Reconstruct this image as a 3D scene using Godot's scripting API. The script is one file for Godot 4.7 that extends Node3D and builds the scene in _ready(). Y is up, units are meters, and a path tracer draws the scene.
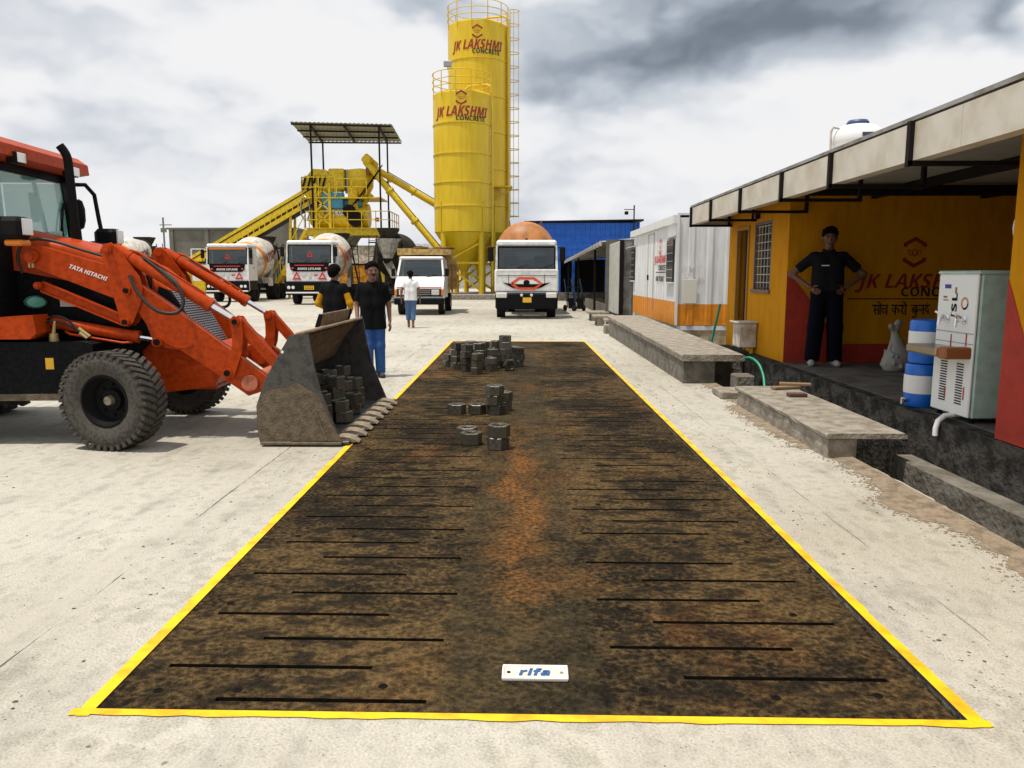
extends Node3D

# ---------------------------------------------------------------- mesh builder
class MB:
	var v := PackedVector3Array()
	var n := PackedVector3Array()
	var u := PackedVector2Array()
	var u2 := PackedVector2Array()
	var c := PackedColorArray()
	var use_uv := false
	var use_col := false
	var xf := Transform3D.IDENTITY
	func tri(a: Vector3, b: Vector3, d: Vector3, na: Vector3, nb: Vector3, nd: Vector3) -> void:
		v.append(xf * a); v.append(xf * d); v.append(xf * b)
		n.append((xf.basis * na).normalized()); n.append((xf.basis * nd).normalized()); n.append((xf.basis * nb).normalized())
	func f(a: Vector3, b: Vector3, d: Vector3) -> void:
		var m := (b - a).cross(d - a)
		if m.length_squared() < 1e-18:
			return
		m = m.normalized()
		tri(a, b, d, m, m, m)
	func q(a: Vector3, b: Vector3, d: Vector3, e: Vector3) -> void:
		f(a, b, d)
		f(a, d, e)
	func uvq(a: Vector3, b: Vector3, d: Vector3, e: Vector3, ua: Vector2, ub: Vector2, ud: Vector2, ue: Vector2) -> void:
		use_uv = true
		q(a, b, d, e)
		for w in [ua, ud, ub, ua, ue, ud]:
			u.append(w)
	func box(p: Vector3, s: Vector3, b := Basis.IDENTITY) -> MB:
		var h := s * 0.5
		var k := []
		for i in 8:
			k.append(p + b * Vector3(h.x if i & 1 else -h.x, h.y if i & 2 else -h.y, h.z if i & 4 else -h.z))
		q(k[0], k[2], k[3], k[1]); q(k[4], k[5], k[7], k[6])
		q(k[0], k[4], k[6], k[2]); q(k[1], k[3], k[7], k[5])
		q(k[0], k[1], k[5], k[4]); q(k[2], k[6], k[7], k[3])
		return self
	func bbox(p: Vector3, s: Vector3, e := 0.01, b := Basis.IDENTITY) -> MB:
		var h := s * 0.5
		e = minf(e, minf(h.x, minf(h.y, h.z)) * 0.98)
		var g := h - Vector3.ONE * e
		# faces
		for ax in 3:
			var a1 := (ax + 1) % 3
			var a2 := (ax + 2) % 3
			for sg in [-1.0, 1.0]:
				var pts := []
				for cc in [[-1, -1], [1, -1], [1, 1], [-1, 1]]:
					var w := Vector3.ZERO
					w[ax] = h[ax] * sg
					w[a1] = g[a1] * cc[0] * sg
					w[a2] = g[a2] * cc[1]
					pts.append(p + b * w)
				q(pts[0], pts[1], pts[2], pts[3])
		# edges
		for ax in 3:
			var a1 := (ax + 1) % 3
			var a2 := (ax + 2) % 3
			for s1 in [-1.0, 1.0]:
				for s2 in [-1.0, 1.0]:
					var pts := []
					for t in [[0, -1.0], [0, 1.0], [1, 1.0], [1, -1.0]]:
						var w := Vector3.ZERO
						w[ax] = g[ax] * t[1]
						w[a1] = (h[a1] if t[0] == 0 else g[a1]) * s1
						w[a2] = (g[a2] if t[0] == 0 else h[a2]) * s2
						pts.append(p + b * w)
					var m: Vector3 = (pts[1] - pts[0]).cross(pts[2] - pts[0])
					var o: Vector3 = (pts[0] + pts[2]) * 0.5 - p
					if m.dot(o) > 0.0:
						q(pts[0], pts[1], pts[2], pts[3])
					else:
						q(pts[3], pts[2], pts[1], pts[0])
		for i in 8:
			var sx := 1.0 if i & 1 else -1.0
			var sy := 1.0 if i & 2 else -1.0
			var sz := 1.0 if i & 4 else -1.0
			var A := p + b * Vector3(h.x * sx, g.y * sy, g.z * sz)
			var B := p + b * Vector3(g.x * sx, h.y * sy, g.z * sz)
			var D := p + b * Vector3(g.x * sx, g.y * sy, h.z * sz)
			if sx * sy * sz > 0:
				f(A, B, D)
			else:
				f(A, D, B)
		return self
	func bar(a: Vector3, b: Vector3, w: float, h := -1.0, up := Vector3.UP) -> MB:
		if h < 0.0:
			h = w
		var z := (b - a).normalized()
		if absf(z.dot(up)) > 0.98:
			up = Vector3.RIGHT
		var x := up.cross(z).normalized()
		var y := z.cross(x)
		return box((a + b) * 0.5, Vector3(w, h, a.distance_to(b)), Basis(x, y, z))
	func tube(a: Vector3, b: Vector3, r0: float, r1 := -1.0, seg := 10, caps := true) -> MB:
		if r1 < 0.0:
			r1 = r0
		var z := (b - a).normalized()
		var up := Vector3.UP if absf(z.y) < 0.95 else Vector3.RIGHT
		var x := up.cross(z).normalized()
		var y := z.cross(x)
		for i in seg:
			var t0 := TAU * i / seg
			var t1 := TAU * (i + 1) / seg
			var d0 := x * cos(t0) + y * sin(t0)
			var d1 := x * cos(t1) + y * sin(t1)
			tri(a + d0 * r0, a + d1 * r0, b + d1 * r1, d0, d1, d1)
			tri(a + d0 * r0, b + d1 * r1, b + d0 * r1, d0, d1, d0)
			if caps:
				f(a, a + d1 * r0, a + d0 * r0)
				f(b, b + d0 * r1, b + d1 * r1)
		return self
	func path(pts: Array, r: float, seg := 8) -> MB:
		var rings := []
		var x := Vector3.ZERO
		for i in pts.size():
			var d: Vector3
			if i == 0:
				d = pts[1] - pts[0]
			elif i == pts.size() - 1:
				d = pts[i] - pts[i - 1]
			else:
				d = (pts[i + 1] - pts[i]).normalized() + (pts[i] - pts[i - 1]).normalized()
			d = d.normalized()
			if i == 0:
				var up := Vector3.UP if absf(d.y) < 0.9 else Vector3.RIGHT
				x = up.cross(d).normalized()
			else:
				x = (x - d * x.dot(d)).normalized()
			var y := d.cross(x)
			var ring := []
			for k in seg:
				var t := TAU * k / seg
				ring.append(x * cos(t) + y * sin(t))
			rings.append(ring)
		for i in pts.size() - 1:
			for k in seg:
				var k1 := (k + 1) % seg
				var a: Vector3 = rings[i][k]
				var b: Vector3 = rings[i][k1]
				var d: Vector3 = rings[i + 1][k1]
				var e: Vector3 = rings[i + 1][k]
				tri(pts[i] + a * r, pts[i] + b * r, pts[i + 1] + d * r, a, b, d)
				tri(pts[i] + a * r, pts[i + 1] + d * r, pts[i + 1] + e * r, a, d, e)
		return self
	# profile of (radius, height) pairs from bottom to top, turned about y
	func lathe(prof: Array, seg := 24, at := Vector3.ZERO, basis := Basis.IDENTITY, smooth := 0.75) -> MB:
		var m := prof.size()
		var ns := []
		for i in m - 1:
			var d: Vector2 = prof[i + 1] - prof[i]
			ns.append(Vector2(d.y, -d.x).normalized())
		for i in m - 1:
			var n0: Vector2 = ns[i]
			var n1: Vector2 = ns[i]
			if i > 0 and ns[i - 1].dot(ns[i]) > smooth:
				n0 = (ns[i - 1] + ns[i]).normalized()
			if i < m - 2 and ns[i + 1].dot(ns[i]) > smooth:
				n1 = (ns[i + 1] + ns[i]).normalized()
			var p0: Vector2 = prof[i]
			var p1: Vector2 = prof[i + 1]
			for k in seg:
				var t0 := TAU * k / seg
				var t1 := TAU * (k + 1) / seg
				var d0 := Vector3(cos(t0), 0, -sin(t0))
				var d1 := Vector3(cos(t1), 0, -sin(t1))
				var A := at + basis * (d0 * p0.x + Vector3(0, p0.y, 0))
				var B := at + basis * (d1 * p0.x + Vector3(0, p0.y, 0))
				var D := at + basis * (d1 * p1.x + Vector3(0, p1.y, 0))
				var E_ := at + basis * (d0 * p1.x + Vector3(0, p1.y, 0))
				var na := basis * (d0 * n0.x + Vector3(0, n0.y, 0))
				var nb := basis * (d1 * n0.x + Vector3(0, n0.y, 0))
				var nd := basis * (d1 * n1.x + Vector3(0, n1.y, 0))
				var ne := basis * (d0 * n1.x + Vector3(0, n1.y, 0))
				if p0.x > 1e-5:
					tri(A, B, D, na, nb, nd)
				if p1.x > 1e-5:
					tri(A, D, E_, na, nd, ne)
		return self
	# polygon in xy pushed from z0 to z1
	func prism(poly: PackedVector2Array, z0: float, z1: float, tr := Transform3D.IDENTITY) -> MB:
		if Geometry2D.is_polygon_clockwise(poly):
			poly = poly.duplicate()
			poly.reverse()
		var idx := Geometry2D.triangulate_polygon(poly)
		for i in range(0, idx.size(), 3):
			var a := poly[idx[i]]
			var b := poly[idx[i + 1]]
			var d := poly[idx[i + 2]]
			if (b - a).cross(d - a) < 0:
				var s := b
				b = d
				d = s
			f(tr * Vector3(a.x, a.y, z1), tr * Vector3(b.x, b.y, z1), tr * Vector3(d.x, d.y, z1))
			f(tr * Vector3(a.x, a.y, z0), tr * Vector3(d.x, d.y, z0), tr * Vector3(b.x, b.y, z0))
		for i in poly.size():
			var a := poly[i]
			var b := poly[(i + 1) % poly.size()]
			q(tr * Vector3(a.x, a.y, z0), tr * Vector3(b.x, b.y, z0), tr * Vector3(b.x, b.y, z1), tr * Vector3(a.x, a.y, z1))
		return self
	# open polyline in xy with a thickness, pushed along z
	func strip(line: Array, th: float, z0: float, z1: float, tr := Transform3D.IDENTITY) -> MB:
		var l := PackedVector2Array()
		var r := PackedVector2Array()
		for i in line.size():
			var d: Vector2
			if i == 0:
				d = line[1] - line[0]
			elif i == line.size() - 1:
				d = line[i] - line[i - 1]
			else:
				d = (line[i + 1] - line[i]).normalized() + (line[i] - line[i - 1]).normalized()
			d = d.normalized()
			var o := Vector2(-d.y, d.x) * th * 0.5
			l.append(line[i] + o)
			r.append(line[i] - o)
		for i in line.size() - 1:
			prism(PackedVector2Array([r[i], r[i + 1], l[i + 1], l[i]]), z0, z1, tr)
		return self
	# stored triangles of another mesh, each point sent through a function
	func bend(m: Mesh, fn: Callable) -> MB:
		for s in m.get_surface_count():
			var ar := m.surface_get_arrays(s)
			var vs: PackedVector3Array = ar[Mesh.ARRAY_VERTEX]
			var ix: PackedInt32Array = ar[Mesh.ARRAY_INDEX] if ar[Mesh.ARRAY_INDEX] != null else PackedInt32Array(range(vs.size()))
			for i in range(0, ix.size(), 3):
				f(fn.call(vs[ix[i]]), fn.call(vs[ix[i + 2]]), fn.call(vs[ix[i + 1]]))
		return self
	func mesh() -> ArrayMesh:
		var ar := []
		ar.resize(Mesh.ARRAY_MAX)
		ar[Mesh.ARRAY_VERTEX] = v
		ar[Mesh.ARRAY_NORMAL] = n
		if use_uv:
			ar[Mesh.ARRAY_TEX_UV] = u
			if u2.size() == v.size():
				ar[Mesh.ARRAY_TEX_UV2] = u2
		if use_col:
			ar[Mesh.ARRAY_COLOR] = c
		var am := ArrayMesh.new()
		am.add_surface_from_arrays(Mesh.PRIMITIVE_TRIANGLES, ar)
		return am

# ---------------------------------------------------------------- distance field, meshed as surface nets
class Field:
	var o: Vector3
	var cell: float
	var nx: int
	var ny: int
	var nz: int
	var d := PackedFloat32Array()
	func _init(a: Vector3, b: Vector3, cs: float) -> void:
		o = a
		cell = cs
		nx = int((b.x - a.x) / cs) + 2
		ny = int((b.y - a.y) / cs) + 2
		nz = int((b.z - a.z) / cs) + 2
		d.resize(nx * ny * nz)
		d.fill(0.3)
	# tapered capsule; flat squeezes the section along an axis, cut_end makes the end at b square
	func cap(a: Vector3, b: Vector3, ra: float, rb: float, k := 0.03, ax := Vector3.ZERO, sq := 1.0, cut_end := false, cut_start := false) -> void:
		var m := maxf(ra, rb) + k + cell * 2.0
		var lo := Vector3(minf(a.x, b.x), minf(a.y, b.y), minf(a.z, b.z)) - Vector3.ONE * m
		var hi := Vector3(maxf(a.x, b.x), maxf(a.y, b.y), maxf(a.z, b.z)) + Vector3.ONE * m
		var x0 := maxi(0, int((lo.x - o.x) / cell)); var x1 := mini(nx - 1, int((hi.x - o.x) / cell) + 1)
		var y0 := maxi(0, int((lo.y - o.y) / cell)); var y1 := mini(ny - 1, int((hi.y - o.y) / cell) + 1)
		var z0 := maxi(0, int((lo.z - o.z) / cell)); var z1 := mini(nz - 1, int((hi.z - o.z) / cell) + 1)
		var ba := b - a
		var L2 := maxf(ba.length_squared(), 1e-9)
		var dir := ba.normalized()
		for z in range(z0, z1 + 1):
			for y in range(y0, y1 + 1):
				var row := (z * ny + y) * nx
				for x in range(x0, x1 + 1):
					var p := Vector3(o.x + x * cell, o.y + y * cell, o.z + z * cell)
					var t := clampf((p - a).dot(ba) / L2, 0.0, 1.0)
					var e := p - a - ba * t
					if sq != 1.0:
						e += ax * (e.dot(ax) * (sq - 1.0))
					var ds := e.length() - (ra + (rb - ra) * t)
					if cut_end:
						ds = maxf(ds, (p - b).dot(dir))
					if cut_start:
						ds = maxf(ds, (a - p).dot(dir))
					var old := d[row + x]
					var h := maxf(k - absf(old - ds), 0.0) / k
					d[row + x] = minf(old, ds) - h * h * k * 0.25
	func slice(nrm: Vector3, at: Vector3) -> void:
		for z in nz:
			for y in ny:
				var row := (z * ny + y) * nx
				for x in nx:
					var p := Vector3(o.x + x * cell, o.y + y * cell, o.z + z * cell)
					d[row + x] = maxf(d[row + x], (p - at).dot(nrm))
	func add_to(mb: MB) -> void:
		var id := PackedInt32Array()
		id.resize(nx * ny * nz)
		id.fill(-1)
		var pv := PackedVector3Array()
		var pn := PackedVector3Array()
		var sx := 1
		var sy := nx
		var sz := nx * ny
		var offs := [0, sx, sy, sx + sy, sz, sz + sx, sz + sy, sz + sx + sy]
		var ed := [[0, 1], [2, 3], [4, 5], [6, 7], [0, 2], [1, 3], [4, 6], [5, 7], [0, 4], [1, 5], [2, 6], [3, 7]]
		for z in nz - 1:
			for y in ny - 1:
				var base := (z * ny + y) * nx
				for x in nx - 1:
					var i := base + x
					var s0 := d[i] < 0.0
					if s0 == (d[i + 1] < 0.0) and s0 == (d[i + sy] < 0.0) and s0 == (d[i + sy + 1] < 0.0) and s0 == (d[i + sz] < 0.0) and s0 == (d[i + sz + 1] < 0.0) and s0 == (d[i + sz + sy] < 0.0) and s0 == (d[i + sz + sy + 1] < 0.0):
						continue
					var sum := Vector3.ZERO
					var cnt := 0
					for e in ed:
						var a: float = d[i + offs[e[0]]]
						var b: float = d[i + offs[e[1]]]
						if (a < 0.0) != (b < 0.0):
							var t := a / (a - b)
							var pa := Vector3(e[0] & 1, (e[0] >> 1) & 1, e[0] >> 2)
							var pb := Vector3(e[1] & 1, (e[1] >> 1) & 1, e[1] >> 2)
							sum += pa.lerp(pb, t)
							cnt += 1
					id[i] = pv.size()
					pv.append(o + (Vector3(x, y, z) + sum / cnt) * cell)
					var g := Vector3(d[i + 1] + d[i + sy + 1] + d[i + sz + 1] + d[i + sy + sz + 1] - d[i] - d[i + sy] - d[i + sz] - d[i + sy + sz],
						d[i + sy] + d[i + sy + 1] + d[i + sz + sy] + d[i + sz + sy + 1] - d[i] - d[i + 1] - d[i + sz] - d[i + sz + 1],
						d[i + sz] + d[i + sz + 1] + d[i + sz + sy] + d[i + sz + sy + 1] - d[i] - d[i + 1] - d[i + sy] - d[i + sy + 1])
					pn.append(g.normalized())
		for z in range(1, nz - 1):
			for y in range(1, ny - 1):
				var base := (z * ny + y) * nx
				for x in range(1, nx - 1):
					var i := base + x
					var s0 := d[i] < 0.0
					if s0 != (d[i + 1] < 0.0):
						_quad(mb, pv, pn, id[i - sy - sz], id[i - sz], id[i], id[i - sy], s0)
					if s0 != (d[i + sy] < 0.0):
						_quad(mb, pv, pn, id[i - sx - sz], id[i - sx], id[i], id[i - sz], s0)
					if s0 != (d[i + sz] < 0.0):
						_quad(mb, pv, pn, id[i - sx - sy], id[i - sy], id[i], id[i - sx], s0)
	func _quad(mb: MB, pv: PackedVector3Array, pn: PackedVector3Array, a: int, b: int, c: int, e: int, fwd: bool) -> void:
		if a < 0 or b < 0 or c < 0 or e < 0:
			return
		if not fwd:
			var s := b
			b = e
			e = s
		mb.tri(pv[a], pv[b], pv[c], pn[a], pn[b], pn[c])
		mb.tri(pv[a], pv[c], pv[e], pn[a], pn[c], pn[e])

# ---------------------------------------------------------------- scene helpers
var used := {}
var M := {}
var rng := RandomNumberGenerator.new()

func numbered(called: String) -> String:
	if not used.has(called):
		used[called] = 0
		return called
	used[called] += 1
	return "%s_%03d" % [called, used[called]]

func tag(o: Node3D, label: String, category: String, group := "") -> Node3D:
	o.set_meta("label", label)
	o.set_meta("category", category)
	if group:
		o.set_meta("group", group)
	return o

func thing(called: String, label: String, category: String, at := Vector3.ZERO, turn := 0.0, group := "") -> Node3D:
	var o := Node3D.new()
	o.name = numbered(called)
	add_child(o)
	o.position = at
	o.rotation.y = deg_to_rad(turn)
	return tag(o, label, category, group)

func part(parent: Node3D, called: String, mb: MB, mat: Material, label := "") -> MeshInstance3D:
	var o := MeshInstance3D.new()
	o.name = called
	o.mesh = mb.mesh()
	o.material_override = mat
	parent.add_child(o, true)
	if label:
		o.set_meta("label", label)
	return o

func inst(parent: Node3D, called: String, mesh: Mesh, mat: Material, tr := Transform3D.IDENTITY) -> MeshInstance3D:
	var o := MeshInstance3D.new()
	o.name = called
	o.mesh = mesh
	o.material_override = mat
	o.transform = tr
	parent.add_child(o, true)
	return o

func solo(called: String, mb: MB, mat: Material, label: String, category: String, group := "", at := Vector3.ZERO) -> MeshInstance3D:
	var o := MeshInstance3D.new()
	o.name = numbered(called)
	o.mesh = mb.mesh()
	o.material_override = mat
	add_child(o)
	o.position = at
	tag(o, label, category, group)
	return o

func struct(called: String, mb: MB, mat: Material) -> MeshInstance3D:
	var o := MeshInstance3D.new()
	o.name = numbered(called)
	o.mesh = mb.mesh()
	o.material_override = mat
	add_child(o)
	o.set_meta("kind", "structure")
	return o

func lin(r: float, g: float, b: float, a := 1.0) -> Color:
	var k := Color(r, g, b).linear_to_srgb()
	k.a = a
	return k

func noise_tex(freq: float, lo: float, hi: float, oct := 5, seed_ := 1, size := 512, mid := 0.5, type := FastNoiseLite.TYPE_SIMPLEX_SMOOTH, tint := Color(1, 1, 1)) -> NoiseTexture2D:
	var nz := FastNoiseLite.new()
	nz.noise_type = type
	nz.frequency = freq
	nz.fractal_octaves = oct
	nz.fractal_gain = 0.55
	nz.seed = seed_
	var t := NoiseTexture2D.new()
	t.width = size
	t.height = size
	t.seamless = true
	t.noise = nz
	var g := Gradient.new()
	g.offsets = PackedFloat32Array([0.0, clampf(mid - 0.22, 0.02, 0.9), clampf(mid + 0.2, 0.1, 0.98), 1.0])
	var m := (lo + hi) * 0.5
	g.colors = PackedColorArray([lin(lo * tint.r, lo * tint.g, lo * tint.b), lin((lo * 0.6 + m * 0.4) * lerpf(tint.r, 1, 0.4), (lo * 0.6 + m * 0.4) * lerpf(tint.g, 1, 0.4), (lo * 0.6 + m * 0.4) * lerpf(tint.b, 1, 0.4)), lin(hi * 0.93, hi * 0.93, hi * 0.93), lin(hi, hi, hi)])
	t.color_ramp = g
	return t

func height_tex(freq: float, oct := 5, seed_ := 3, size := 512, type := FastNoiseLite.TYPE_SIMPLEX_SMOOTH) -> NoiseTexture2D:
	var nz := FastNoiseLite.new()
	nz.noise_type = type
	nz.frequency = freq
	nz.fractal_octaves = oct
	nz.seed = seed_
	var t := NoiseTexture2D.new()
	t.width = size
	t.height = size
	t.seamless = true
	t.noise = nz
	return t

# plain coloured material with a grime texture laid over it in three planes
func mk(r: float, g: float, b: float, rough := 0.6, metal := 0.0, tex: Texture2D = null, per_m := 1.0, world := false, bump: Texture2D = null, bump_cm := 0.1) -> StandardMaterial3D:
	var m := StandardMaterial3D.new()
	m.albedo_color = lin(r, g, b)
	m.roughness = rough
	m.metallic = metal
	if tex or bump:
		m.uv1_triplanar = true
		m.uv1_world_triplanar = world
		m.uv1_scale = Vector3.ONE * per_m
	if tex:
		m.albedo_texture = tex
	if bump:
		m.heightmap_enabled = true
		m.heightmap_texture = bump
		m.heightmap_scale = bump_cm
	return m

func glass(r: float, g: float, b: float, a: float) -> StandardMaterial3D:
	var m := StandardMaterial3D.new()
	m.albedo_color = lin(r, g, b, a)
	m.transparency = BaseMaterial3D.TRANSPARENCY_ALPHA
	m.roughness = 0.03
	m.metallic_specular = 0.6
	return m

var font_cache := {}
func text(s: String, size: float, depth := 0.004, bold := true, face := "Droid Sans") -> TextMesh:
	var key := face + str(bold)
	if not font_cache.has(key):
		var fo := SystemFont.new()
		fo.font_names = PackedStringArray([face])
		fo.font_weight = 700 if bold else 400
		font_cache[key] = fo
	var t := TextMesh.new()
	t.text = s
	t.font = font_cache[key]
	t.font_size = 64
	t.pixel_size = size / 46.0
	t.depth = depth
	t.curve_step = 2.0
	return t

func V(x: float, y: float, z: float) -> Vector3:
	return Vector3(x, y, z)

func poly(a: Array) -> PackedVector2Array:
	var p := PackedVector2Array()
	for i in range(0, a.size(), 2):
		p.append(Vector2(a[i], a[i + 1]))
	return p

func line2(a: Array) -> Array:
	var p := []
	for i in range(0, a.size(), 2):
		p.append(Vector2(a[i], a[i + 1]))
	return p

# ---------------------------------------------------------------- sky: overcast with broken grey cloud
func make_sky() -> Sky:
	var w := 2048
	var h := 1024
	var data := PackedFloat32Array()
	data.resize(w * h * 3)
	var n1 := FastNoiseLite.new()
	n1.noise_type = FastNoiseLite.TYPE_SIMPLEX_SMOOTH
	n1.frequency = 1.0
	n1.fractal_octaves = 6
	n1.fractal_gain = 0.52
	n1.seed = 11
	var n2 := FastNoiseLite.new()
	n2.noise_type = FastNoiseLite.TYPE_SIMPLEX_SMOOTH
	n2.frequency = 1.0
	n2.fractal_octaves = 5
	n2.fractal_gain = 0.5
	n2.seed = 47
	# clouds one can name: azimuth, elevation, half widths (degrees), darker (-) or brighter (+)
	var banks := [
		[15.0, 16.4, 14.0, 3.8, -0.80], [7.0, 14.0, 8.0, 3.0, -0.42], [22.0, 18.5, 8.0, 3.0, -0.25],
		[-22.5, 17.3, 2.4, 1.9, -0.34], [-7.0, 18.0, 3.8, 1.6, -0.45], [-30.0, 13.6, 5.5, 2.6, -0.12],
		[-21.0, 8.6, 12.0, 2.2, -0.16], [31.0, 15.6, 3.4, 1.5, -0.42], [-31.0, 8.6, 6.0, 1.8, -0.1], [3.5, 8.5, 2.5, 4.0, -0.16], [-4.0, 4.0, 7.0, 2.0, -0.10],
		[-14.0, 14.0, 10.0, 4.2, 0.50], [-26.0, 17.5, 4.0, 1.6, 0.2], [-33.0, 11.2, 3.0, 1.4, 0.3], [-8.0, 7.0, 5.0, 2.6, 0.15], [-26.0, 5.2, 9.0, 1.6, 0.10], [24.0, 12.6, 8.0, 1.8, 0.34], [29.0, 11.5, 5.0, 2.0, 0.2],
		[13.0, 9.0, 6.0, 2.0, 0.10], [20.0, 9.0, 6.0, 1.6, 0.2], [5.0, 4.6, 2.0, 0.8, 0.2], [12.0, 6.0, 8.0, 1.5, 0.08]]
	for y in h:
		var el := (0.5 - (y + 0.5) / h) * PI
		var se := sin(el)
		var ce := cos(el)
		for x in w:
			var i := (y * w + x) * 3
			if el < -0.03:
				data[i] = 0.33; data[i + 1] = 0.325; data[i + 2] = 0.31
				continue
			var az := wrapf((x + 0.5) / w * TAU, -PI, PI)     # the seam of the picture faces -z
			var dx := sin(az) * ce
			var dz := -cos(az) * ce
			var k := 1.0 / (maxf(se, 0.0) + 0.24)
			var big := n1.get_noise_3d(dx * k * 0.62 + 3.1, dz * k * 0.62, 0.4)
			var fine := n2.get_noise_3d(dx * k * 1.7, dz * k * 1.7, se * 2.0)
			var wisp := n2.get_noise_3d(dx * 7.0 + 9.0, se * 16.0, dz * 7.0)
			var puff := absf(n1.get_noise_3d(dx * 5.5 + fine * 0.5, se * 13.0 + wisp * 0.4, dz * 5.5))
			var t := 0.76 + big * 0.25 + fine * 0.10 + wisp * 0.10 + (puff - 0.16) * 0.32
			var dxa := rad_to_deg(az)
			if absf(dxa) < 50.0 and el < 0.5:
				var de := rad_to_deg(el)
				var wa := dxa + fine * 4.0 + wisp * 4.0
				var we := de + big * 1.2 + wisp * 2.2
				for b in banks:
					var a: float = (wa - b[0]) / b[2]
					var e: float = (we - b[1]) / b[3]
					var s := a * a + e * e
					if s < 6.0:
						t += b[4] * (0.66 if b[4] < 0.0 else 1.0) * exp(-s)
			t = clampf(t, 0.16, 1.08)
			# thick cloud is bluish grey, thin cloud near white
			var f := smoothstep(0.12, 0.95, t)
			var l := lerpf(0.24, 1.0, pow(f, 0.85))
			data[i] = l * lerpf(0.79, 1.0, f)
			data[i + 1] = l * lerpf(0.94, 1.0, f)
			data[i + 2] = l * lerpf(1.14, 1.012, f)
	var im := Image.create_from_data(w, h, false, Image.FORMAT_RGBF, data.to_byte_array())
	var ps := PanoramaSkyMaterial.new()
	ps.panorama = ImageTexture.create_from_image(im)
	var s := Sky.new()
	s.sky_material = ps
	return s

func make_view() -> void:
	var cam := Camera3D.new()
	cam.name = "camera"
	cam.position = V(0, 1.5, 0)
	cam.rotation_degrees = V(-8.02, 0.368, 0)
	cam.fov = 53.0
	cam.near = 0.05
	cam.far = 900.0
	add_child(cam)
	cam.current = true
	var env := Environment.new()
	env.background_mode = Environment.BG_SKY
	env.sky = make_sky()
	env.background_energy_multiplier = 0.64
	env.tonemap_mode = Environment.TONE_MAPPER_LINEAR
	env.tonemap_exposure = 1.40
	env.sdfgi_enabled = true
	env.ssao_enabled = true
	env.ssil_enabled = true
	var we := WorldEnvironment.new()
	we.name = "world"
	we.environment = env
	add_child(we)
	var sun := DirectionalLight3D.new()
	sun.name = "sun"
	sun.light_color = Color(1.0, 0.962, 0.905)
	sun.light_energy = 0.95
	sun.light_angular_distance = 2.0
	sun.shadow_enabled = true
	add_child(sun)
	# high sun, from the left and a little behind the photographer
	var to_sun := V(-0.25, 1.0, 0.15).normalized()
	sun.look_at_from_position(V(0, 30, 0), V(0, 30, 0) - to_sun, V(0, 0, 1))

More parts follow.
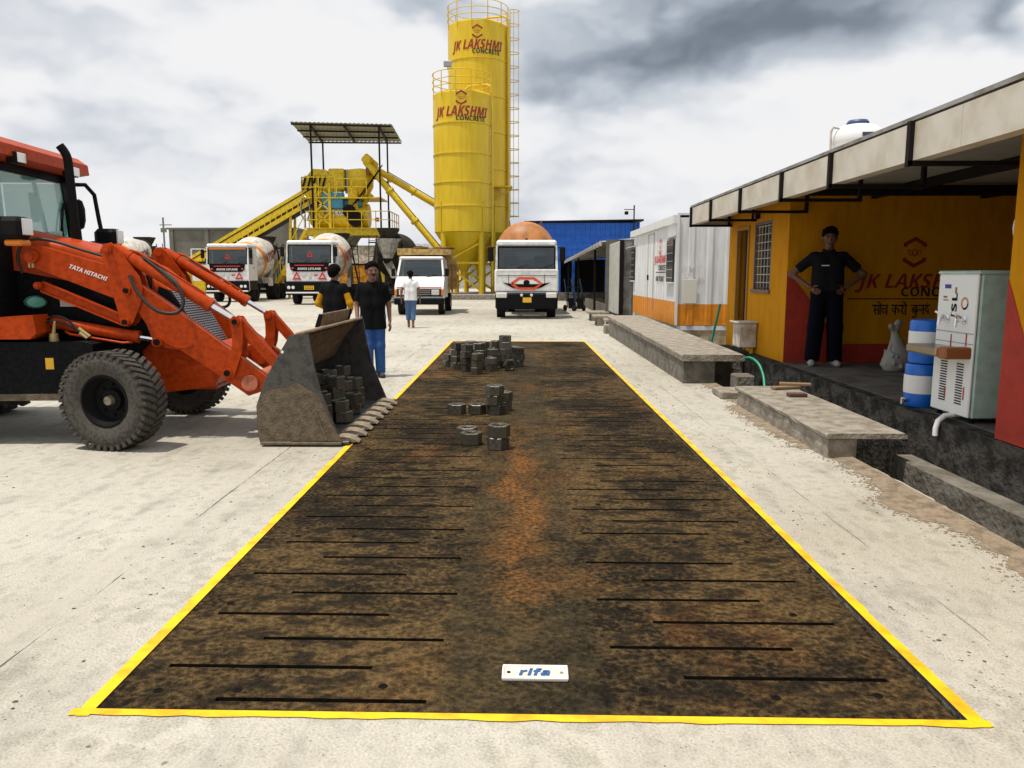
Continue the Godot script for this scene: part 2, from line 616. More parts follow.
# ---------------------------------------------------------------- materials
func make_materials() -> void:
	var grime := noise_tex(0.012, 0.72, 1.0, 6, 5, 512, 0.42)
	var fine := noise_tex(0.035, 0.8, 1.0, 6, 8, 512, 0.4)
	var dirty := noise_tex(0.010, 0.42, 1.0, 6, 15, 512, 0.45, FastNoiseLite.TYPE_SIMPLEX_SMOOTH, Color(1.0, 0.86, 0.66))
	var bump := height_tex(0.05, 5, 21)
	M.grime = grime
	M.fine = fine
	M.dirty = dirty
	M.bump = bump
	M.silo_yellow = mk(0.74, 0.52, 0.004, 0.42, 0.0, noise_tex(0.012, 0.78, 1.0, 6, 33, 512, 0.36, FastNoiseLite.TYPE_SIMPLEX_SMOOTH, Color(1, 0.9, 0.7)), 0.14)
	M.silo_yellow.uv1_scale = V(0.55, 0.06, 0.55)
	M.plant_yellow = mk(0.72, 0.51, 0.005, 0.5, 0.0, noise_tex(0.02, 0.62, 1.0, 6, 35, 512, 0.36, FastNoiseLite.TYPE_SIMPLEX_SMOOTH, Color(1, 0.88, 0.7)), 0.35)
	M.logo_red = mk(0.30, 0.012, 0.012, 0.5)
	M.logo_black = mk(0.012, 0.012, 0.014, 0.5)
	M.machine_orange = mk(0.47, 0.056, 0.007, 0.40, 0.0, noise_tex(0.02, 0.66, 1.0, 6, 41, 512, 0.36, FastNoiseLite.TYPE_SIMPLEX_SMOOTH, Color(0.9, 0.9, 0.8)), 1.3)
	M.machine_orange.clearcoat_enabled = true
	M.machine_orange.clearcoat = 0.08
	M.machine_orange.clearcoat_roughness = 0.22
	M.machine_black = mk(0.012, 0.012, 0.014, 0.42, 0.0, noise_tex(0.02, 0.5, 1.0, 6, 61), 1.6)
	M.black = mk(0.012, 0.012, 0.012, 0.55)
	M.frame_black = mk(0.018, 0.015, 0.014, 0.5, 0.0, fine, 1.0)
	M.chrome = mk(0.82, 0.82, 0.84, 0.12, 1.0)
	M.steel = mk(0.40, 0.40, 0.41, 0.35, 0.9, fine, 2.0)
	M.rubber = mk(0.028, 0.027, 0.026, 0.85, 0.0, noise_tex(0.03, 0.55, 1.6, 5, 71, 512, 0.5), 2.5, false, bump, 0.2)
	M.tyre_dust = mk(0.085, 0.080, 0.070, 0.92, 0.0, noise_tex(0.02, 0.45, 1.3, 5, 73, 512, 0.5), 2.0, false, bump, 0.25)
	M.white_paint = mk(0.78, 0.78, 0.77, 0.35, 0.0, grime, 0.8)
	M.white_dirty = mk(0.72, 0.70, 0.66, 0.45, 0.0, dirty, 0.6)
	M.orange_paint = mk(0.68, 0.20, 0.012, 0.45)
	M.red_paint = mk(0.55, 0.02, 0.014, 0.4)
	M.plate_yellow = mk(0.75, 0.42, 0.01, 0.4)
	M.lamp = mk(0.75, 0.75, 0.72, 0.1, 0.35)
	M.amber = mk(0.65, 0.18, 0.01, 0.25)
	M.windscreen = glass(0.012, 0.028, 0.036, 0.5)
	M.cab_glass = glass(0.20, 0.55, 0.46, 0.42)
	M.interior = mk(0.02, 0.021, 0.024, 0.7)
	M.tan_box = mk(0.46, 0.33, 0.10, 0.6, 0.0, dirty, 0.8)
	M.tank_brown = mk(0.50, 0.20, 0.050, 0.5, 0.0, dirty, 0.35)
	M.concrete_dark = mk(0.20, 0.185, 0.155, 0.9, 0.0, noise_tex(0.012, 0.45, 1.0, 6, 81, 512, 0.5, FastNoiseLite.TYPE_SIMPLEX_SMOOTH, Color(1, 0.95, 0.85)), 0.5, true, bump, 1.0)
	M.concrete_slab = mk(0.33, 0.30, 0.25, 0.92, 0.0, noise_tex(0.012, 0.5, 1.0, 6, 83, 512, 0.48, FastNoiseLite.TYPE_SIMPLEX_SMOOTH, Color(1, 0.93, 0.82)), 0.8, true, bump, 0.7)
	M.cement_wall = mk(0.17, 0.165, 0.14, 0.95, 0.0, noise_tex(0.01, 0.6, 1.0, 6, 87, 512, 0.45), 0.12, true)
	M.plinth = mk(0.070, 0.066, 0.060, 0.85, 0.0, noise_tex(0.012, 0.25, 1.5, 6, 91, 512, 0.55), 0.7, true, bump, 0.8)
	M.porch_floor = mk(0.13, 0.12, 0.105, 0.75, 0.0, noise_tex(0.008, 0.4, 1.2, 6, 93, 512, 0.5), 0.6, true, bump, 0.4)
	M.wall_yellow = mk(0.66, 0.29, 0.008, 0.8, 0.0, noise_tex(0.014, 0.82, 1.0, 6, 95, 512, 0.36, FastNoiseLite.TYPE_SIMPLEX_SMOOTH, Color(1, 0.9, 0.7)), 0.5, true, bump, 0.35)
	M.wall_yellow.uv1_scale = V(0.8, 0.22, 0.8)
	M.wall_red = mk(0.42, 0.032, 0.014, 0.75, 0.0, grime, 0.6, true, bump, 0.35)
	M.fascia = mk(0.62, 0.58, 0.50, 0.5, 0.0, noise_tex(0.008, 0.72, 1.0, 6, 97, 512, 0.4, FastNoiseLite.TYPE_SIMPLEX_SMOOTH, Color(1, 0.93, 0.8)), 0.5, true)
	M.ceiling = mk(0.42, 0.41, 0.38, 0.6, 0.0, grime, 0.5, true)
	M.sheet_white = mk(0.74, 0.76, 0.77, 0.45, 0.0, grime, 0.35, true)
	M.sheet_white.uv1_scale = V(0.9, 0.12, 0.9)
	M.sheet_orange = mk(0.70, 0.25, 0.010, 0.45, 0.0, grime, 0.5, true)
	M.sheet_blue = mk(0.005, 0.125, 0.58, 0.45, 0.0, grime, 0.3, true)
	M.sheet_grey = mk(0.36, 0.36, 0.35, 0.5, 0.3, dirty, 0.4, true)
	M.panel_grey = mk(0.48, 0.48, 0.44, 0.6, 0.0, grime, 0.4, true)
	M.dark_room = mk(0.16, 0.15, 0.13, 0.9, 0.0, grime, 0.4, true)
	M.deck_iron = mk(0.05, 0.046, 0.040, 0.6, 0.5, noise_tex(0.03, 0.4, 1.7, 5, 99, 512, 0.5), 3.0, false, bump, 0.2)
	M.weights = []
	for k in 4:
		var s: float = [0.75, 1.0, 1.3, 0.9][k]
		M.weights.append(mk(0.105 * s, 0.100 * s, (0.086 if k != 3 else 0.074) * s, 0.30, 0.45, noise_tex(0.02 + 0.006 * k, 0.35, 1.6, 5, 101 + k, 256, 0.5, FastNoiseLite.TYPE_SIMPLEX_SMOOTH, Color(1, 0.85, 0.65)), 3.0 + k, false, bump, 0.25))
	M.bucket = mk(0.075, 0.072, 0.066, 0.5, 0.35, noise_tex(0.012, 0.45, 1.3, 6, 111, 512, 0.5), 1.2, false, bump, 0.25)
	M.mud = mk(0.155, 0.122, 0.080, 0.9, 0.0, noise_tex(0.014, 0.5, 1.0, 6, 113, 512, 0.45), 1.5, false, bump, 0.4)
	M.rusty = mk(0.26, 0.165, 0.085, 0.75, 0.1, noise_tex(0.012, 0.45, 1.1, 6, 115, 512, 0.5, FastNoiseLite.TYPE_SIMPLEX_SMOOTH, Color(0.8, 0.9, 1.0)), 1.5, false, bump, 0.3)
	M.tooth = mk(0.33, 0.275, 0.205, 0.85, 0.0, dirty, 3.0, false, bump, 0.3)
	M.hose = mk(0.010, 0.010, 0.010, 0.6)
	M.skin = mk(0.20, 0.092, 0.055, 0.55)
	M.skin_dark = mk(0.145, 0.064, 0.038, 0.55)
	M.hair = mk(0.005, 0.004, 0.004, 0.8)
	M.cloth_black = mk(0.010, 0.010, 0.011, 0.9, 0.0, fine, 6.0)
	M.cloth_charcoal = mk(0.014, 0.014, 0.017, 0.9, 0.0, fine, 6.0)
	M.cloth_yellow = mk(0.52, 0.25, 0.012, 0.9, 0.0, fine, 6.0)
	M.cloth_white = mk(0.78, 0.78, 0.80, 0.9, 0.0, fine, 5.0)
	M.denim = mk(0.045, 0.12, 0.36, 0.9, 0.0, noise_tex(0.03, 0.55, 1.15, 5, 121, 256, 0.5), 4.0)
	M.denim_pale = mk(0.085, 0.15, 0.27, 0.9, 0.0, noise_tex(0.03, 0.6, 1.2, 5, 123, 256, 0.5), 4.0)
	M.trouser_navy = mk(0.006, 0.006, 0.012, 0.9, 0.0, fine, 6.0)
	M.cooler_white = mk(0.82, 0.85, 0.85, 0.35)
	M.cooler_side = mk(0.50, 0.66, 0.61, 0.4, 0.0, grime, 1.0)
	M.blue_plastic = mk(0.010, 0.14, 0.62, 0.35)
	M.white_plastic = mk(0.78, 0.78, 0.78, 0.4)
	M.green_hose = mk(0.01, 0.26, 0.14, 0.4)
	M.sack = mk(0.42, 0.41, 0.37, 0.85, 0.0, fine, 4.0)
	M.mixer_dark = mk(0.045, 0.040, 0.032, 0.8, 0.0, noise_tex(0.012, 0.3, 1.6, 6, 131, 512, 0.5), 0.8, false, bump, 0.5)
	M.cement_grey = mk(0.26, 0.25, 0.22, 0.9, 0.0, dirty, 0.8)
	M.roof_green = mk(0.30, 0.30, 0.17, 0.5, 0.0, grime, 0.4)
	M.chassis = mk(0.035, 0.033, 0.030, 0.8, 0.0, dirty, 1.0)
	M.motor_blue = mk(0.05, 0.28, 0.42, 0.5, 0.0, grime, 1.0)
	M.tarp = mk(0.20, 0.10, 0.04, 0.8, 0.0, dirty, 0.8)
	M.sticker = mk(0.55, 0.55, 0.52, 0.5)
	M.gold_fit = mk(0.45, 0.36, 0.16, 0.5, 0.5)
	for k in ["hair", "cloth_black", "cloth_charcoal", "cloth_yellow", "denim", "denim_pale", "trouser_navy", "rubber", "tyre_dust", "dark_room", "plinth", "interior", "black", "frame_black", "machine_black", "mixer_dark", "chassis"]:
		M[k].metallic_specular = 0.15
	M.machine_orange.metallic_specular = 0.18
	M.wall_yellow.metallic_specular = 0.2

# ---------------------------------------------------------------- ground
func shades(w: int, h: int, freq: float, oct: int, sd: int, seamless := true, type := FastNoiseLite.TYPE_SIMPLEX_SMOOTH) -> PackedByteArray:
	var nz := FastNoiseLite.new()
	nz.noise_type = type
	nz.frequency = freq
	nz.fractal_octaves = oct
	nz.fractal_gain = 0.55
	nz.seed = sd
	var im := nz.get_seamless_image(w, h) if seamless else nz.get_image(w, h)
	im.convert(Image.FORMAT_L8)
	return im.get_data()

func stretched(w: int, h: int, freq: float, oct: int, sd: int, ky: int) -> PackedByteArray:
	# noise drawn out along the height of the picture
	var nz := FastNoiseLite.new()
	nz.noise_type = FastNoiseLite.TYPE_SIMPLEX_SMOOTH
	nz.frequency = freq
	nz.fractal_octaves = oct
	nz.fractal_gain = 0.55
	nz.seed = sd
	var im := nz.get_seamless_image(w, h / ky)
	im.resize(w, h, Image.INTERPOLATE_CUBIC)
	im.convert(Image.FORMAT_L8)
	return im.get_data()

func make_ground() -> void:
	var S := 1536
	var a := shades(S, S, 0.0035, 5, 201)
	var b := shades(S, S, 0.22, 3, 202)
	var c := shades(S, S, 0.022, 4, 203)
	var st := stretched(S, S, 0.012, 4, 204, 8)
	var px := PackedByteArray()
	px.resize(S * S * 3)
	var hp := PackedByteArray()
	hp.resize(S * S)
	for i in S * S:
		var l := 0.455 + (a[i] - 128) * 0.00075 + (b[i] - 128) * 0.00085 + (c[i] - 128) * 0.0006 + (st[i] - 128) * 0.0008
		# worn patches where the grey aggregate shows through the pale dust
		var wear := smoothstep(0.56, 0.82, (c[i] * 0.45 + a[i] * 0.35 + st[i] * 0.35) / 255.0)
		l = lerpf(l, 0.27 + (b[i] - 128) * 0.0013, wear * 0.62)
		if b[i] < 52 and c[i] < 130:
			l *= 0.66
		var r := l * 1.03
		var g := l * 0.995
		var bl := l * lerpf(0.875, 0.85, wear)
		px[i * 3] = int(clampf(pow(r, 1.0 / 2.2) * 255.0, 0, 255))
		px[i * 3 + 1] = int(clampf(pow(g, 1.0 / 2.2) * 255.0, 0, 255))
		px[i * 3 + 2] = int(clampf(pow(bl, 1.0 / 2.2) * 255.0, 0, 255))
		hp[i] = clampi(int(b[i] * 0.5 + c[i] * 0.45 - wear * 30.0), 0, 255)
	var m := StandardMaterial3D.new()
	m.roughness = 0.93
	m.metallic_specular = 0.25
	m.albedo_texture = ImageTexture.create_from_image(Image.create_from_data(S, S, false, Image.FORMAT_RGB8, px))
	m.heightmap_enabled = true
	m.heightmap_texture = ImageTexture.create_from_image(Image.create_from_data(S, S, false, Image.FORMAT_L8, hp))
	m.heightmap_scale = 0.9
	m.detail_enabled = true
	m.detail_blend_mode = BaseMaterial3D.BLEND_MODE_MUL
	m.detail_uv_layer = BaseMaterial3D.DETAIL_UV_2
	m.detail_albedo = noise_tex(0.006, 0.80, 1.06, 6, 207, 1024, 0.42, FastNoiseLite.TYPE_SIMPLEX_SMOOTH, Color(1, 0.97, 0.92))
	M.ground = m
	var mb := MB.new()
	mb.use_uv = true
	var put := func(x0: float, x1: float, z0: float, z1: float) -> void:
		ground_quad(mb, V(x0, 0, z0), V(x1, 0, z0), V(x1, 0, z1), V(x0, 0, z1))
	# the pit of the weighbridge lies between x -1.475 .. 1.535, z -2.47 .. -17.62
	put.call(-260.0, -2.02, 30.0, -420.0)
	put.call(-1.98, -1.475, 30.0, -420.0)
	ground_joint(mb, -2.0)
	ground_quad(mb, V(-1.475, 0, 30), V(1.535, 0, 30), V(1.535, 0, -2.445), V(-1.475, 0, -2.495))
	ground_quad(mb, V(-1.475, 0, -17.65), V(1.535, 0, -17.595), V(1.535, 0, -420), V(-1.475, 0, -420))
	# right of it, up to the broken edge of the drain
	put.call(1.535, 1.94, 30.0, -420.0)
	put.call(1.98, 2.40, 30.0, -420.0)
	ground_joint(mb, 1.96)
	rng.seed = 5
	var z := 30.0
	var w0 := 2.82
	while z > -24.0:
		var dz := 0.09 if z < 1.0 and z > -13.0 else 0.8
		var w1 := 2.80 + sin(z * 2.1) * 0.02 + rng.randf_range(-0.016, 0.016)
		ground_quad(mb, V(2.40, 0, z), V(w0, 0, z), V(w1, 0, z - dz), V(2.40, 0, z - dz))
		mb.q(V(w0, 0, z), V(w0 + 0.02, -0.5, z), V(w1 + 0.02, -0.5, z - dz), V(w1, 0, z - dz))
		for k in 6:
			mb.u.append(Vector2(z / 8.0, 0.1 * (k % 2)))
			mb.u2.append(Vector2(z / 40.0, 0.1))
		w0 = w1
		z -= dz
	put.call(2.40, 260.0, z, -420.0)
	put.call(3.2, 260.0, 30.0, 1.2)
	struct("yard_ground", mb, m)
	# floor of the drain, below the ground
	mb = MB.new()
	mb.box(V(3.1, -0.42, 3.0), V(0.75, 0.1, 54.6))
	struct("drain_floor", mb, M.concrete_dark)
	mb = MB.new()
	mb.box(V(0.03, -0.30, -10.05), V(3.2, 0.1, 15.4))
	struct("weighbridge_pit", mb, M.concrete_dark)
	mb = MB.new()
	for sd in [-1.49, 1.55]:
		mb.box(V(sd, -0.135, -10.05), V(0.022, 0.25, 15.15))
	struct("pit_wall", mb, M.concrete_dark)

func ground_joint(mb: MB, x: float) -> void:
	# ragged joint between two pours of concrete
	rng.seed = int(absf(x) * 77)
	var nz := FastNoiseLite.new()
	nz.seed = int(absf(x) * 31)
	nz.frequency = 1.0
	var z := 30.0
	var c0 := x
	var w0 := 0.0
	while z > -420.0:
		var near := z <= 0.5 and z > -22.0
		var dz := 0.05 if near else (minf(z - 0.5, 400.0) if z > 0.5 else z + 420.0)
		var c1 := x + nz.get_noise_1d(z * 2.0) * 0.007 if near else x
		var w1 := clampf(nz.get_noise_1d(z * 1.3 + 50.0) * 0.012 + 0.002 + rng.randf_range(-0.002, 0.002), 0.0, 0.006) if near else 0.0
		var zf := z - dz
		ground_quad(mb, V(x - 0.02, 0, z), V(c0 - w0, 0, z), V(c1 - w1, 0, zf), V(x - 0.02, 0, zf))
		ground_quad(mb, V(c0 + w0, 0, z), V(x + 0.02, 0, z), V(x + 0.02, 0, zf), V(c1 + w1, 0, zf))
		if w0 > 0.0 or w1 > 0.0:
			ground_quad(mb, V(c0 - w0, 0, z), V(c0, -0.02, z), V(c1, -0.02, zf), V(c1 - w1, 0, zf))
			ground_quad(mb, V(c0, -0.02, z), V(c0 + w0, 0, z), V(c1 + w1, 0, zf), V(c1, -0.02, zf))
		c0 = c1
		w0 = w1
		z = zf

func ground_quad(mb: MB, a: Vector3, b: Vector3, c: Vector3, d: Vector3) -> void:
	# a near left, b near right, c far right, d far left
	if (b - a).cross(c - a).length() < 1e-7 or (c - a).cross(d - a).length() < 1e-7:
		if (b - a).length() + (c - d).length() < 1e-5:
			return
		var tri3 := [a, b, c] if (b - a).cross(c - a).length() >= 1e-7 else [a, c, d]
		mb.f(tri3[0], tri3[1], tri3[2])
		for p in [tri3[0], tri3[2], tri3[1]]:
			mb.u.append(Vector2(p.x / 4.7, p.z / 4.7))
			mb.u2.append(Vector2(p.x * 0.0226 + p.z * 0.006, p.z * 0.0226 - p.x * 0.006))
		return
	var P := 4.7
	var uv := func(p: Vector3) -> Vector2: return Vector2(p.x / P, p.z / P)
	mb.uvq(a, b, c, d, uv.call(a), uv.call(b), uv.call(c), uv.call(d))
	for w in [a, c, b, a, d, c]:
		mb.u2.append(Vector2(w.x * 0.0226 + w.z * 0.006, w.z * 0.0226 - w.x * 0.006))

func make_ground_marks() -> void:
	rng.seed = 77
	# yellow line painted round the weighbridge
	var ylw := mk(0.86, 0.54, 0.0, 0.6, 0.0, noise_tex(0.012, 0.80, 1.0, 6, 211, 512, 0.32, FastNoiseLite.TYPE_SIMPLEX_SMOOTH, Color(1.0, 0.5, 0.3)), 0.7, true, M.bump, 0.3)
	var sides := [
		[V(-1.503, 0.004, -2.45), V(-1.503, 0.004, -17.72), V(1, 0, 0), 0.038, 1, 0.014],
		[V(1.565, 0.004, -2.40), V(1.565, 0.004, -17.60), V(1, 0, 0), 0.038, -1, 0.012],
		[V(-1.545, 0.0045, -2.470), V(1.60, 0.0045, -2.415), V(0, 0, 1), 0.034, -1, 0.008],
		[V(-1.505, 0.0045, -17.71), V(1.57, 0.0045, -17.65), V(0, 0, 1), 0.10, 1, 0.004]]
	for s in sides:
		var mb := MB.new()
		var a: Vector3 = s[0]
		var b: Vector3 = s[1]
		var nseg := int(a.distance_to(b) / 0.08)
		var pl: Vector3
		var pr: Vector3
		for i in nseg + 1:
			var p := a.lerp(b, float(i) / nseg)
			var jl := rng.randf_range(-0.009, 0.004)
			var jr := rng.randf_range(-0.009, 0.004)
			if s[4] > 0:
				jr = s[5]
			else:
				jl = s[5]
			var l: Vector3 = p - s[2] * (s[3] * 0.5 + jl)
			var r: Vector3 = p + s[2] * (s[3] * 0.5 + jr)
			if i > 0:
				if s[2].x > 0:
					mb.q(pl, pr, r, l)
				else:
					mb.q(pr, r, l, pl)
			pl = l
			pr = r
		struct("painted_line", mb, ylw)
	# damp soil and silt washed along the edge of the drain
	var soil := mk(0.27, 0.215, 0.150, 0.95, 0.0, noise_tex(0.012, 0.5, 1.25, 6, 213, 512, 0.5), 1.0, true, height_tex(0.02, 6, 215), 3.0)
	var mb2 := MB.new()
	var nz := FastNoiseLite.new()
	nz.seed = 9
	nz.frequency = 0.9
	nz.fractal_octaves = 5
	var z := -1.0
	while z > -10.6:
		var e0 := edge_of_soil(nz, z)
		var e1 := edge_of_soil(nz, z - 0.06)
		if e0 < 2.76 and e1 < 2.76:
			var m0 := V(2.778, 0.016, z)
			var m1 := V(2.778, 0.016, z - 0.06)
			mb2.q(V(e0, 0.003, z), V(lerpf(e0, 2.78, 0.35), 0.010, z), V(lerpf(e1, 2.78, 0.35), 0.010, z - 0.06), V(e1, 0.003, z - 0.06))
			mb2.q(V(lerpf(e0, 2.78, 0.35), 0.010, z), m0, m1, V(lerpf(e1, 2.78, 0.35), 0.010, z - 0.06))
		z -= 0.06
	struct("soil_strip", mb2, soil)
	# crumbs of soil strewn past its edge
	var cm := MB.new()
	for k in 5:
		var t0 := TAU * k / 5.0
		var t1 := TAU * (k + 1) / 5.0
		cm.f(V(cos(t0), 0, sin(t0)), V(0.15, 0.7, 0.1), V(cos(t1), 0, sin(t1)))
	var sm := MultiMesh.new()
	sm.transform_format = MultiMesh.TRANSFORM_3D
	sm.mesh = cm.mesh()
	sm.instance_count = 9000
	for i in sm.instance_count:
		var cz := rng.randf_range(-10.5, -1.2)
		var ex := edge_of_soil(nz, cz) + 0.03 - absf(rng.randfn(0.0, 0.075)) + rng.randf_range(0.0, 0.10)
		var cs := 0.003 + pow(rng.randf(), 4.0) * 0.011
		sm.set_instance_transform(i, Transform3D(Basis(Vector3.UP, rng.randf() * TAU).scaled(V(cs, cs * 0.7, cs)), V(minf(ex, 2.77), 0.002, cz)))
	var si := MultiMeshInstance3D.new()
	si.name = "soil_crumbs"
	si.multimesh = sm
	si.material_override = mk(0.21, 0.165, 0.115, 0.95)
	add_child(si)
	tag(si, "crumbs of brown soil strewn along the drain edge", "soil")
	si.set_meta("kind", "stuff")
	# pebbles, crumbs of concrete and dirt on the yard: nobody could count them
	var pm := MB.new()
	for k in 6:
		var t := TAU * k / 6.0
		var t1 := TAU * (k + 1) / 6.0
		var d0 := V(cos(t), 0, sin(t)) * (1.0 + 0.25 * sin(k * 2.3))
		var d1 := V(cos(t1), 0, sin(t1)) * (1.0 + 0.25 * sin(((k + 1) % 6) * 2.3))
		pm.f(d0, V(0.1, 0.62, -0.05), d1)
	var mm := MultiMesh.new()
	mm.transform_format = MultiMesh.TRANSFORM_3D
	mm.use_colors = true
	mm.mesh = pm.mesh()
	mm.instance_count = 5200
	for i in mm.instance_count:
		var zz := -1.7 - pow(rng.randf(), 1.6) * 28.0
		var xx := rng.randf_range(-8.0, 2.75) if zz > -14 else rng.randf_range(-15.0, 2.6)
		if i % 4 != 1:
			# most lie in small clusters
			var kk := float(i / 26)
			zz = -1.7 - pow(fposmod(kk * 0.61803, 1.0), 1.5) * 22.0 + rng.randfn(0.0, 0.13)
			xx = -7.0 + fposmod(kk * 0.7548777, 1.0) * 9.7 + rng.randfn(0.0, 0.15)
		if i % 3 == 0:
			# drifts along the drain and the line
			xx = 1.68 + absf(rng.randfn(0.0, 0.10)) if i % 2 else 2.72 - absf(rng.randfn(0.0, 0.22))
		if xx > -1.6 and xx < 1.66 and zz < -2.35 and zz > -17.75:
			xx = -1.63 - absf(rng.randfn(0.0, 0.5))
		var sc := 0.0030 + pow(rng.randf(), 4.0) * 0.008
		if zz < -8:
			sc *= 1.4
		mm.set_instance_transform(i, Transform3D(Basis(Vector3.UP, rng.randf() * TAU).scaled(V(sc, sc * rng.randf_range(0.5, 1.0), sc)), V(xx, 0.0, zz)))
		var l := 0.035 + pow(rng.randf(), 1.8) * 0.25
		mm.set_instance_color(i, Color(l, l * 0.94, l * 0.82))
	var pmat := mk(1, 1, 1, 0.95)
	pmat.vertex_color_use_as_albedo = true
	var mi := MultiMeshInstance3D.new()
	mi.name = "gravel"
	mi.multimesh = mm
	mi.material_override = pmat
	add_child(mi)
	tag(mi, "loose grit and pebbles scattered over the pale yard", "gravel")
	mi.set_meta("kind", "stuff")

func edge_of_soil(nz: FastNoiseLite, z: float) -> float:
	var w := 0.16 + 0.20 * smoothstep(-0.2, 0.5, nz.get_noise_1d(z * 0.5)) + nz.get_noise_1d(z * 3.0) * 0.10 + nz.get_noise_1d(z * 14.0) * 0.06 + nz.get_noise_1d(z * 60.0) * 0.04
	if z < -6.4 and z > -9.1:
		w -= 0.02
	return 2.78 - w

# ---------------------------------------------------------------- weighbridge deck
func make_deck() -> void:
	var W := 1024
	var H := 1536
	var ns := []
	for q in [[0.7, 4, 301], [24.0, 4, 302], [4.6, 5, 303], [0.6, 5, 304], [6.0, 4, 305]]:
		var nz := FastNoiseLite.new()
		nz.noise_type = FastNoiseLite.TYPE_SIMPLEX_SMOOTH
		nz.frequency = q[0]
		nz.fractal_octaves = q[1]
		nz.fractal_gain = 0.58
		nz.seed = q[2]
		ns.append(nz)
	var na: FastNoiseLite = ns[0]
	var nb: FastNoiseLite = ns[1]
	var nc: FastNoiseLite = ns[2]
	var nr: FastNoiseLite = ns[3]
	var nst: FastNoiseLite = ns[4]
	var px := PackedByteArray()
	px.resize(W * H * 3)
	var hp := PackedByteArray()
	hp.resize(W * H)
	for y in H:
		var z := 2.0 * (exp(deck_log * (y + 0.5) / H) - 1.0)            # metres from the near end
		for x in W:
			var i := y * W + x
			var xx := 3.0 * x / W - 1.5
			var va := 0.5 + na.get_noise_2d(xx, z) * 0.8
			var vb := 0.5 + nb.get_noise_2d(xx, z * 1.05) * 0.8
			var vc := 0.5 + nc.get_noise_2d(xx, z * 1.0) * 0.8
			var vr := 0.5 + nr.get_noise_2d(xx, z * 0.8) * 0.8
			var vs := 0.5 + nst.get_noise_2d(xx * 0.7, z * 1.25) * 0.9
			var dirt := clampf(0.47 + (va - 0.5) * 1.2 + (vc - 0.5) * 0.6 + (vb - 0.5) * 0.75, 0.0, 1.0)
			# bare dark iron and oil against ochre dust
			var r := lerpf(0.014, 0.112, dirt)
			var g := lerpf(0.0098, 0.0710, dirt)
			var bl := lerpf(0.0054, 0.0275, dirt)
			# black oily scuffs drawn out across the lanes, thickest where tyres run
			var lane := exp(-pow((absf(xx - 0.03) - 0.86) / 0.34, 2.0))
			var trk := smoothstep(0.60 - 0.12 * lane, 0.78 - 0.12 * lane, vs * 0.62 + vc * 0.2 + vb * 0.22)
			r = lerpf(r, 0.010, trk * 0.85); g = lerpf(g, 0.0082, trk * 0.85); bl = lerpf(bl, 0.0055, trk * 0.85)
			# greener dark middle strip
			if absf(xx - 0.02) < 0.30 + (vb - 0.5) * 0.06 + (vc - 0.5) * 0.08:
				r = lerpf(r, 0.016 + vc * 0.038, 0.55); g = lerpf(g, 0.0140 + vc * 0.030, 0.55); bl = lerpf(bl, 0.008 + vc * 0.013, 0.55)
			# orange rust on the middle strip and scattered over the lanes
			var mid := exp(-pow((xx - 0.0 - (va - 0.5) * 0.30) / 0.12, 2.0)) * smoothstep(0.55, 1.1, z) * (1.0 - smoothstep(4.2, 5.6, z))
			var k := clampf(mid * smoothstep(0.22, 0.74, vr * 0.45 + vc * 0.35 + vb * 0.25) * 0.9 + smoothstep(0.58, 0.90, vr * 0.75 + vc * 0.18 + vb * 0.10) * 0.36, 0.0, 1.0)
			r = lerpf(r, 0.150 + vb * 0.08, k * 0.75); g = lerpf(g, 0.062 + vb * 0.032, k * 0.75); bl = lerpf(bl, 0.015 + vb * 0.008, k * 0.75)
			# a lorry tyre's print down the left lane
			var tx := (xx + 0.62 - (va - 0.5) * 0.1) / 0.11
			if absf(tx) < 1.0 and z > 1.6 and z < 5.2:
				var rib := absf(fposmod(z * 17.0 + absf(tx) * 0.9, 1.0) - 0.5)
				if rib < 0.26 and vc + vb * 0.4 > 0.62:
					r *= 0.45; g *= 0.45; bl *= 0.5
			var grain := 0.5 + vb * 0.95
			px[i * 3] = int(clampf(pow(r * grain, 1.0 / 2.2) * 255.0, 0, 255))
			px[i * 3 + 1] = int(clampf(pow(g * grain, 1.0 / 2.2) * 255.0, 0, 255))
			px[i * 3 + 2] = int(clampf(pow(bl * grain, 1.0 / 2.2) * 255.0, 0, 255))
			hp[i] = clampi(int((vb * 0.6 + vc * 0.35) * 255.0), 0, 255)
	var m := StandardMaterial3D.new()
	m.albedo_texture = ImageTexture.create_from_image(Image.create_from_data(W, H, false, Image.FORMAT_RGB8, px))
	m.heightmap_enabled = true
	m.heightmap_texture = ImageTexture.create_from_image(Image.create_from_data(W, H, false, Image.FORMAT_L8, hp))
	m.heightmap_scale = 1.8
	m.roughness = 0.8
	m.metallic_specular = 0.16
	m.detail_enabled = true
	m.detail_blend_mode = BaseMaterial3D.BLEND_MODE_MUL
	m.detail_uv_layer = BaseMaterial3D.DETAIL_UV_2
	m.detail_albedo = noise_tex(0.16, 0.12, 1.65, 4, 307, 1024, 0.45)
	var t := thing("weighbridge_deck", "long brown rusty weighbridge deck with slotted lanes inside a yellow line", "weighbridge")
	var slot_mat := mk(0.014, 0.012, 0.009, 0.9, 0.0, noise_tex(0.05, 0.3, 2.6, 4, 309, 256, 0.6), 2.0)
	slot_mat.metallic_specular = 0.1
	var pitch := 0.234
	var row := pitch * 7.0
	var z0 := -2.475
	var slot_k := 0
	var zr := z0
	var rowi := 0
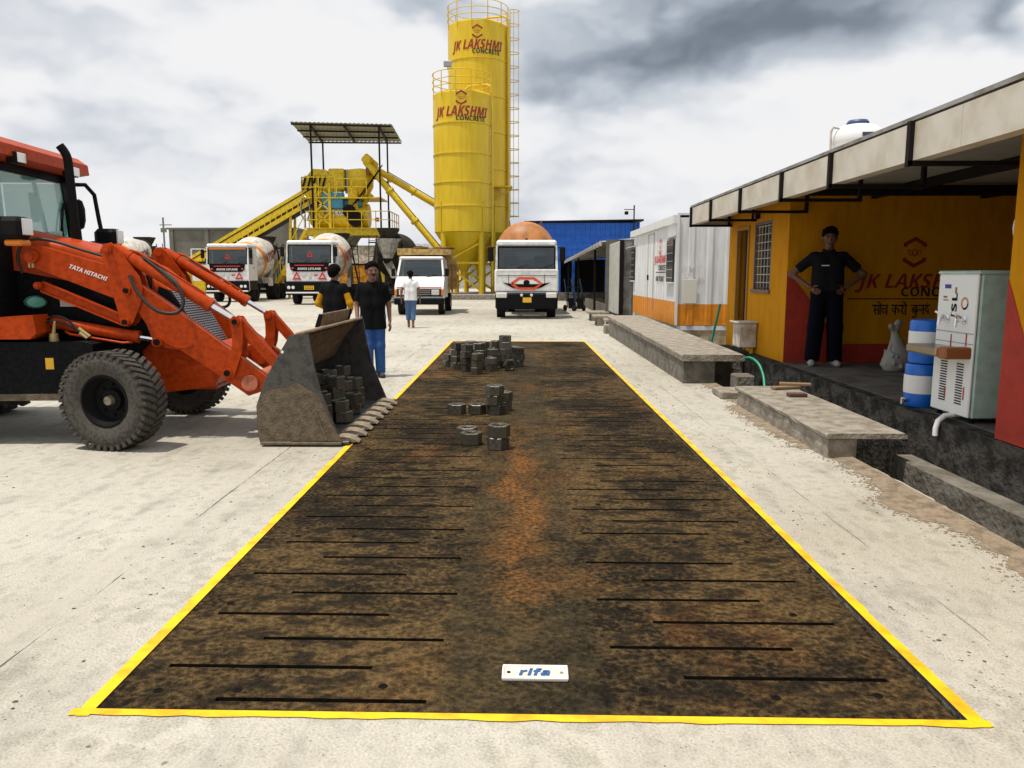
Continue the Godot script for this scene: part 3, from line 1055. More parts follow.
	while zr > -17.55:
		var ze := maxf(zr - row, -17.60)
		var slots := []
		for lane in [0, 2]:
			for k in 9:
				var sz: float = -2.50 - pitch * (rowi * 7 + k) - (0.045 if lane == 0 else 0.0)
				if sz < zr - 0.03 and sz > ze + 0.03:
					var outer := (rowi * 7 + k) % 2 == 1
					var sa := 0.0
					if lane == 0:
						sa = -1.33 if outer else -1.06
					else:
						sa = 0.61 if outer else 0.37
					slots.append([sa + rng.randf_range(-0.02, 0.02), sa + 0.765 + rng.randf_range(-0.03, 0.03), sz])
		slots.sort_custom(func(p, q): return p[2] > q[2])
		var mb := MB.new()
		var ml := []
		plate_with_slots(mb, ml, -1.466, 1.505, zr - 0.0015, ze + 0.0015, slots)
		var pl := part(t, "deck_plate", mb, m)
		for q in ml:
			part(pl, "slot_lining", q, slot_mat)
		rowi += 1
		zr = ze
	# bolts
	var bm := MB.new()
	bm.lathe([Vector2(0.018, 0.0), Vector2(0.017, 0.002), Vector2(0.013, 0.0032), Vector2(0.007, 0.0035), Vector2(0.006, 0.001), Vector2(0.0, 0.001)], 12)
	var bmesh := bm.mesh()
	var bmat := mk(0.008, 0.007, 0.006, 0.8)
	bmat.metallic_specular = 0.15
	rng.seed = 12
	for k in 11:
		var bz := -2.50 - pitch * 0.5 - 1.638 * k
		for bx in [-1.30, -0.98, -0.46, 0.50, 0.92, 1.28]:
			for s in [0.0, pitch * 3.0]:
				if s > 0 and (bx == -0.98 or bx == 0.92 or bx == -0.46):
					continue
				var zz: float = bz - s + rng.randf_range(-0.03, 0.03)
				if zz > -17.5:
					inst(t, "bolt", bmesh, bmat, Transform3D(Basis.IDENTITY, V(bx + rng.randf_range(-0.05, 0.05), 0.0, zz + 0.02 * bx)))

var deck_log := log(1.0 + 15.2 / 2.0)
func deck_point(x: float, y: float, z: float) -> Vector3:
	return V(x, y, z + 0.018 * x)     # the plates lie a touch askew

func plate_with_slots(mb: MB, linings: Array, xa: float, xb: float, zn: float, zf: float, slots: Array) -> void:
	var w := 0.013
	var dp := -0.045
	var ml := [null]
	var put := func(x0: float, x1: float, z0: float, z1: float, y: float) -> void:
		var k := [deck_point(x0, y, z0), deck_point(x1, y, z0), deck_point(x1, y, z1), deck_point(x0, y, z1)]
		var uv := []
		for p in k:
			uv.append(Vector2((p.x + 1.5) / 3.0, log(1.0 + maxf(-2.45 - p.z, 0.0) / 2.0) / deck_log))
		mb.uvq(k[0], k[1], k[2], k[3], uv[0], uv[1], uv[2], uv[3])
		for e in [0, 2, 1, 0, 3, 2]:
			mb.u2.append(Vector2(k[e].x, k[e].z) * 0.9)
	var wall := func(a: Vector3, b: Vector3) -> void:
		var k := [a, b, V(b.x, dp, b.z), V(a.x, dp, a.z)]
		ml[0].q(k[0], k[1], k[2], k[3])
	var z := zn
	for s in slots:
		ml[0] = MB.new()
		linings.append(ml[0])
		var sn: float = s[2] + w
		var sf: float = s[2] - w
		put.call(xa, xb, z, sn, 0.0)
		put.call(xa, s[0], sn, sf, 0.0)
		put.call(s[1], xb, sn, sf, 0.0)
		ml[0].q(deck_point(s[0], dp, sn), deck_point(s[1], dp, sn), deck_point(s[1], dp, sf), deck_point(s[0], dp, sf))
		wall.call(deck_point(s[0], 0, sn), deck_point(s[1], 0, sn))
		wall.call(deck_point(s[1], 0, sf), deck_point(s[0], 0, sf))
		wall.call(deck_point(s[0], 0, sf), deck_point(s[0], 0, sn))
		wall.call(deck_point(s[1], 0, sn), deck_point(s[1], 0, sf))
		z = sf
	put.call(xa, xb, z, zf, 0.0)
	# rim down into the pit
	for e in [[xa, zn, xb, zn], [xb, zn, xb, zf], [xb, zf, xa, zf], [xa, zf, xa, zn]]:
		var a := deck_point(e[0], 0, e[1])
		var b := deck_point(e[2], 0, e[3])
		mb.q(a, V(a.x, -0.10, a.z), V(b.x, -0.10, b.z), b)
		for i in 6:
			mb.u.append(Vector2(0.31, 0.07))
			mb.u2.append(Vector2(0.1 * i, 0.3))

func make_name_plate() -> void:
	var t := thing("name_plate", "small white name plate with blue letters screwed to the dark deck", "plate", V(0.07, 0.0, -2.735), -1.2)
	var mb := MB.new()
	mb.bbox(V(0, 0.006, 0), V(0.245, 0.010, 0.098), 0.003)
	part(t, "plate", mb, mk(0.72, 0.66, 0.56, 0.5, 0.0, M.fine, 3.0))
	mb = MB.new()
	for s in [-1.0, 1.0]:
		mb.bbox(V(0, 0.012, 0.046 * s), V(0.25, 0.012, 0.008), 0.003)
		mb.bbox(V(0.121 * s, 0.012, 0), V(0.008, 0.012, 0.084), 0.003)
	part(t, "rim", mb, M.white_plastic)
	for s in [-1.0, 1.0]:
		mb = MB.new()
		mb.lathe([Vector2(0.007, 0.011), Vector2(0.007, 0.014), Vector2(0.004, 0.0155), Vector2(0.0, 0.0155)], 10, V(0.1 * s, 0, 0))
		part(t, "screw", mb, M.black if s < 0 else M.steel)
	var tm := text("rifa", 0.046, 0.004)
	mb = MB.new()
	mb.bend(tm, func(p: Vector3) -> Vector3: return V(p.x * 1.15 + p.y * 0.2, 0.0135 + p.z, -p.y))
	part(t, "lettering", mb, mk(0.012, 0.10, 0.30, 0.5))

# ---------------------------------------------------------------- test weights
var weight_mesh: ArrayMesh
func make_weight_mesh() -> void:
	var mb := MB.new()
	var seg := 24
	var R := 0.101
	var H := 0.106
	# rings: [kind (0 hexagon, 1 circle), radius, height]
	var rings := [[1, 0.045, 0.0], [0, R - 0.004, 0.0], [0, R, 0.004], [0, R, H - 0.006], [0, R - 0.007, H], [1, 0.064, H], [1, 0.058, H - 0.010], [1, 0.046, H - 0.010], [1, 0.043, 0.004]]
	for j in rings.size() - 1:
		for k in seg:
			var p := []
			for e in [[j, k], [j, k + 1], [j + 1, k + 1], [j + 1, k]]:
				var t: float = TAU * e[1] / seg
				var r: float = rings[e[0]][1]
				if rings[e[0]][0] == 0:
					r *= cos(PI / 6) / cos(fposmod(t, PI / 3) - PI / 6)
				p.append(V(cos(t) * r, rings[e[0]][2], -sin(t) * r))
			mb.q(p[0], p[1], p[2], p[3])
	weight_mesh = mb.mesh()

func weight(at: Vector3, turn: float, label: String, group: String, tip := 0.0) -> void:
	var o := MeshInstance3D.new()
	o.name = numbered("hex_weight")
	o.mesh = weight_mesh
	o.material_override = M.weights[rng.randi() % 4]
	add_child(o)
	o.position = at
	o.rotation = V(tip, turn, 0)
	tag(o, label, "weight", group)

func make_weights() -> void:
	make_weight_mesh()
	rng.seed = 31
	var H := 0.1065
	var word := func(i: int, n: int) -> String:
		if n == 1: return "single"
		if i == n - 1: return "topmost"
		if i == 0: return "bottom"
		return ["", "second", "third", "fourth"][i]
	var on_deck := [
		[-0.16, -6.60, 2, "nearest two-high stack on the deck"], [-0.41, -6.79, 1, "front of the near pair left of the two-high stack"], [-0.46, -7.03, 1, "rear of the near pair left of the two-high stack"],
		[-0.235, -8.28, 3, "three-high stack in the middle of the deck"], [-0.145, -8.52, 2, "stack half hidden behind the middle three-high stack"], [-0.44, -8.31, 1, "beside the middle three-high stack"], [-0.65, -8.31, 1, "leftmost of the middle row on the deck"]]
	for s in on_deck:
		for i in s[2]:
			var lb: String = ("%s hexagonal iron weight of the %s" % [word.call(i, s[2]), s[3]]) if s[2] > 1 else "hexagonal iron weight, %s" % s[3]
			weight(V(s[0] + rng.randf_range(-0.008, 0.008), i * H + 0.002, s[1] + rng.randf_range(-0.008, 0.008)), rng.randf_range(-0.3, 0.3), lb, "weights in the middle of the deck")
	var far := [
		[-0.20, -12.55, 5, "tallest stack of the far pile"], [0.02, -12.72, 3, "right-hand end stack of the far pile"], [-0.61, -11.75, 3, "frontmost stack of the far pile"], [-0.42, -12.15, 2, "low stack beside the tallest stack in the far pile"],
		[-0.80, -12.1, 4, "front left stack of the far pile"], [-0.98, -12.42, 4, "second stack from the left end of the far pile"], [-1.13, -12.7, 2, "left end stack of the far pile"], [-0.55, -12.62, 4, "rear middle stack of the far pile"], [-0.36, -12.82, 4, "rear stack next to the tallest in the far pile"], [-0.76, -12.72, 4, "rear left stack of the far pile"], [-0.60, -12.30, 4, "inner middle stack of the far pile"], [-0.40, -12.44, 3, "inner stack left of the tallest in the far pile"], [-0.06, -12.92, 3, "rear right stack behind the tallest in the far pile"]]
	for s in far:
		for i in s[2]:
			weight(V(s[0] + rng.randf_range(-0.014, 0.014), i * H + 0.002, s[1] + rng.randf_range(-0.014, 0.014)), rng.randf_range(-0.5, 0.5), "%s hexagonal iron weight in the %s" % [word.call(i, s[2]), s[3]], "weights piled at the far end of the deck")
	weight(V(-0.13, 0.09, -12.22), 0.25, "hexagonal iron weight lying on its side before the tallest stack", "weights piled at the far end of the deck", PI / 2)

# ---------------------------------------------------------------- wheels
func tyre_mesh(r: float, w: float, rim: float, lugs: int, lug_h: float, chevron := true) -> ArrayMesh:
	# axis along z
	var mb := MB.new()
	var b := Basis(Vector3.RIGHT, PI / 2)
	var h := w * 0.5
	var s := r - lug_h
	mb.lathe([Vector2(rim, -h * 0.72), Vector2(rim + (r - rim) * 0.25, -h * 0.94), Vector2(rim + (r - rim) * 0.55, -h), Vector2(s - 0.05 * r, -h * 0.96), Vector2(s, -h * 0.78), Vector2(s, h * 0.78), Vector2(s - 0.05 * r, h * 0.96), Vector2(rim + (r - rim) * 0.55, h), Vector2(rim + (r - rim) * 0.25, h * 0.94), Vector2(rim, h * 0.72)], 40, Vector3.ZERO, b, 0.5)
	for k in lugs:
		for side in [-1.0, 1.0]:
			var t: float = TAU * (k + (0.5 if side > 0 else 0.0)) / lugs
			var e := V(cos(t), sin(t), 0)
			var tang := V(-sin(t), cos(t), 0)
			var ll := h * 0.98
			var dirn := (V(0, 0, side) + tang * (0.45 if chevron else 0.0)).normalized()
			var bs := Basis(e, dirn.cross(e).normalized() * -1.0, dirn)
			mb.box(e * (r - lug_h * 0.55) + V(0, 0, side * h * 0.5), V(lug_h * 1.1, TAU * r / lugs * 0.52, ll), bs)
			# shoulder of the lug, running down the sidewall
			mb.box(e * (r - lug_h * 1.4) + V(0, 0, side * h * 0.93) + tang * 0.22 * h, V(lug_h * 2.2, TAU * r / lugs * 0.45, h * 0.14), Basis(e, tang, V(0, 0, 1)))
	return mb.mesh()

func rim_mesh(rim: float, w: float, _dish: float) -> ArrayMesh:
	# dished wheel disc: lip at the rim, deep bowl, hub; the outer face looks along +z
	var mb := MB.new()
	var b := Basis(Vector3.RIGHT, PI / 2)
	var h := w * 0.5
	mb.lathe([Vector2(rim * 1.03, h * 0.60), Vector2(rim * 1.05, h * 0.80), Vector2(rim * 0.97, h * 0.82), Vector2(rim * 0.92, h * 0.45), Vector2(rim * 0.84, h * 0.30), Vector2(rim * 0.80, -h * 0.05), Vector2(rim * 0.45, -h * 0.10), Vector2(rim * 0.40, h * 0.16), Vector2(rim * 0.22, h * 0.22), Vector2(0.0, h * 0.22)], 32, Vector3.ZERO, b, 0.6)
	mb.lathe([Vector2(rim * 0.6, -h * 0.5), Vector2(rim * 1.03, -h * 0.7), Vector2(rim * 1.03, h * 0.6)], 32, Vector3.ZERO, b, 0.6)
	for k in 8:
		var t := TAU * k / 8.0
		mb.tube(V(cos(t) * rim * 0.60, sin(t) * rim * 0.60, -h * 0.1), V(cos(t) * rim * 0.60, sin(t) * rim * 0.60, h * 0.08), rim * 0.05, -1.0, 6)
	return mb.mesh()

var meshes := {}
func wheel(parent: Node3D, at: Vector3, r: float, w: float, rim: float, lugs: int, tyre: Material, rim_mat: Material, out := 1.0, axis_x := false, lug_h := 0.03, steer := 0.0) -> void:
	var key := "%.2f %.2f %.2f %d" % [r, w, rim, lugs]
	if not meshes.has(key):
		meshes[key] = [tyre_mesh(r, w, rim, lugs, lug_h), rim_mesh(rim, w, 0.55)]
	var o := Node3D.new()
	o.name = "wheel"
	parent.add_child(o, true)
	var bs := Basis.IDENTITY
	if axis_x:
		bs = Basis(Vector3.UP, PI / 2 if out > 0 else -PI / 2)
	elif out < 0:
		bs = Basis(Vector3.UP, PI)
	o.transform = Transform3D(Basis(Vector3.UP, deg_to_rad(steer)) * bs, at)
	inst(o, "tyre", meshes[key][0], tyre)
	inst(o, "rim", meshes[key][1], rim_mat)

# ---------------------------------------------------------------- backhoe loader
func make_loader() -> void:
	var O: Material = M.machine_orange
	var K: Material = M.machine_black
	var t := thing("backhoe_loader", "orange and black backhoe loader with its front bucket lowered at the deck", "loader", V(-3.5, 0, -7.5), 3.0)
	var mb: MB
	# wheels
	for s in [-1.0, 1.0]:
		wheel(t, V(-0.06, 0.43, 0.90 * s), 0.430, 0.29, 0.220, 40, M.tyre_dust, M.black, s, false, 0.020, -14.0)
		wheel(t, V(-2.25, 0.70, 0.92 * s), 0.70, 0.46, 0.36, 26, M.tyre_dust, M.machine_black, s, false, 0.045)
		mb = MB.new()
		var hub := Basis(Vector3.UP, deg_to_rad(-14.0)) * V(0, 0, 1)
		mb.tube(V(-0.06, 0.43, 0.90 * s) - hub * 0.04 * s, V(-0.06, 0.43, 0.90 * s) + hub * 0.075 * s, 0.05, 0.038, 12)
		part(t, "hub_cap", mb, M.tooth)
	# chassis and axle
	mb = MB.new()
	mb.bbox(V(-1.2, 0.62, 0), V(2.9, 0.34, 0.62), 0.03)
	mb.bar(V(-0.04, 0.43, -0.75), V(-0.04, 0.43, 0.75), 0.16, 0.18)
	mb.bar(V(-2.25, 0.70, -0.72), V(-2.25, 0.70, 0.72), 0.26, 0.26)
	part(t, "chassis", mb, K)
	# engine side, black
	mb = MB.new()
	mb.prism(poly([-1.20, 0.70, -0.12, 0.70, 0.12, 0.95, 0.10, 1.50, -0.45, 1.62, -1.20, 1.78]), -0.40, 0.40)
	part(t, "engine_cover", mb, K)
	# bonnet: sloping top with rounded shoulders
	mb = MB.new()
	var secs := [[-1.18, 1.93, 0.44], [-0.55, 1.80, 0.42], [0.0, 1.60, 0.37], [0.22, 1.44, 0.30], [0.27, 1.30, 0.28]]
	for i in secs.size() - 1:
		var p0: Array = secs[i]
		var p1: Array = secs[i + 1]
		var ring0 := bonnet_ring(p0)
		var ring1 := bonnet_ring(p1)
		for k in ring0.size() - 1:
			var n0 := bonnet_normal(ring0, k)
			var n0b := bonnet_normal(ring0, k + 1)
			mb.tri(ring0[k], ring1[k], ring1[k + 1], n0, n0, n0b)
			mb.tri(ring0[k], ring1[k + 1], ring0[k + 1], n0, n0b, n0b)
	var cap := bonnet_ring(secs[0])
	for k in range(1, cap.size() - 1):
		mb.f(cap[0], cap[k], cap[k + 1])
	part(t, "bonnet", mb, O)
	# sticker bars and vents on the bonnet side
	mb = MB.new()
	mb.bar(V(-1.1, 1.845, 0.36), V(-0.15, 1.655, 0.335), 0.02, 0.03)
	part(t, "bonnet_trim", mb, M.black)
	# leaning radiator grille
	var gt := Node3D.new()
	gt.name = "grille"
	t.add_child(gt)
	mb = MB.new()
	mb.prism(poly([0.16, 1.40, 0.25, 1.36, 0.56, 0.82, 0.40, 0.76, 0.05, 0.95]), -0.335, 0.335)
	part(gt, "backing", mb, M.black)
	for k in 24:
		var f := (k + 0.5) / 24.0
		var p := V(lerpf(0.275, 0.565, f), lerpf(1.36, 0.84, f), 0)
		mb = MB.new()
		mb.box(p, V(0.010, 0.012, 0.65), Basis(Vector3.BACK, 0.5))
		part(gt, "grille_bar", mb, M.steel)
	for k in 11:
		mb = MB.new()
		var zz := lerpf(-0.31, 0.31, k / 10.0)
		mb.bar(V(0.272, 1.36, zz), V(0.562, 0.84, zz), 0.010, 0.008)
		part(gt, "grille_bar", mb, M.steel)
	# orange nose frame and front plate
	for s in [-1.0, 1.0]:
		mb = MB.new()
		mb.prism(poly([-0.08, 0.92, 0.08, 0.46, 0.14, 0.40, 0.62, 0.46, 0.76, 0.70, 0.60, 0.86, 0.36, 0.86]), 0.30 * s - 0.02, 0.30 * s + 0.02)
		part(t, "nose_plate", mb, O)
	mb = MB.new()
	mb.bbox(V(0.66, 0.60, 0), V(0.05, 0.30, 0.56), 0.015, Basis(Vector3.BACK, -0.5))
	mb.bbox(V(0.36, 0.45, 0), V(0.52, 0.05, 0.56), 0.015)
	part(t, "nose_bumper", mb, O)
	mb = MB.new()
	mb.bbox(V(0.72, 0.80, 0), V(0.22, 0.10, 0.54), 0.03, Basis(Vector3.BACK, -0.55))
	part(t, "nose_cap", mb, O)
	# fuel and battery box with step, in front of the rear wheel
	mb = MB.new()
	mb.prism(poly([-1.62, 0.42, -0.52, 0.42, -0.30, 0.52, -0.28, 0.90, -0.36, 0.92, -1.62, 0.92]), 0.40, 0.74)
	part(t, "tank_box", mb, K)
	mb = MB.new()
	mb.prism(poly([-1.62, 0.40, -0.50, 0.40, -0.29, 0.51, -0.29, 0.54, -0.53, 0.46, -1.62, 0.46]), 0.395, 0.745)
	part(t, "tank_rail", mb, M.mud)
	mb = MB.new()
	mb.box(V(-0.66, 0.73, 0.742), V(0.07, 0.10, 0.004))
	part(t, "reflector", mb, M.plate_yellow)
	mb = MB.new()
	mb.tube(V(-0.66, 0.92, 0.64), V(-0.66, 0.99, 0.64), 0.04, 0.035, 10)
	mb.tube(V(-0.66, 0.99, 0.64), V(-0.64, 1.10, 0.64), 0.018, 0.012, 8)
	part(t, "filler_neck", mb, M.gold_fit)
	mb = MB.new()
	mb.prism(poly([-1.20, 0.95, -0.78, 0.95, -0.72, 1.00, -0.74, 1.16, -1.20, 1.13]), 0.56, 0.80)
	part(t, "fender", mb, O)
	# small fittings on the black side
	mb = MB.new()
	mb.lathe([Vector2(0.0, 0.0), Vector2(0.075, 0.01), Vector2(0.08, 0.05), Vector2(0.06, 0.09), Vector2(0.0, 0.10)], 14, V(-0.93, 1.26, 0.40), Basis(Vector3.RIGHT, PI / 2) * Basis(Vector3.FORWARD, 0.5).scaled(V(1.25, 1, 0.75)))
	part(t, "washer_bottle", mb, mk(0.10, 0.36, 0.29, 0.4))
	mb = MB.new()
	mb.box(V(-0.62, 1.27, 0.404), V(0.17, 0.105, 0.004))
	mb.box(V(-0.98, 1.67, 0.404), V(0.12, 0.05, 0.004))
	part(t, "notice_sticker", mb, M.sticker)
	mb = MB.new()
	for k in 2:
		mb.bar(V(-0.43 + 0.035 * k, 1.39, 0.43), V(-0.43 + 0.035 * k, 1.46, 0.43), 0.015)
		mb.bar(V(-0.86 + 0.03 * k, 1.57, 0.56), V(-0.86 + 0.03 * k, 1.66, 0.56), 0.018)
	part(t, "hose_clamp", mb, M.gold_fit)
	# loader arms, both sides
	for s in [1.0, -1.0]:
		var zc := 0.50 if s > 0 else -0.62
		var arm := Node3D.new()
		arm.name = "loader_arm"
		t.add_child(arm, true)
		mb = MB.new()
		mb.prism(poly([-0.90, 1.70, -0.86, 1.755, -0.78, 1.765, -0.18, 1.585, -0.10, 1.33, -0.16, 1.30, -0.82, 1.565, -0.89, 1.61]), zc - 0.05, zc + 0.05)
		part(arm, "upper_beam", mb, O)
		mb = MB.new()
		mb.prism(poly([-0.02, 1.48, 0.08, 1.42, 0.30, 1.26, 1.17, 0.575, 1.15, 0.45, 1.00, 0.40, 0.62, 0.68, 0.40, 0.83, 0.28, 0.845, 0.17, 0.90, 0.12, 1.06, 0.0, 1.26]), zc - 0.05, zc + 0.05)
		part(arm, "lower_beam", mb, O)
		# raised stiffener on the outer face
		mb = MB.new()
		var ln := []
		for k in 10:
			var a := 3.5 + k * 0.20
			ln.append(Vector2(0.42 + cos(a) * 0.20, 1.02 + sin(a) * 0.17))
		mb.strip(ln, 0.012, zc + s * 0.05, zc + s * 0.058)
		part(arm, "stiffener", mb, O)
		mb = MB.new()
		for o in [0.055, -0.075]:
			mb.prism(poly([-0.235, 1.72, -0.20, 1.775, -0.14, 1.79, -0.09, 1.75, 0.09, 1.49, 0.115, 1.38, 0.09, 1.25, 0.01, 1.08, -0.03, 1.045, -0.08, 1.05, -0.105, 1.09, -0.12, 1.20]), zc + s * o, zc + s * o + 0.02)
		part(arm, "knee_plate", mb, O)
		# pins
		for pn in [[-0.83, 1.665, 0.062], [-0.165, 1.735, 0.045], [-0.02, 1.365, 0.040], [-0.05, 1.085, 0.040], [0.83, 0.62, 0.048], [0.92, 1.085, 0.042], [-0.79, 1.41, 0.035], [0.22, 0.905, 0.05]]:
			mb = MB.new()
			mb.tube(V(pn[0], pn[1], zc - 0.105), V(pn[0], pn[1], zc + 0.105), pn[2] * 0.92, -1.0, 16)
			part(arm, "pin", mb, O)
			mb = MB.new()
			mb.tube(V(pn[0], pn[1], zc + s * 0.105), V(pn[0], pn[1], zc + s * 0.120), pn[2] * 0.6, -1.0, 8)
			part(arm, "pin_bolt", mb, M.machine_black if pn[0] > -0.1 else O)
		# level link
		mb = MB.new()
		mb.bar(V(-0.79, 1.41, zc + s * 0.02), V(-0.05, 1.085, zc + s * 0.02), 0.03, 0.085)
		for o in [-0.042, 0.042]:
			var dn: Vector3 = V(0.325, 0.74, 0).normalized() * o
			mb.bar(V(-0.77, 1.40, zc + s * 0.04) + dn, V(-0.08, 1.097, zc + s * 0.04) + dn, 0.045, 0.012)
		part(arm, "level_link", mb, O)
		# lift ram
		mb = MB.new()
		mb.tube(V(-0.78, 1.085, zc), V(0.02, 0.945, zc), 0.052, -1.0, 16)
		mb.tube(V(-0.02, 0.952, zc), V(0.03, 0.943, zc), 0.058, -1.0, 16)
		mb.path([V(-0.60, 1.0, zc + s * 0.05), V(-0.56, 0.975, zc + s * 0.055), V(-0.1, 0.895, zc + s * 0.055), V(-0.02, 0.90, zc + s * 0.04)], 0.012, 6)
		part(arm, "lift_ram", mb, O)
		mb = MB.new()
		mb.tube(V(0.03, 0.943, zc), V(0.19, 0.915, zc), 0.026, -1.0, 14)
		part(arm, "lift_rod", mb, M.chrome)
		# tilt ram
		var ra := V(-0.13, 1.735, zc)
		var rb := V(0.915, 1.085, zc)
		mb = MB.new()
		mb.tube(ra, ra.lerp(rb, 0.78), 0.056, -1.0, 16)
		mb.tube(ra.lerp(rb, 0.745), ra.lerp(rb, 0.785), 0.064, -1.0, 16)
		mb.tube(ra.lerp(rb, 0.10), ra.lerp(rb, 0.12), 0.062, -1.0, 16)
		mb.path([ra.lerp(rb, 0.12) + V(0, 0.07, 0), ra.lerp(rb, 0.16) + V(0.03, 0.075, 0), ra.lerp(rb, 0.70) + V(0.03, 0.062, 0), ra.lerp(rb, 0.73) + V(0, 0.05, 0)], 0.012, 6)
		part(arm, "tilt_ram", mb, O)
		mb = MB.new()
		mb.tube(ra.lerp(rb, 0.78), rb, 0.028, -1.0, 14)
		part(arm, "tilt_rod", mb, M.chrome)
		# curved guide link and push link down to the bucket
		mb = MB.new()
		for o in [-0.085, 0.06]:
			mb.prism(poly([0.87, 1.10, 0.90, 1.135, 0.95, 1.13, 0.975, 1.09, 0.985, 0.96, 0.965, 0.80, 0.915, 0.66, 0.88, 0.575, 0.82, 0.57, 0.785, 0.62, 0.845, 0.74, 0.885, 0.88, 0.885, 1.0]), zc + o, zc + o + 0.028)
		part(arm, "guide_link", mb, O)
		mb = MB.new()
		mb.bar(V(0.93, 1.085, zc + 0.02), V(1.33, 0.60, zc + 0.02), 0.03, 0.09)
		mb.bar(V(0.93, 1.085, zc - 0.03), V(1.33, 0.60, zc - 0.03), 0.03, 0.09)
		part(arm, "push_link", mb, O)
		# hydraulic hoses
		mb = MB.new()
		mb.path(curvy([V(-0.93, 1.52, zc + s * 0.06), V(-0.95, 1.68, zc + s * 0.07), V(-0.88, 1.80, zc + s * 0.05), V(-0.72, 1.815, zc), V(-0.40, 1.72, zc), V(-0.12, 1.635, zc)]), 0.014, 8)
		part(arm, "hydraulic_hose", mb, M.hose)
		mb = MB.new()
		mb.path(curvy([V(0.02, 1.50, zc + s * 0.10), V(0.10, 1.34, zc + s * 0.13), V(0.26, 1.19, zc + s * 0.15), V(0.42, 1.17, zc + s * 0.13), V(0.475, 1.26, zc + s * 0.10), V(0.42, 1.42, zc + s * 0.07), V(0.25, 1.56, zc), V(0.08, 1.66, zc)]), 0.016, 8)
		part(arm, "hydraulic_hose", mb, M.hose)
		mb = MB.new()
		mb.path([V(0.12, 1.66, zc + s * 0.02), V(0.30, 1.52, zc + s * 0.05), V(0.42, 1.40, zc + s * 0.06)], 0.014, 6)
		part(arm, "hydraulic_hose", mb, M.hose)
		mb = MB.new()
		mb.path(curvy([V(-0.74, 1.10, zc + s * 0.08), V(-0.66, 1.14, zc + s * 0.10), V(-0.56, 1.11, zc + s * 0.09), V(-0.47, 1.0, zc + s * 0.08)]), 0.011, 8)
		part(arm, "hydraulic_hose", mb, M.hose)
		mb = MB.new()
		mb.path(curvy([V(-0.82, 1.0, zc + s * 0.10), V(-0.74, 1.08, zc + s * 0.12), V(-0.62, 1.09, zc + s * 0.12), V(-0.50, 1.03, zc + s * 0.08)]), 0.010, 8)
		part(arm, "hydraulic_hose", mb, M.hose)
		mb = MB.new()
		mb.tube(V(-0.47, 1.03, zc + s * 0.075), V(-0.38, 0.955, zc + s * 0.07), 0.016, -1.0, 8)
		mb.tube(V(-0.46, 0.99, zc + s * 0.085), V(-0.40, 0.94, zc + s * 0.08), 0.016, -1.0, 8)
		part(arm, "hose_fitting", mb, M.gold_fit)
		if s > 0:
			mb = MB.new()
			var tm := text("TATA HITACHI", 0.036, 0.003)
			mb.bend(tm, func(p: Vector3) -> Vector3:
				var q := Vector2(p.x * 1.02 + p.y * 0.22, p.y).rotated(-0.345)
				return V(-0.36 + q.x, 1.525 + q.y, zc + 0.052 + p.z))
			part(arm, "lettering", mb, M.white_plastic)
	# cross tube between the arms
	mb = MB.new()
	mb.tube(V(0.62, 0.78, -0.62), V(0.62, 0.78, 0.50), 0.07, -1.0, 16)
	mb.tube(V(1.02, 0.52, -0.70), V(1.02, 0.52, 0.58), 0.075, -1.0, 16)
	part(t, "cross_tube", mb, mk(0.55, 0.16, 0.09, 0.6, 0.0, M.dirty, 2.0))
	# bucket
	make_bucket(t)
	# cab
	make_cab(t)
	# weights lying in the bucket
	rng.seed = 63
	var tr := t.transform
	var piles := [[1.60, 0.30, 3, "nearest front stack"], [1.40, 0.36, 3, "nearest rear stack"], [1.72, 0.06, 2, "low stack second from the near side"], [1.50, 0.10, 3, "middle stack behind the low stack"], [1.36, -0.12, 3, "rear stack left of the middle"], [1.62, -0.18, 4, "front stack with one weight jutting out"], [1.42, -0.36, 4, "rear stack in the centre"], [1.72, -0.42, 2, "low front stack in the centre"], [1.58, -0.62, 3, "front stack right of the centre"], [1.40, -0.72, 4, "rear stack towards the far side"], [1.66, -0.88, 3, "front stack towards the far side"], [1.46, -1.08, 4, "far end stack"]]
	for s in piles:
		for i in s[2]:
			var w: String = "topmost" if i == s[2] - 1 else (["bottom", "second", "third"][i])
			weight(tr * bucket_turn() * V(s[0] + rng.randf_range(-0.02, 0.02), 0.062 + i * 0.1065, s[1] + rng.randf_range(-0.02, 0.02)), rng.randf_range(-0.6, 0.6), "%s dark hexagonal weight in the loader bucket, %s" % [w, s[3]], "weights carried in the loader bucket")

func bonnet_ring(p: Array) -> Array:
	var r := []
	var hw: float = p[2]
	var y: float = p[1]
	for q in [[1.0, -0.36], [1.0, -0.12], [0.97, -0.06], [0.86, -0.018], [0.5, 0.0], [0.0, 0.012], [-0.5, 0.0], [-0.86, -0.018], [-0.97, -0.06], [-1.0, -0.12], [-1.0, -0.36]]:
		r.append(V(p[0], y + q[1], hw * q[0]))
	return r

func bonnet_normal(ring: Array, k: int) -> Vector3:
	var a: Vector3 = ring[maxi(k - 1, 0)]
	var b: Vector3 = ring[mini(k + 1, ring.size() - 1)]
	var d := b - a
	var n := V(0, -d.z, d.y).normalized()
	return (n + V(0.22, 0, 0)).normalized()

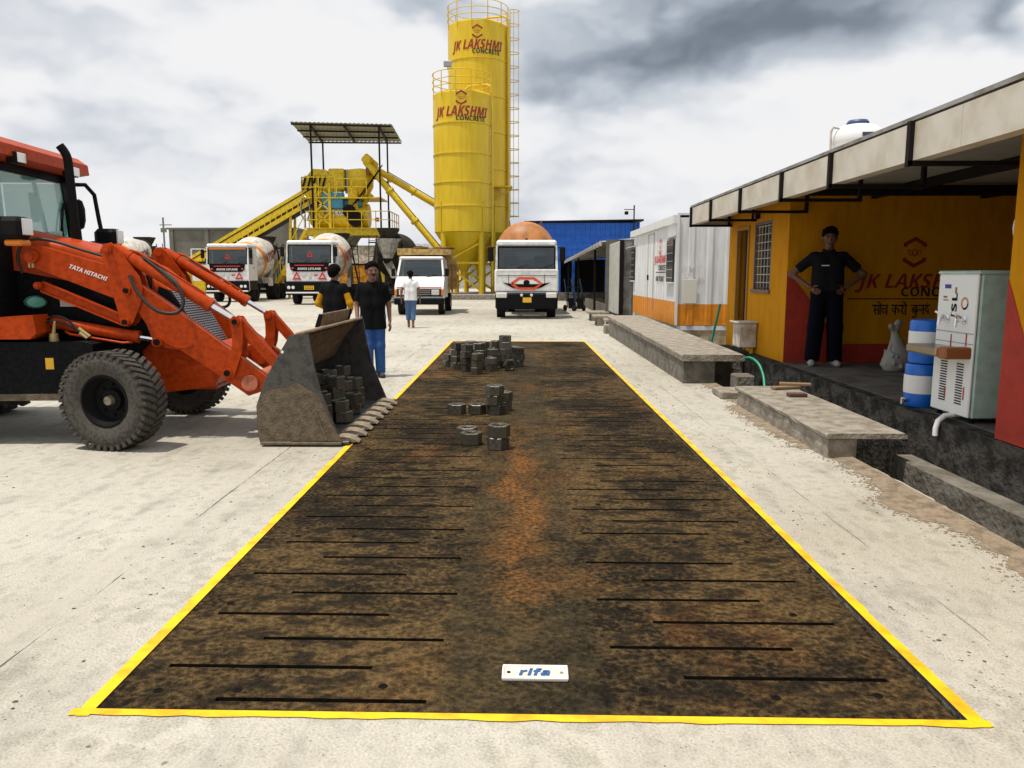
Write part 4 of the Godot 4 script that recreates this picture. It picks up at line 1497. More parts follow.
func make_bucket(t: Node3D) -> void:
	var bk := Node3D.new()
	bk.name = "bucket"
	t.add_child(bk)
	bk.transform = bucket_turn()
	var zn := 0.90
	var zf := -1.42
	var mb := MB.new()
	var shell := line2([1.93, 0.035, 1.30, 0.045, 1.225, 0.085, 1.19, 0.18, 1.20, 0.37, 1.27, 0.55, 1.40, 0.78, 1.545, 0.965, 1.60, 0.99])
	mb.strip(shell, 0.022, zf, zn)
	part(bk, "shell", mb, M.bucket)
	# rusty upper inner face and lip
	mb = MB.new()
	mb.strip(line2([1.30, 0.58, 1.425, 0.79, 1.56, 0.955, 1.60, 0.976]), 0.006, zf + 0.02, zn - 0.02, Transform3D(Basis.IDENTITY, V(0.012, -0.006, 0)))
	part(bk, "inner_face", mb, M.rusty)
	mb = MB.new()
	mb.bbox(V(1.60, 1.0, (zn + zf) / 2), V(0.11, 0.028, zn - zf + 0.01), 0.008, Basis(Vector3.BACK, 0.15))
	part(bk, "top_lip", mb, M.rusty)
	mb = MB.new()
	mb.bbox(V(1.535, 1.065, -0.56), V(0.02, 0.13, 1.28), 0.006, Basis(Vector3.BACK, -0.25))
	part(bk, "spill_guard", mb, M.rusty)
	mb = MB.new()
	mb.prism(poly([1.50, 1.0, 1.545, 1.0, 1.58, 1.12, 1.545, 1.13]), 0.08, 0.10)
	mb.prism(poly([1.50, 1.0, 1.545, 1.0, 1.58, 1.12, 1.545, 1.13]), -1.22, -1.20)
	part(bk, "guard_gusset", mb, M.black)
	var side := poly([1.93, 0.022, 1.20, 0.03, 1.185, 0.10, 1.18, 0.36, 1.26, 0.58, 1.40, 0.82, 1.50, 0.985, 1.66, 1.0, 1.675, 0.90, 1.70, 0.72, 1.75, 0.50, 1.83, 0.27])
	for z in [zn, zf]:
		mb = MB.new()
		mb.prism(side, z - 0.012, z + 0.012)
		part(bk, "side_plate", mb, M.bucket)
	# dried mud on the outside of the near side plate, with a ragged upper edge
	mb = MB.new()
	mb.prism(poly([1.925, 0.026, 1.205, 0.034, 1.19, 0.10, 1.185, 0.36, 1.235, 0.47, 1.30, 0.50, 1.36, 0.515, 1.43, 0.525, 1.50, 0.55, 1.56, 0.565, 1.61, 0.53, 1.66, 0.50, 1.74, 0.45, 1.82, 0.265]), zn + 0.0125, zn + 0.015)
	part(bk, "mud_coat", mb, M.mud)
	mb = MB.new()
	mb.prism(poly([1.925, 0.05, 1.48, 0.05, 1.475, 0.20, 1.50, 0.235, 1.70, 0.335, 1.80, 0.29]), zn + 0.012, zn + 0.028)
	part(bk, "side_cutter", mb, M.mud)
	mb = MB.new()
	mb.bar(V(1.70, 0.33, zn + 0.03), V(1.80, 0.06, zn + 0.03), 0.02, 0.02)
	mb.bbox(V(1.57, 0.03, zn + 0.012), V(0.72, 0.026, 0.07), 0.006)
	part(bk, "wear_strip", mb, M.mud)
	mb = MB.new()
	mb.tube(V(1.43, 0.84, zn + 0.010), V(1.43, 0.84, zn + 0.014), 0.014, -1.0, 10)
	part(bk, "bolt", mb, M.white_plastic)
	# cutting edge with lumpy, dust-caked teeth
	mb = MB.new()
	mb.bbox(V(1.91, 0.028, (zn + zf) / 2), V(0.16, 0.032, zn - zf), 0.008)
	part(bk, "cutting_edge", mb, M.bucket)
	var tm := MB.new()
	var prof := [[-0.10, 0.050], [-0.06, 0.070], [0.0, 0.074], [0.05, 0.064], [0.09, 0.046], [0.13, 0.018]]
	for i in prof.size() - 1:
		var w0 := 0.088 - 0.006 * i
		var w1 := 0.088 - 0.006 * (i + 1)
		var A := V(prof[i][0], prof[i][1], 0)
		var B := V(prof[i + 1][0], prof[i + 1][1], 0)
		tm.q(A + V(0, -0.012, w0), B + V(0, -0.012, w1), B + V(0, 0, w1 * 0.6), A + V(0, 0, w0 * 0.6))
		tm.q(A + V(0, 0, w0 * 0.6), B + V(0, 0, w1 * 0.6), B + V(0, 0, -w1 * 0.6), A + V(0, 0, -w0 * 0.6))
		tm.q(A + V(0, 0, -w0 * 0.6), B + V(0, 0, -w1 * 0.6), B + V(0, -0.012, -w1), A + V(0, -0.012, -w0))
		tm.q(V(A.x, 0.01, w0), V(B.x, 0.01, w1), B + V(0, -0.012, w1), A + V(0, -0.012, w0))
		tm.q(A + V(0, -0.012, -w0), B + V(0, -0.012, -w1), V(B.x, 0.01, -w1), V(A.x, 0.01, -w0))
	tm.q(V(0.12, 0.0, 0.05), V(0.12, 0.0, -0.05), V(0.12, 0.018, -0.04), V(0.12, 0.018, 0.04))
	tm.q(V(-0.10, 0.0, -0.1), V(-0.10, 0.0, 0.1), V(-0.10, 0.05, 0.06), V(-0.10, 0.05, -0.06))
	var tmesh := tm.mesh()
	for k in 8:
		var z := lerpf(zn - 0.14, zf + 0.14, k / 7.0)
		inst(bk, "tooth", tmesh, M.tooth, Transform3D(Basis(Vector3.UP, 0.06 * sin(k * 2.1)), V(1.93, 0.008, z)))
		var bm := MB.new()
		bm.bbox(V(2.0, 0.03, z - 0.12), V(0.05, 0.05, 0.06), 0.008)
		part(bk, "tooth_bolt", bm, M.bucket)

func make_cab(t: Node3D) -> void:
	var cab := Node3D.new()
	cab.name = "cab"
	t.add_child(cab)
	cab.position.x = 0.09
	var x0 := -2.72
	var x1 := -1.20
	var w := 0.80
	var mb := MB.new()
	# posts
	for s in [-1.0, 1.0]:
		mb.bar(V(x1, 1.0, w * s), V(x1 - 0.10, 2.50, (w - 0.06) * s), 0.09, 0.08)
		mb.bar(V(x0, 1.0, w * s), V(x0 + 0.06, 2.50, (w - 0.06) * s), 0.09, 0.09)
		mb.bar(V(-1.95, 1.0, w * s), V(-1.95, 2.50, (w - 0.06) * s), 0.07, 0.06)
		mb.box(V(-1.96, 1.16, w * s), V(1.5, 0.34, 0.05))
		mb.box(V(-1.96, 2.50, (w - 0.06) * s), V(1.5, 0.09, 0.06))
	mb.box(V(x1 - 0.10, 2.49, 0), V(0.08, 0.10, 1.5))
	mb.box(V(x0 + 0.06, 2.49, 0), V(0.08, 0.10, 1.5))
	mb.box(V(x1 + 0.01, 1.42, 0), V(0.06, 0.86, 1.6))
	mb.box(V(x0, 1.30, 0), V(0.06, 0.6, 1.6))
	mb.box(V(-1.96, 0.98, 0), V(1.5, 0.06, 1.6))
	part(cab, "frame", mb, K_black())
	# roof with overhanging front edge
	mb = MB.new()
	var prof := poly([x0 - 0.10, 2.56, x0 - 0.06, 2.66, -2.3, 2.74, -1.5, 2.75, -1.16, 2.71, -1.06, 2.64, -1.05, 2.54, -1.18, 2.52, -2.7, 2.53])
	mb.prism(prof, -0.86, 0.86)
	part(cab, "roof", mb, M.machine_orange)
	# glass
	mb = MB.new()
	mb.box(V(x1 - 0.055, 2.17, 0), V(0.008, 0.60, 1.40), Basis(Vector3.BACK, 0.066))
	part(cab, "windscreen", mb, M.cab_glass)
	mb = MB.new()
	mb.box(V(x0 + 0.03, 2.02, 0), V(0.008, 0.85, 1.40))
	part(cab, "rear_window", mb, M.cab_glass)
	for s in [-1.0, 1.0]:
		for q in [[-1.57, 0.62], [-2.33, 0.66]]:
			mb = MB.new()
			mb.box(V(q[0], 1.89, (w - 0.03) * s), V(q[1], 1.1, 0.008), Basis(Vector3.RIGHT, -0.04 * s))
			part(cab, "side_window", mb, M.cab_glass)
	# seat, steering column, console, lever
	mb = MB.new()
	mb.bbox(V(-2.15, 1.32, 0), V(0.5, 0.14, 0.5), 0.05)
	mb.bbox(V(-2.40, 1.68, 0), V(0.14, 0.65, 0.48), 0.05)
	part(cab, "seat", mb, M.interior)
	mb = MB.new()
	mb.bar(V(-1.40, 1.1, 0), V(-1.62, 1.78, 0), 0.08)
	var ring := []
	for k in 17:
		var a := TAU * k / 16.0
		ring.append(V(-1.63, 1.80, 0) + Basis(Vector3.BACK, 0.5) * V(cos(a) * 0.19, 0, sin(a) * 0.19))
	mb.path(ring, 0.016, 6)
	part(cab, "steering_wheel", mb, M.interior)
	mb = MB.new()
	mb.bbox(V(-1.36, 2.40, 0.28), V(0.10, 0.09, 0.16), 0.03)
	part(cab, "rear_view_mirror", mb, M.interior)
	mb = MB.new()
	mb.bar(V(x1 - 0.05, 1.90, -0.32), V(x1 - 0.11, 2.46, -0.26), 0.02, 0.035)
	mb.bar(V(-1.30, 2.02, -0.24), V(-1.30, 2.30, -0.22), 0.02, 0.07)
	part(cab, "window_bar", mb, M.interior)
	mb = MB.new()
	mb.path([V(x1 + 0.01, 1.84, -0.52), V(x1 - 0.01, 2.0, -0.55), V(x1 - 0.035, 2.18, -0.62)], 0.008, 6)
	mb.path([V(x1 - 0.03, 1.95, -0.56), V(x1 - 0.045, 2.24, -0.68)], 0.010, 6)
	part(cab, "wiper", mb, M.black)
	# roof lamps
	for z in [0.42, -0.52]:
		var lamp := MB.new()
		lamp.bbox(V(-1.07, 2.535, z), V(0.10, 0.10, 0.15), 0.012)
		var lo := part(cab, "work_lamp", lamp, M.black)
		lamp = MB.new()
		lamp.bbox(V(-1.018, 2.535, z), V(0.012, 0.085, 0.13), 0.005)
		part(lo, "lens", lamp, M.lamp)
	# grab rail and mirror on the far side
	mb = MB.new()
	mb.path([V(x1 - 0.05, 2.44, -0.80), V(x1 + 0.04, 2.46, -0.98), V(x1 + 0.10, 2.36, -1.04), V(x1 + 0.13, 2.10, -1.04), V(x1 + 0.18, 1.88, -1.0)], 0.022, 8)
	part(cab, "grab_rail", mb, M.black)
	mb = MB.new()
	mb.lathe([Vector2(0.0, -0.16), Vector2(0.05, -0.14), Vector2(0.08, -0.06), Vector2(0.08, 0.06), Vector2(0.05, 0.14), Vector2(0.0, 0.16)], 14, V(x1 + 0.02, 2.14, -0.86), Basis.IDENTITY.scaled(V(0.6, 1, 1)))
	part(cab, "wing_mirror", mb, M.black)
	mb = MB.new()
	mb.bbox(V(x1 + 0.10, 2.20, 0.93), V(0.09, 0.26, 0.18), 0.03)
	mb.bar(V(x1, 2.25, 0.78), V(x1 + 0.08, 2.22, 0.9), 0.025)
	part(cab, "wing_mirror", mb, M.black)
	# front lamps on stalks
	for s in [[0.80, 1.90], [-0.93, 1.90]]:
		var lm := MB.new()
		lm.bbox(V(-0.93, s[1], s[0]), V(0.24, 0.19, 0.20), 0.04)
		lm.bar(V(-1.2, 1.82, s[0] * 0.9), V(-1.0, 1.85, s[0]), 0.05)
		var lo := part(cab, "head_lamp", lm, M.black)
		lm = MB.new()
		lm.bbox(V(-0.808, s[1] + 0.01, s[0]), V(0.014, 0.14, 0.15), 0.006)
		part(lo, "lens", lm, M.lamp)
		lm = MB.new()
		lm.bbox(V(-0.90, s[1] - 0.125, s[0]), V(0.15, 0.05, 0.15), 0.012)
		part(lo, "indicator", lm, M.amber)
	# exhaust stack with a curved tip
	mb = MB.new()
	mb.path(curvy([V(-0.72, 1.75, -0.02), V(-0.735, 2.20, -0.02), V(-0.745, 2.50, -0.02), V(-0.75, 2.60, -0.015), V(-0.77, 2.66, -0.005), V(-0.80, 2.71, 0.01)], 4), 0.040, 14)
	mb.tube(V(-0.718, 1.72, -0.02), V(-0.722, 1.95, -0.02), 0.05, 0.042, 12)
	part(t, "exhaust_stack", mb, M.black)

func bucket_turn() -> Transform3D:
	var c := V(1.6, 0, -0.26)
	return Transform3D(Basis.IDENTITY, c) * Transform3D(Basis(Vector3.UP, deg_to_rad(-3.5)), V(0.05, 0, 0)) * Transform3D(Basis.IDENTITY, -c)

# a curve through the given points
func curvy(pts: Array, per := 6) -> Array:
	var out := []
	for i in pts.size() - 1:
		var p0: Vector3 = pts[maxi(i - 1, 0)]
		var p1: Vector3 = pts[i]
		var p2: Vector3 = pts[i + 1]
		var p3: Vector3 = pts[mini(i + 2, pts.size() - 1)]
		for k in per:
			out.append(p1.cubic_interpolate(p2, p0, p3, float(k) / per))
	out.append(pts[-1])
	return out

func K_black() -> Material:
	return M.machine_black

# ---------------------------------------------------------------- lorries (front at z = 0 looking along +z, ground at y = 0)
func cab_front(t: Node3D, w: float, top: float, sill: float, depth: float, paint: Material, visor: Material = null) -> Node3D:
	var cab := Node3D.new()
	cab.name = "cab"
	t.add_child(cab)
	var h := w * 0.5
	var mb := MB.new()
	var gt := top - 0.22           # top of the glass
	# nose below the glass, slightly raked
	mb.prism(poly([0.02, 0.62, 0.03, 1.05, -0.02, sill, -0.10, sill, -0.10, 0.62]), -h, h, Transform3D(Basis(Vector3.UP, -PI / 2), Vector3.ZERO))
	# roof
	mb.bbox(V(0, top - 0.11, -depth * 0.5 - 0.08), V(w - 0.06, 0.22, depth), 0.07)
	# back and floor
	mb.box(V(0, (top + 0.7) * 0.5, -depth - 0.03), V(w - 0.04, top - 0.75, 0.06))
	mb.box(V(0, 0.75, -depth * 0.5), V(w - 0.04, 0.08, depth - 0.1))
	for s in [-1.0, 1.0]:
		# windscreen posts and lower doors
		mb.bar(V((h - 0.03) * s, sill - 0.02, -0.05), V((h - 0.06) * s, gt + 0.03, -0.17), 0.07, 0.08)
		mb.box(V((h - 0.02) * s, (sill + 1.22) * 0.5, -depth * 0.5 - 0.04), V(0.05, sill - 1.20, depth - 0.06))
		mb.bar(V((h - 0.04) * s, sill, -depth * 0.62), V((h - 0.06) * s, gt, -depth * 0.62), 0.05, 0.09)
		mb.box(V((h - 0.04) * s, (sill + gt) * 0.5, -depth * 0.84), V(0.05, gt - sill, depth * 0.30))
	part(cab, "body", mb, paint)
	for s in [-1.0, 1.0]:
		mb = MB.new()
		mb.box(V((h - 0.03) * s, 0.95, -depth * 0.5 - 0.05), V(0.05, 0.53, depth - 0.04))
		part(cab, "wheel_arch", mb, M.machine_black)
		mb = MB.new()
		mb.bbox(V((h + 0.012) * s, sill - 0.18, -depth * 0.60), V(0.02, 0.04, 0.16), 0.005)
		part(cab, "door_handle", mb, M.black)
	mb = MB.new()
	mb.box(V(0, (sill + gt) * 0.5, -0.10), V(w - 0.16, gt - sill, 0.01), Basis(Vector3.RIGHT, -0.10))
	part(cab, "windscreen", mb, M.windscreen)
	# black rubber round the glass
	mb = MB.new()
	for e in [[-1.0, 0.0, 1.0, 0.0], [-1.0, 1.0, 1.0, 1.0], [-1.0, 0.0, -1.0, 1.0], [1.0, 0.0, 1.0, 1.0]]:
		var ya := lerpf(sill + 0.02, gt - 0.02, e[1])
		var yb := lerpf(sill + 0.02, gt - 0.02, e[3])
		mb.bar(V((h - 0.10) * e[0], ya, -0.055 - 0.10 * (ya - sill)), V((h - 0.10) * e[2], yb, -0.055 - 0.10 * (yb - sill)), 0.06, 0.05)
	part(cab, "window_rubber", mb, M.black)
	for s in [-1.0, 1.0]:
		mb = MB.new()
		mb.box(V((h - 0.05) * s, (sill + gt) * 0.5, -depth * 0.34), V(0.008, gt - sill, depth * 0.5))
		part(cab, "side_window", mb, M.windscreen)
	# inside: seats, dash and steering wheel
	mb = MB.new()
	mb.box(V(0, sill - 0.10, -0.35), V(w - 0.2, 0.22, 0.4))
	part(cab, "dashboard", mb, M.interior)
	mb = MB.new()
	mb.box(V(-0.5, sill + 0.04, -0.30), V(0.34, 0.02, 0.22), Basis(Vector3.RIGHT, 0.5))
	part(cab, "paper", mb, M.white_plastic)
	mb = MB.new()
	mb.box(V(0.15, (sill + gt) * 0.5 + 0.14, -depth - 0.0), V(w * 0.5, 0.36, 0.02))
	part(cab, "rear_window", mb, M.lamp)
	mb = MB.new()
	mb.box(V(-h * 0.62, gt - 0.10, -0.16), V(0.26, 0.07, 0.006))
	part(cab, "permit_sticker", mb, M.plate_yellow)
	for s in [-1.0, 1.0]:
		mb = MB.new()
		mb.bbox(V(0.55 * s, sill + 0.05, -depth * 0.72), V(0.5, 0.85, 0.16), 0.05)
		part(cab, "seat", mb, M.interior)
	mb = MB.new()
	var ring := []
	for k in 13:
		var a := TAU * k / 12.0
		ring.append(V(0.52 + cos(a) * 0.22, sill + 0.12 + sin(a) * 0.18, -0.50 - sin(a) * 0.10))
	mb.path(ring, 0.02, 5)
	part(cab, "steering_wheel", mb, M.interior)
	for s in [-1.0, 1.0]:
		mb = MB.new()
		mb.path([V(h * s, gt - 0.05, -0.1), V((h + 0.18) * s, gt - 0.02, 0.02), V((h + 0.18) * s, sill + 0.1, 0.02)], 0.018, 6)
		mb.bbox(V((h + 0.16) * s, (gt + sill) * 0.5 + 0.12, 0.03), V(0.20, 0.50, 0.10), 0.03)
		part(cab, "wing_mirror", mb, M.black)
		mb = MB.new()
		mb.path([V((0.1 + 0.45 * s), sill + 0.02, -0.03), V((0.1 + 0.45 * s) + 0.38, sill + 0.16, -0.065)], 0.012, 5)
		part(cab, "wiper", mb, M.black)
	if visor:
		mb = MB.new()
		mb.box(V(0, gt - 0.05, -0.11), V(w - 0.30, 0.10, 0.012))
		part(cab, "visor_band", mb, visor)
	mb = MB.new()
	mb.bbox(V(0, top + 0.03, -0.25), V(0.10, 0.07, 0.10), 0.02)
	part(cab, "roof_marker", mb, M.black)
	return cab

func bumper(t: Node3D, w: float, y: float, hgt: float, plate := true) -> void:
	var mb := MB.new()
	mb.bbox(V(0, y, 0.08), V(w, hgt, 0.26), 0.04)
	part(t, "bumper", mb, M.machine_black)
	for s in [-1.0, 1.0]:
		for k in 2:
			mb = MB.new()
			mb.lathe([Vector2(0.085, 0.0), Vector2(0.085, 0.012), Vector2(0.06, 0.024), Vector2(0.0, 0.028)], 14, V((w * 0.5 - 0.16 - 0.22 * k) * s, y + 0.03, 0.205), Basis(Vector3.RIGHT, PI / 2))
			part(t, "headlight", mb, M.lamp)
	if plate:
		mb = MB.new()
		mb.box(V(0, y + 0.02, 0.216), V(0.50, 0.20, 0.012))
		var pl := part(t, "number_plate", mb, M.plate_yellow)
		mb = MB.new()
		for r in 2:
			for k in 5:
				mb.box(V(-0.17 + 0.085 * k, y + 0.06 - 0.085 * r, 0.2235), V(0.045, 0.05, 0.002))
		part(pl, "digits", mb, M.black)

func triangle_sign(parent: Node3D, p: Vector3, s: float) -> void:
	var mb := MB.new()
	var a := Vector2(0, s * 0.62)
	var b := Vector2(-s * 0.55, -s * 0.38)
	var c := Vector2(s * 0.55, -s * 0.38)
	for e in [[a, b], [b, c], [c, a]]:
		var m: Vector2 = (e[0] as Vector2).lerp(e[1], 0.5)
		var i0: Vector2 = e[0] * 0.48
		var i1: Vector2 = e[1] * 0.48
		mb.prism(PackedVector2Array([e[0], e[1], i1, i0]), 0.0, 0.008, Transform3D(Basis.IDENTITY, p))
	part(parent, "warning_triangle", mb, M.red_paint)

func lorry_chassis(t: Node3D, len_: float, axles: Array, w: float) -> void:
	var mb := MB.new()
	for s in [-0.42, 0.42]:
		mb.box(V(s, 0.86, -len_ * 0.5 - 0.1), V(0.12, 0.26, len_))
	for k in 6:
		mb.box(V(0, 0.86, -0.6 - (len_ - 1.0) * k / 5.0), V(0.84, 0.16, 0.10))
	part(t, "chassis", mb, M.chassis)
	for i in axles.size():
		var z: float = axles[i]
		for s in [-1.0, 1.0]:
			wheel(t, V((w * 0.5 - 0.17) * s, 0.50, z), 0.50, 0.30, 0.28, 26, M.rubber, M.chassis, s, true, 0.022)
			if i > 0:
				wheel(t, V((w * 0.5 - 0.50) * s, 0.50, z), 0.50, 0.30, 0.28, 26, M.rubber, M.chassis, s, true, 0.022)
		mb = MB.new()
		mb.tube(V(-w * 0.4, 0.5, z), V(w * 0.4, 0.5, z), 0.09, -1.0, 10)
		part(t, "axle", mb, M.chassis)

func mixer_lorry(label: String, at: Vector3, turn: float, visor: Material, dark := false, triangles := true) -> Node3D:
	var t := thing("mixer_lorry", label, "lorry", at, turn, "concrete mixer lorries on the yard")
	var w := 2.40
	var paint: Material = M.mixer_dark if dark else M.white_paint
	var top := 3.28
	var sill := 2.12
	lorry_chassis(t, 8.0, [-1.30, -5.3, -6.65], w)
	var cab := cab_front(t, w, top, sill, 1.45, paint, visor)
	# dark grille band with a bright script line, white panel and marks below
	var mb := MB.new()
	mb.prism(poly([-1.02, 2.12, 1.02, 2.12, 0.96, 1.80, 0.82, 1.70, -0.82, 1.70, -0.96, 1.80]), 0.022, 0.05)
	part(cab, "grille_band", mb, M.machine_black)
	mb = MB.new()
	mb.bend(text("ASHOK LEYLAND", 0.11, 0.006), func(p: Vector3) -> Vector3: return V(p.x, p.y + 1.84, p.z + 0.056))
	part(cab, "lettering", mb, M.white_plastic)
	mb = MB.new()
	mb.box(V(0, 2.02, 0.052), V(1.5, 0.05, 0.008))
	part(cab, "stripe", mb, M.red_paint)
	for s in [-1.0, 1.0]:
		mb = MB.new()
		mb.bbox(V(0.86 * s, 1.86, 0.055), V(0.12, 0.07, 0.02), 0.008)
		part(cab, "badge", mb, M.red_paint)
		if triangles:
			triangle_sign(cab, V(0.66 * s, 1.45, 0.042), 0.42) if visor == null or s > 0 else null
		mb = MB.new()
		mb.bbox(V(0.32 * s, 1.52, 0.036), V(0.18, 0.08, 0.01), 0.003)
		part(cab, "notice_sticker", mb, M.red_paint if s > 0 else M.sticker)
	mb = MB.new()
	mb.bbox(V(0.0, 1.48, 0.036), V(0.16, 0.16, 0.01), 0.003)
	part(cab, "notice_sticker", mb, M.sticker)
	triangle_sign(cab, V(0.02, 2.56, -0.07), 0.30)
	bumper(t, w, 0.86, 0.70, true)
	mb = MB.new()
	mb.bbox(V(0, 0.62, 0.14), V(w, 0.08, 0.24), 0.02)
	part(t, "bumper_bar", mb, M.sticker)
	# front mudguards and step
	for s in [-1.0, 1.0]:
		mb = MB.new()
		var arc := []
		for k in 9:
			var a := PI * k / 8.0
			arc.append(Vector2(-cos(a) * 0.64, sin(a) * 0.62))
		mb.strip(arc, 0.03, -0.17, 0.17, Transform3D(Basis(Vector3.UP, PI / 2), V((w * 0.5 - 0.17) * s, 0.52, -1.30)))
		part(t, "mudguard", mb, M.machine_black)
	# rear mudguard board
	mb = MB.new()
	mb.box(V(1.12, 1.12, -4.1), V(0.08, 0.5, 0.7))
	part(t, "side_board", mb, M.white_dirty if not dark else M.cement_grey)
	# water tank and frames behind the cab
	mb = MB.new()
	mb.tube(V(-0.85, 1.55, -2.15), V(0.85, 1.55, -2.15), 0.33, -1.0, 20)
	part(t, "water_tank", mb, M.white_dirty if not dark else M.mixer_dark)
	mb = MB.new()
	mb.bar(V(-0.5, 1.0, -2.45), V(-0.3, 2.0, -2.45), 0.14)
	mb.bar(V(0.5, 1.0, -2.45), V(0.3, 2.0, -2.45), 0.14)
	mb.bar(V(-0.5, 2.0, -2.45), V(0.5, 2.0, -2.45), 0.14)
	for s in [-1.0, 1.0]:
		mb.bar(V(0.55 * s, 1.0, -6.4), V(0.75 * s, 2.55, -6.6), 0.14)
		mb.bar(V(0.55 * s, 1.0, -7.5), V(0.75 * s, 2.55, -6.6), 0.12)
	mb.bar(V(-0.75, 2.45, -6.6), V(0.75, 2.45, -6.6), 0.14)
	part(t, "drum_frame", mb, M.mixer_dark if dark else M.cement_grey)
	# drum, leaning up to the back
	var axis := V(0, 0.24, -1).normalized()
	var bs := Basis(Vector3.RIGHT, axis, Vector3.RIGHT.cross(axis))
	var o := V(0, 2.12, -2.35)
	var prof := [Vector2(0.0, -0.4), Vector2(0.55, -0.38), Vector2(0.78, 0.0), Vector2(1.18, 1.10), Vector2(1.25, 1.45), Vector2(1.26, 2.3), Vector2(1.17, 2.65), Vector2(0.62, 4.45), Vector2(0.60, 4.65), Vector2(0.54, 4.65), Vector2(0.50, 4.2), Vector2(0.0, 4.1)]
	mb = MB.new()
	mb.lathe(prof, 36, o, bs, 0.9)
	var drum := part(t, "drum", mb, M.mixer_dark if dark else M.white_dirty)
	mb = MB.new()
	mb.lathe([Vector2(0.665, 4.32), Vector2(0.72, 4.32), Vector2(0.72, 4.46), Vector2(0.64, 4.46)], 30, o, bs)
	part(drum, "roller_ring", mb, M.mixer_dark)
	if not dark:
		mb = MB.new()
		mb.lathe([Vector2(1.09, 0.83), Vector2(1.168, 1.04)], 36, o, bs)
		part(drum, "stripe", mb, M.orange_paint)
		# red letters round the drum, on the side towards the yard
		mb = MB.new()
		mb.bend(text("JK LAKSHMI", 0.50, 0.004), func(p: Vector3) -> Vector3:
			var yy := 2.0 + p.x * 0.62
			var rr := 1.275 if yy < 2.4 else 1.275 - (yy - 2.4) * 0.27
			var ang := -0.15 + p.y * 0.85
			return o + bs * V(cos(ang) * rr, yy, -sin(ang) * rr * -1.0 * -1.0))
		part(drum, "lettering", mb, M.logo_red)
	# charging hopper, catch funnel and chute
	var ho := o + axis * 4.85
	mb = MB.new()
	var hp := [[V(-0.55, 0.75, 0.5), V(0.55, 0.75, 0.5), V(0.55, 0.75, -0.45), V(-0.55, 0.75, -0.45)], [V(-0.28, 0.05, 0.25), V(0.28, 0.05, 0.25), V(0.28, 0.05, -0.15), V(-0.28, 0.05, -0.15)]]
	for k in 4:
		var k1 := (k + 1) % 4
		mb.q(ho + hp[1][k], ho + hp[1][k1], ho + hp[0][k1], ho + hp[0][k])
		mb.q(ho + hp[0][k] * 0.96, ho + hp[0][k1] * 0.96, ho + hp[1][k1] * 0.96, ho + hp[1][k] * 0.96)
	part(t, "hopper", mb, M.mixer_dark)
	mb = MB.new()
	for k in 8:
		var a0 := PI * k / 8.0
		var a1 := PI * (k + 1) / 8.0
		mb.q(ho + V(cos(a0) * 0.72, 0.2, -sin(a0) * 0.45 - 0.02), ho + V(cos(a1) * 0.72, 0.2, -sin(a1) * 0.45 - 0.02), ho + V(cos(a1) * 0.25, -0.85, -sin(a1) * 0.35 - 0.25), ho + V(cos(a0) * 0.25, -0.85, -sin(a0) * 0.35 - 0.25))
	part(t, "catch_funnel", mb, M.cement_grey)
	mb = MB.new()
	var ca := ho + V(0.0, -0.95, -0.45)
	var cb := ho + V(-0.45, -1.75, -1.05)
	for k in 6:
		var a0 := PI + PI * k / 6.0
		var a1 := PI + PI * (k + 1) / 6.0
		var x := (cb - ca).cross(Vector3.UP).normalized()
		var y := x.cross((cb - ca).normalized())
		mb.q(ca + (x * cos(a0) + y * sin(a0)) * 0.26, ca + (x * cos(a1) + y * sin(a1)) * 0.26, cb + (x * cos(a1) + y * sin(a1)) * 0.22, cb + (x * cos(a0) + y * sin(a0)) * 0.22)
	part(t, "chute", mb, M.cement_grey)
	mb = MB.new()
	for s in [-1.0, 1.0]:
		mb.bar(V(0.9 * s, 0.9, -8.0), V(0.62 * s, 3.3, -7.2), 0.07)
	mb.bar(V(-1.05, 3.25, -7.25), V(1.05, 3.25, -7.25), 0.07)
	mb.bar(V(-1.15, 0.75, -8.1), V(1.15, 0.75, -8.1), 0.14, 0.16)
	part(t, "rear_frame", mb, M.mixer_dark)
	# ladder
	mb = MB.new()
	for s in [0.55, 0.95]:
		mb.bar(V(s, 0.9, -8.0), V(s, 3.6, -7.5), 0.04)
	for k in 9:
		mb.bar(V(0.55, 1.1 + 0.28 * k, -7.96 + 0.05 * k), V(0.95, 1.1 + 0.28 * k, -7.96 + 0.05 * k), 0.03)
	part(t, "ladder", mb, M.mixer_dark)
	# tail lamps
	for s in [-1.0, 1.0]:
		mb = MB.new()
		mb.bbox(V(0.95 * s, 0.78, -8.18), V(0.3, 0.12, 0.04), 0.01)
		part(t, "tail_lamp", mb, M.red_paint)
	return t

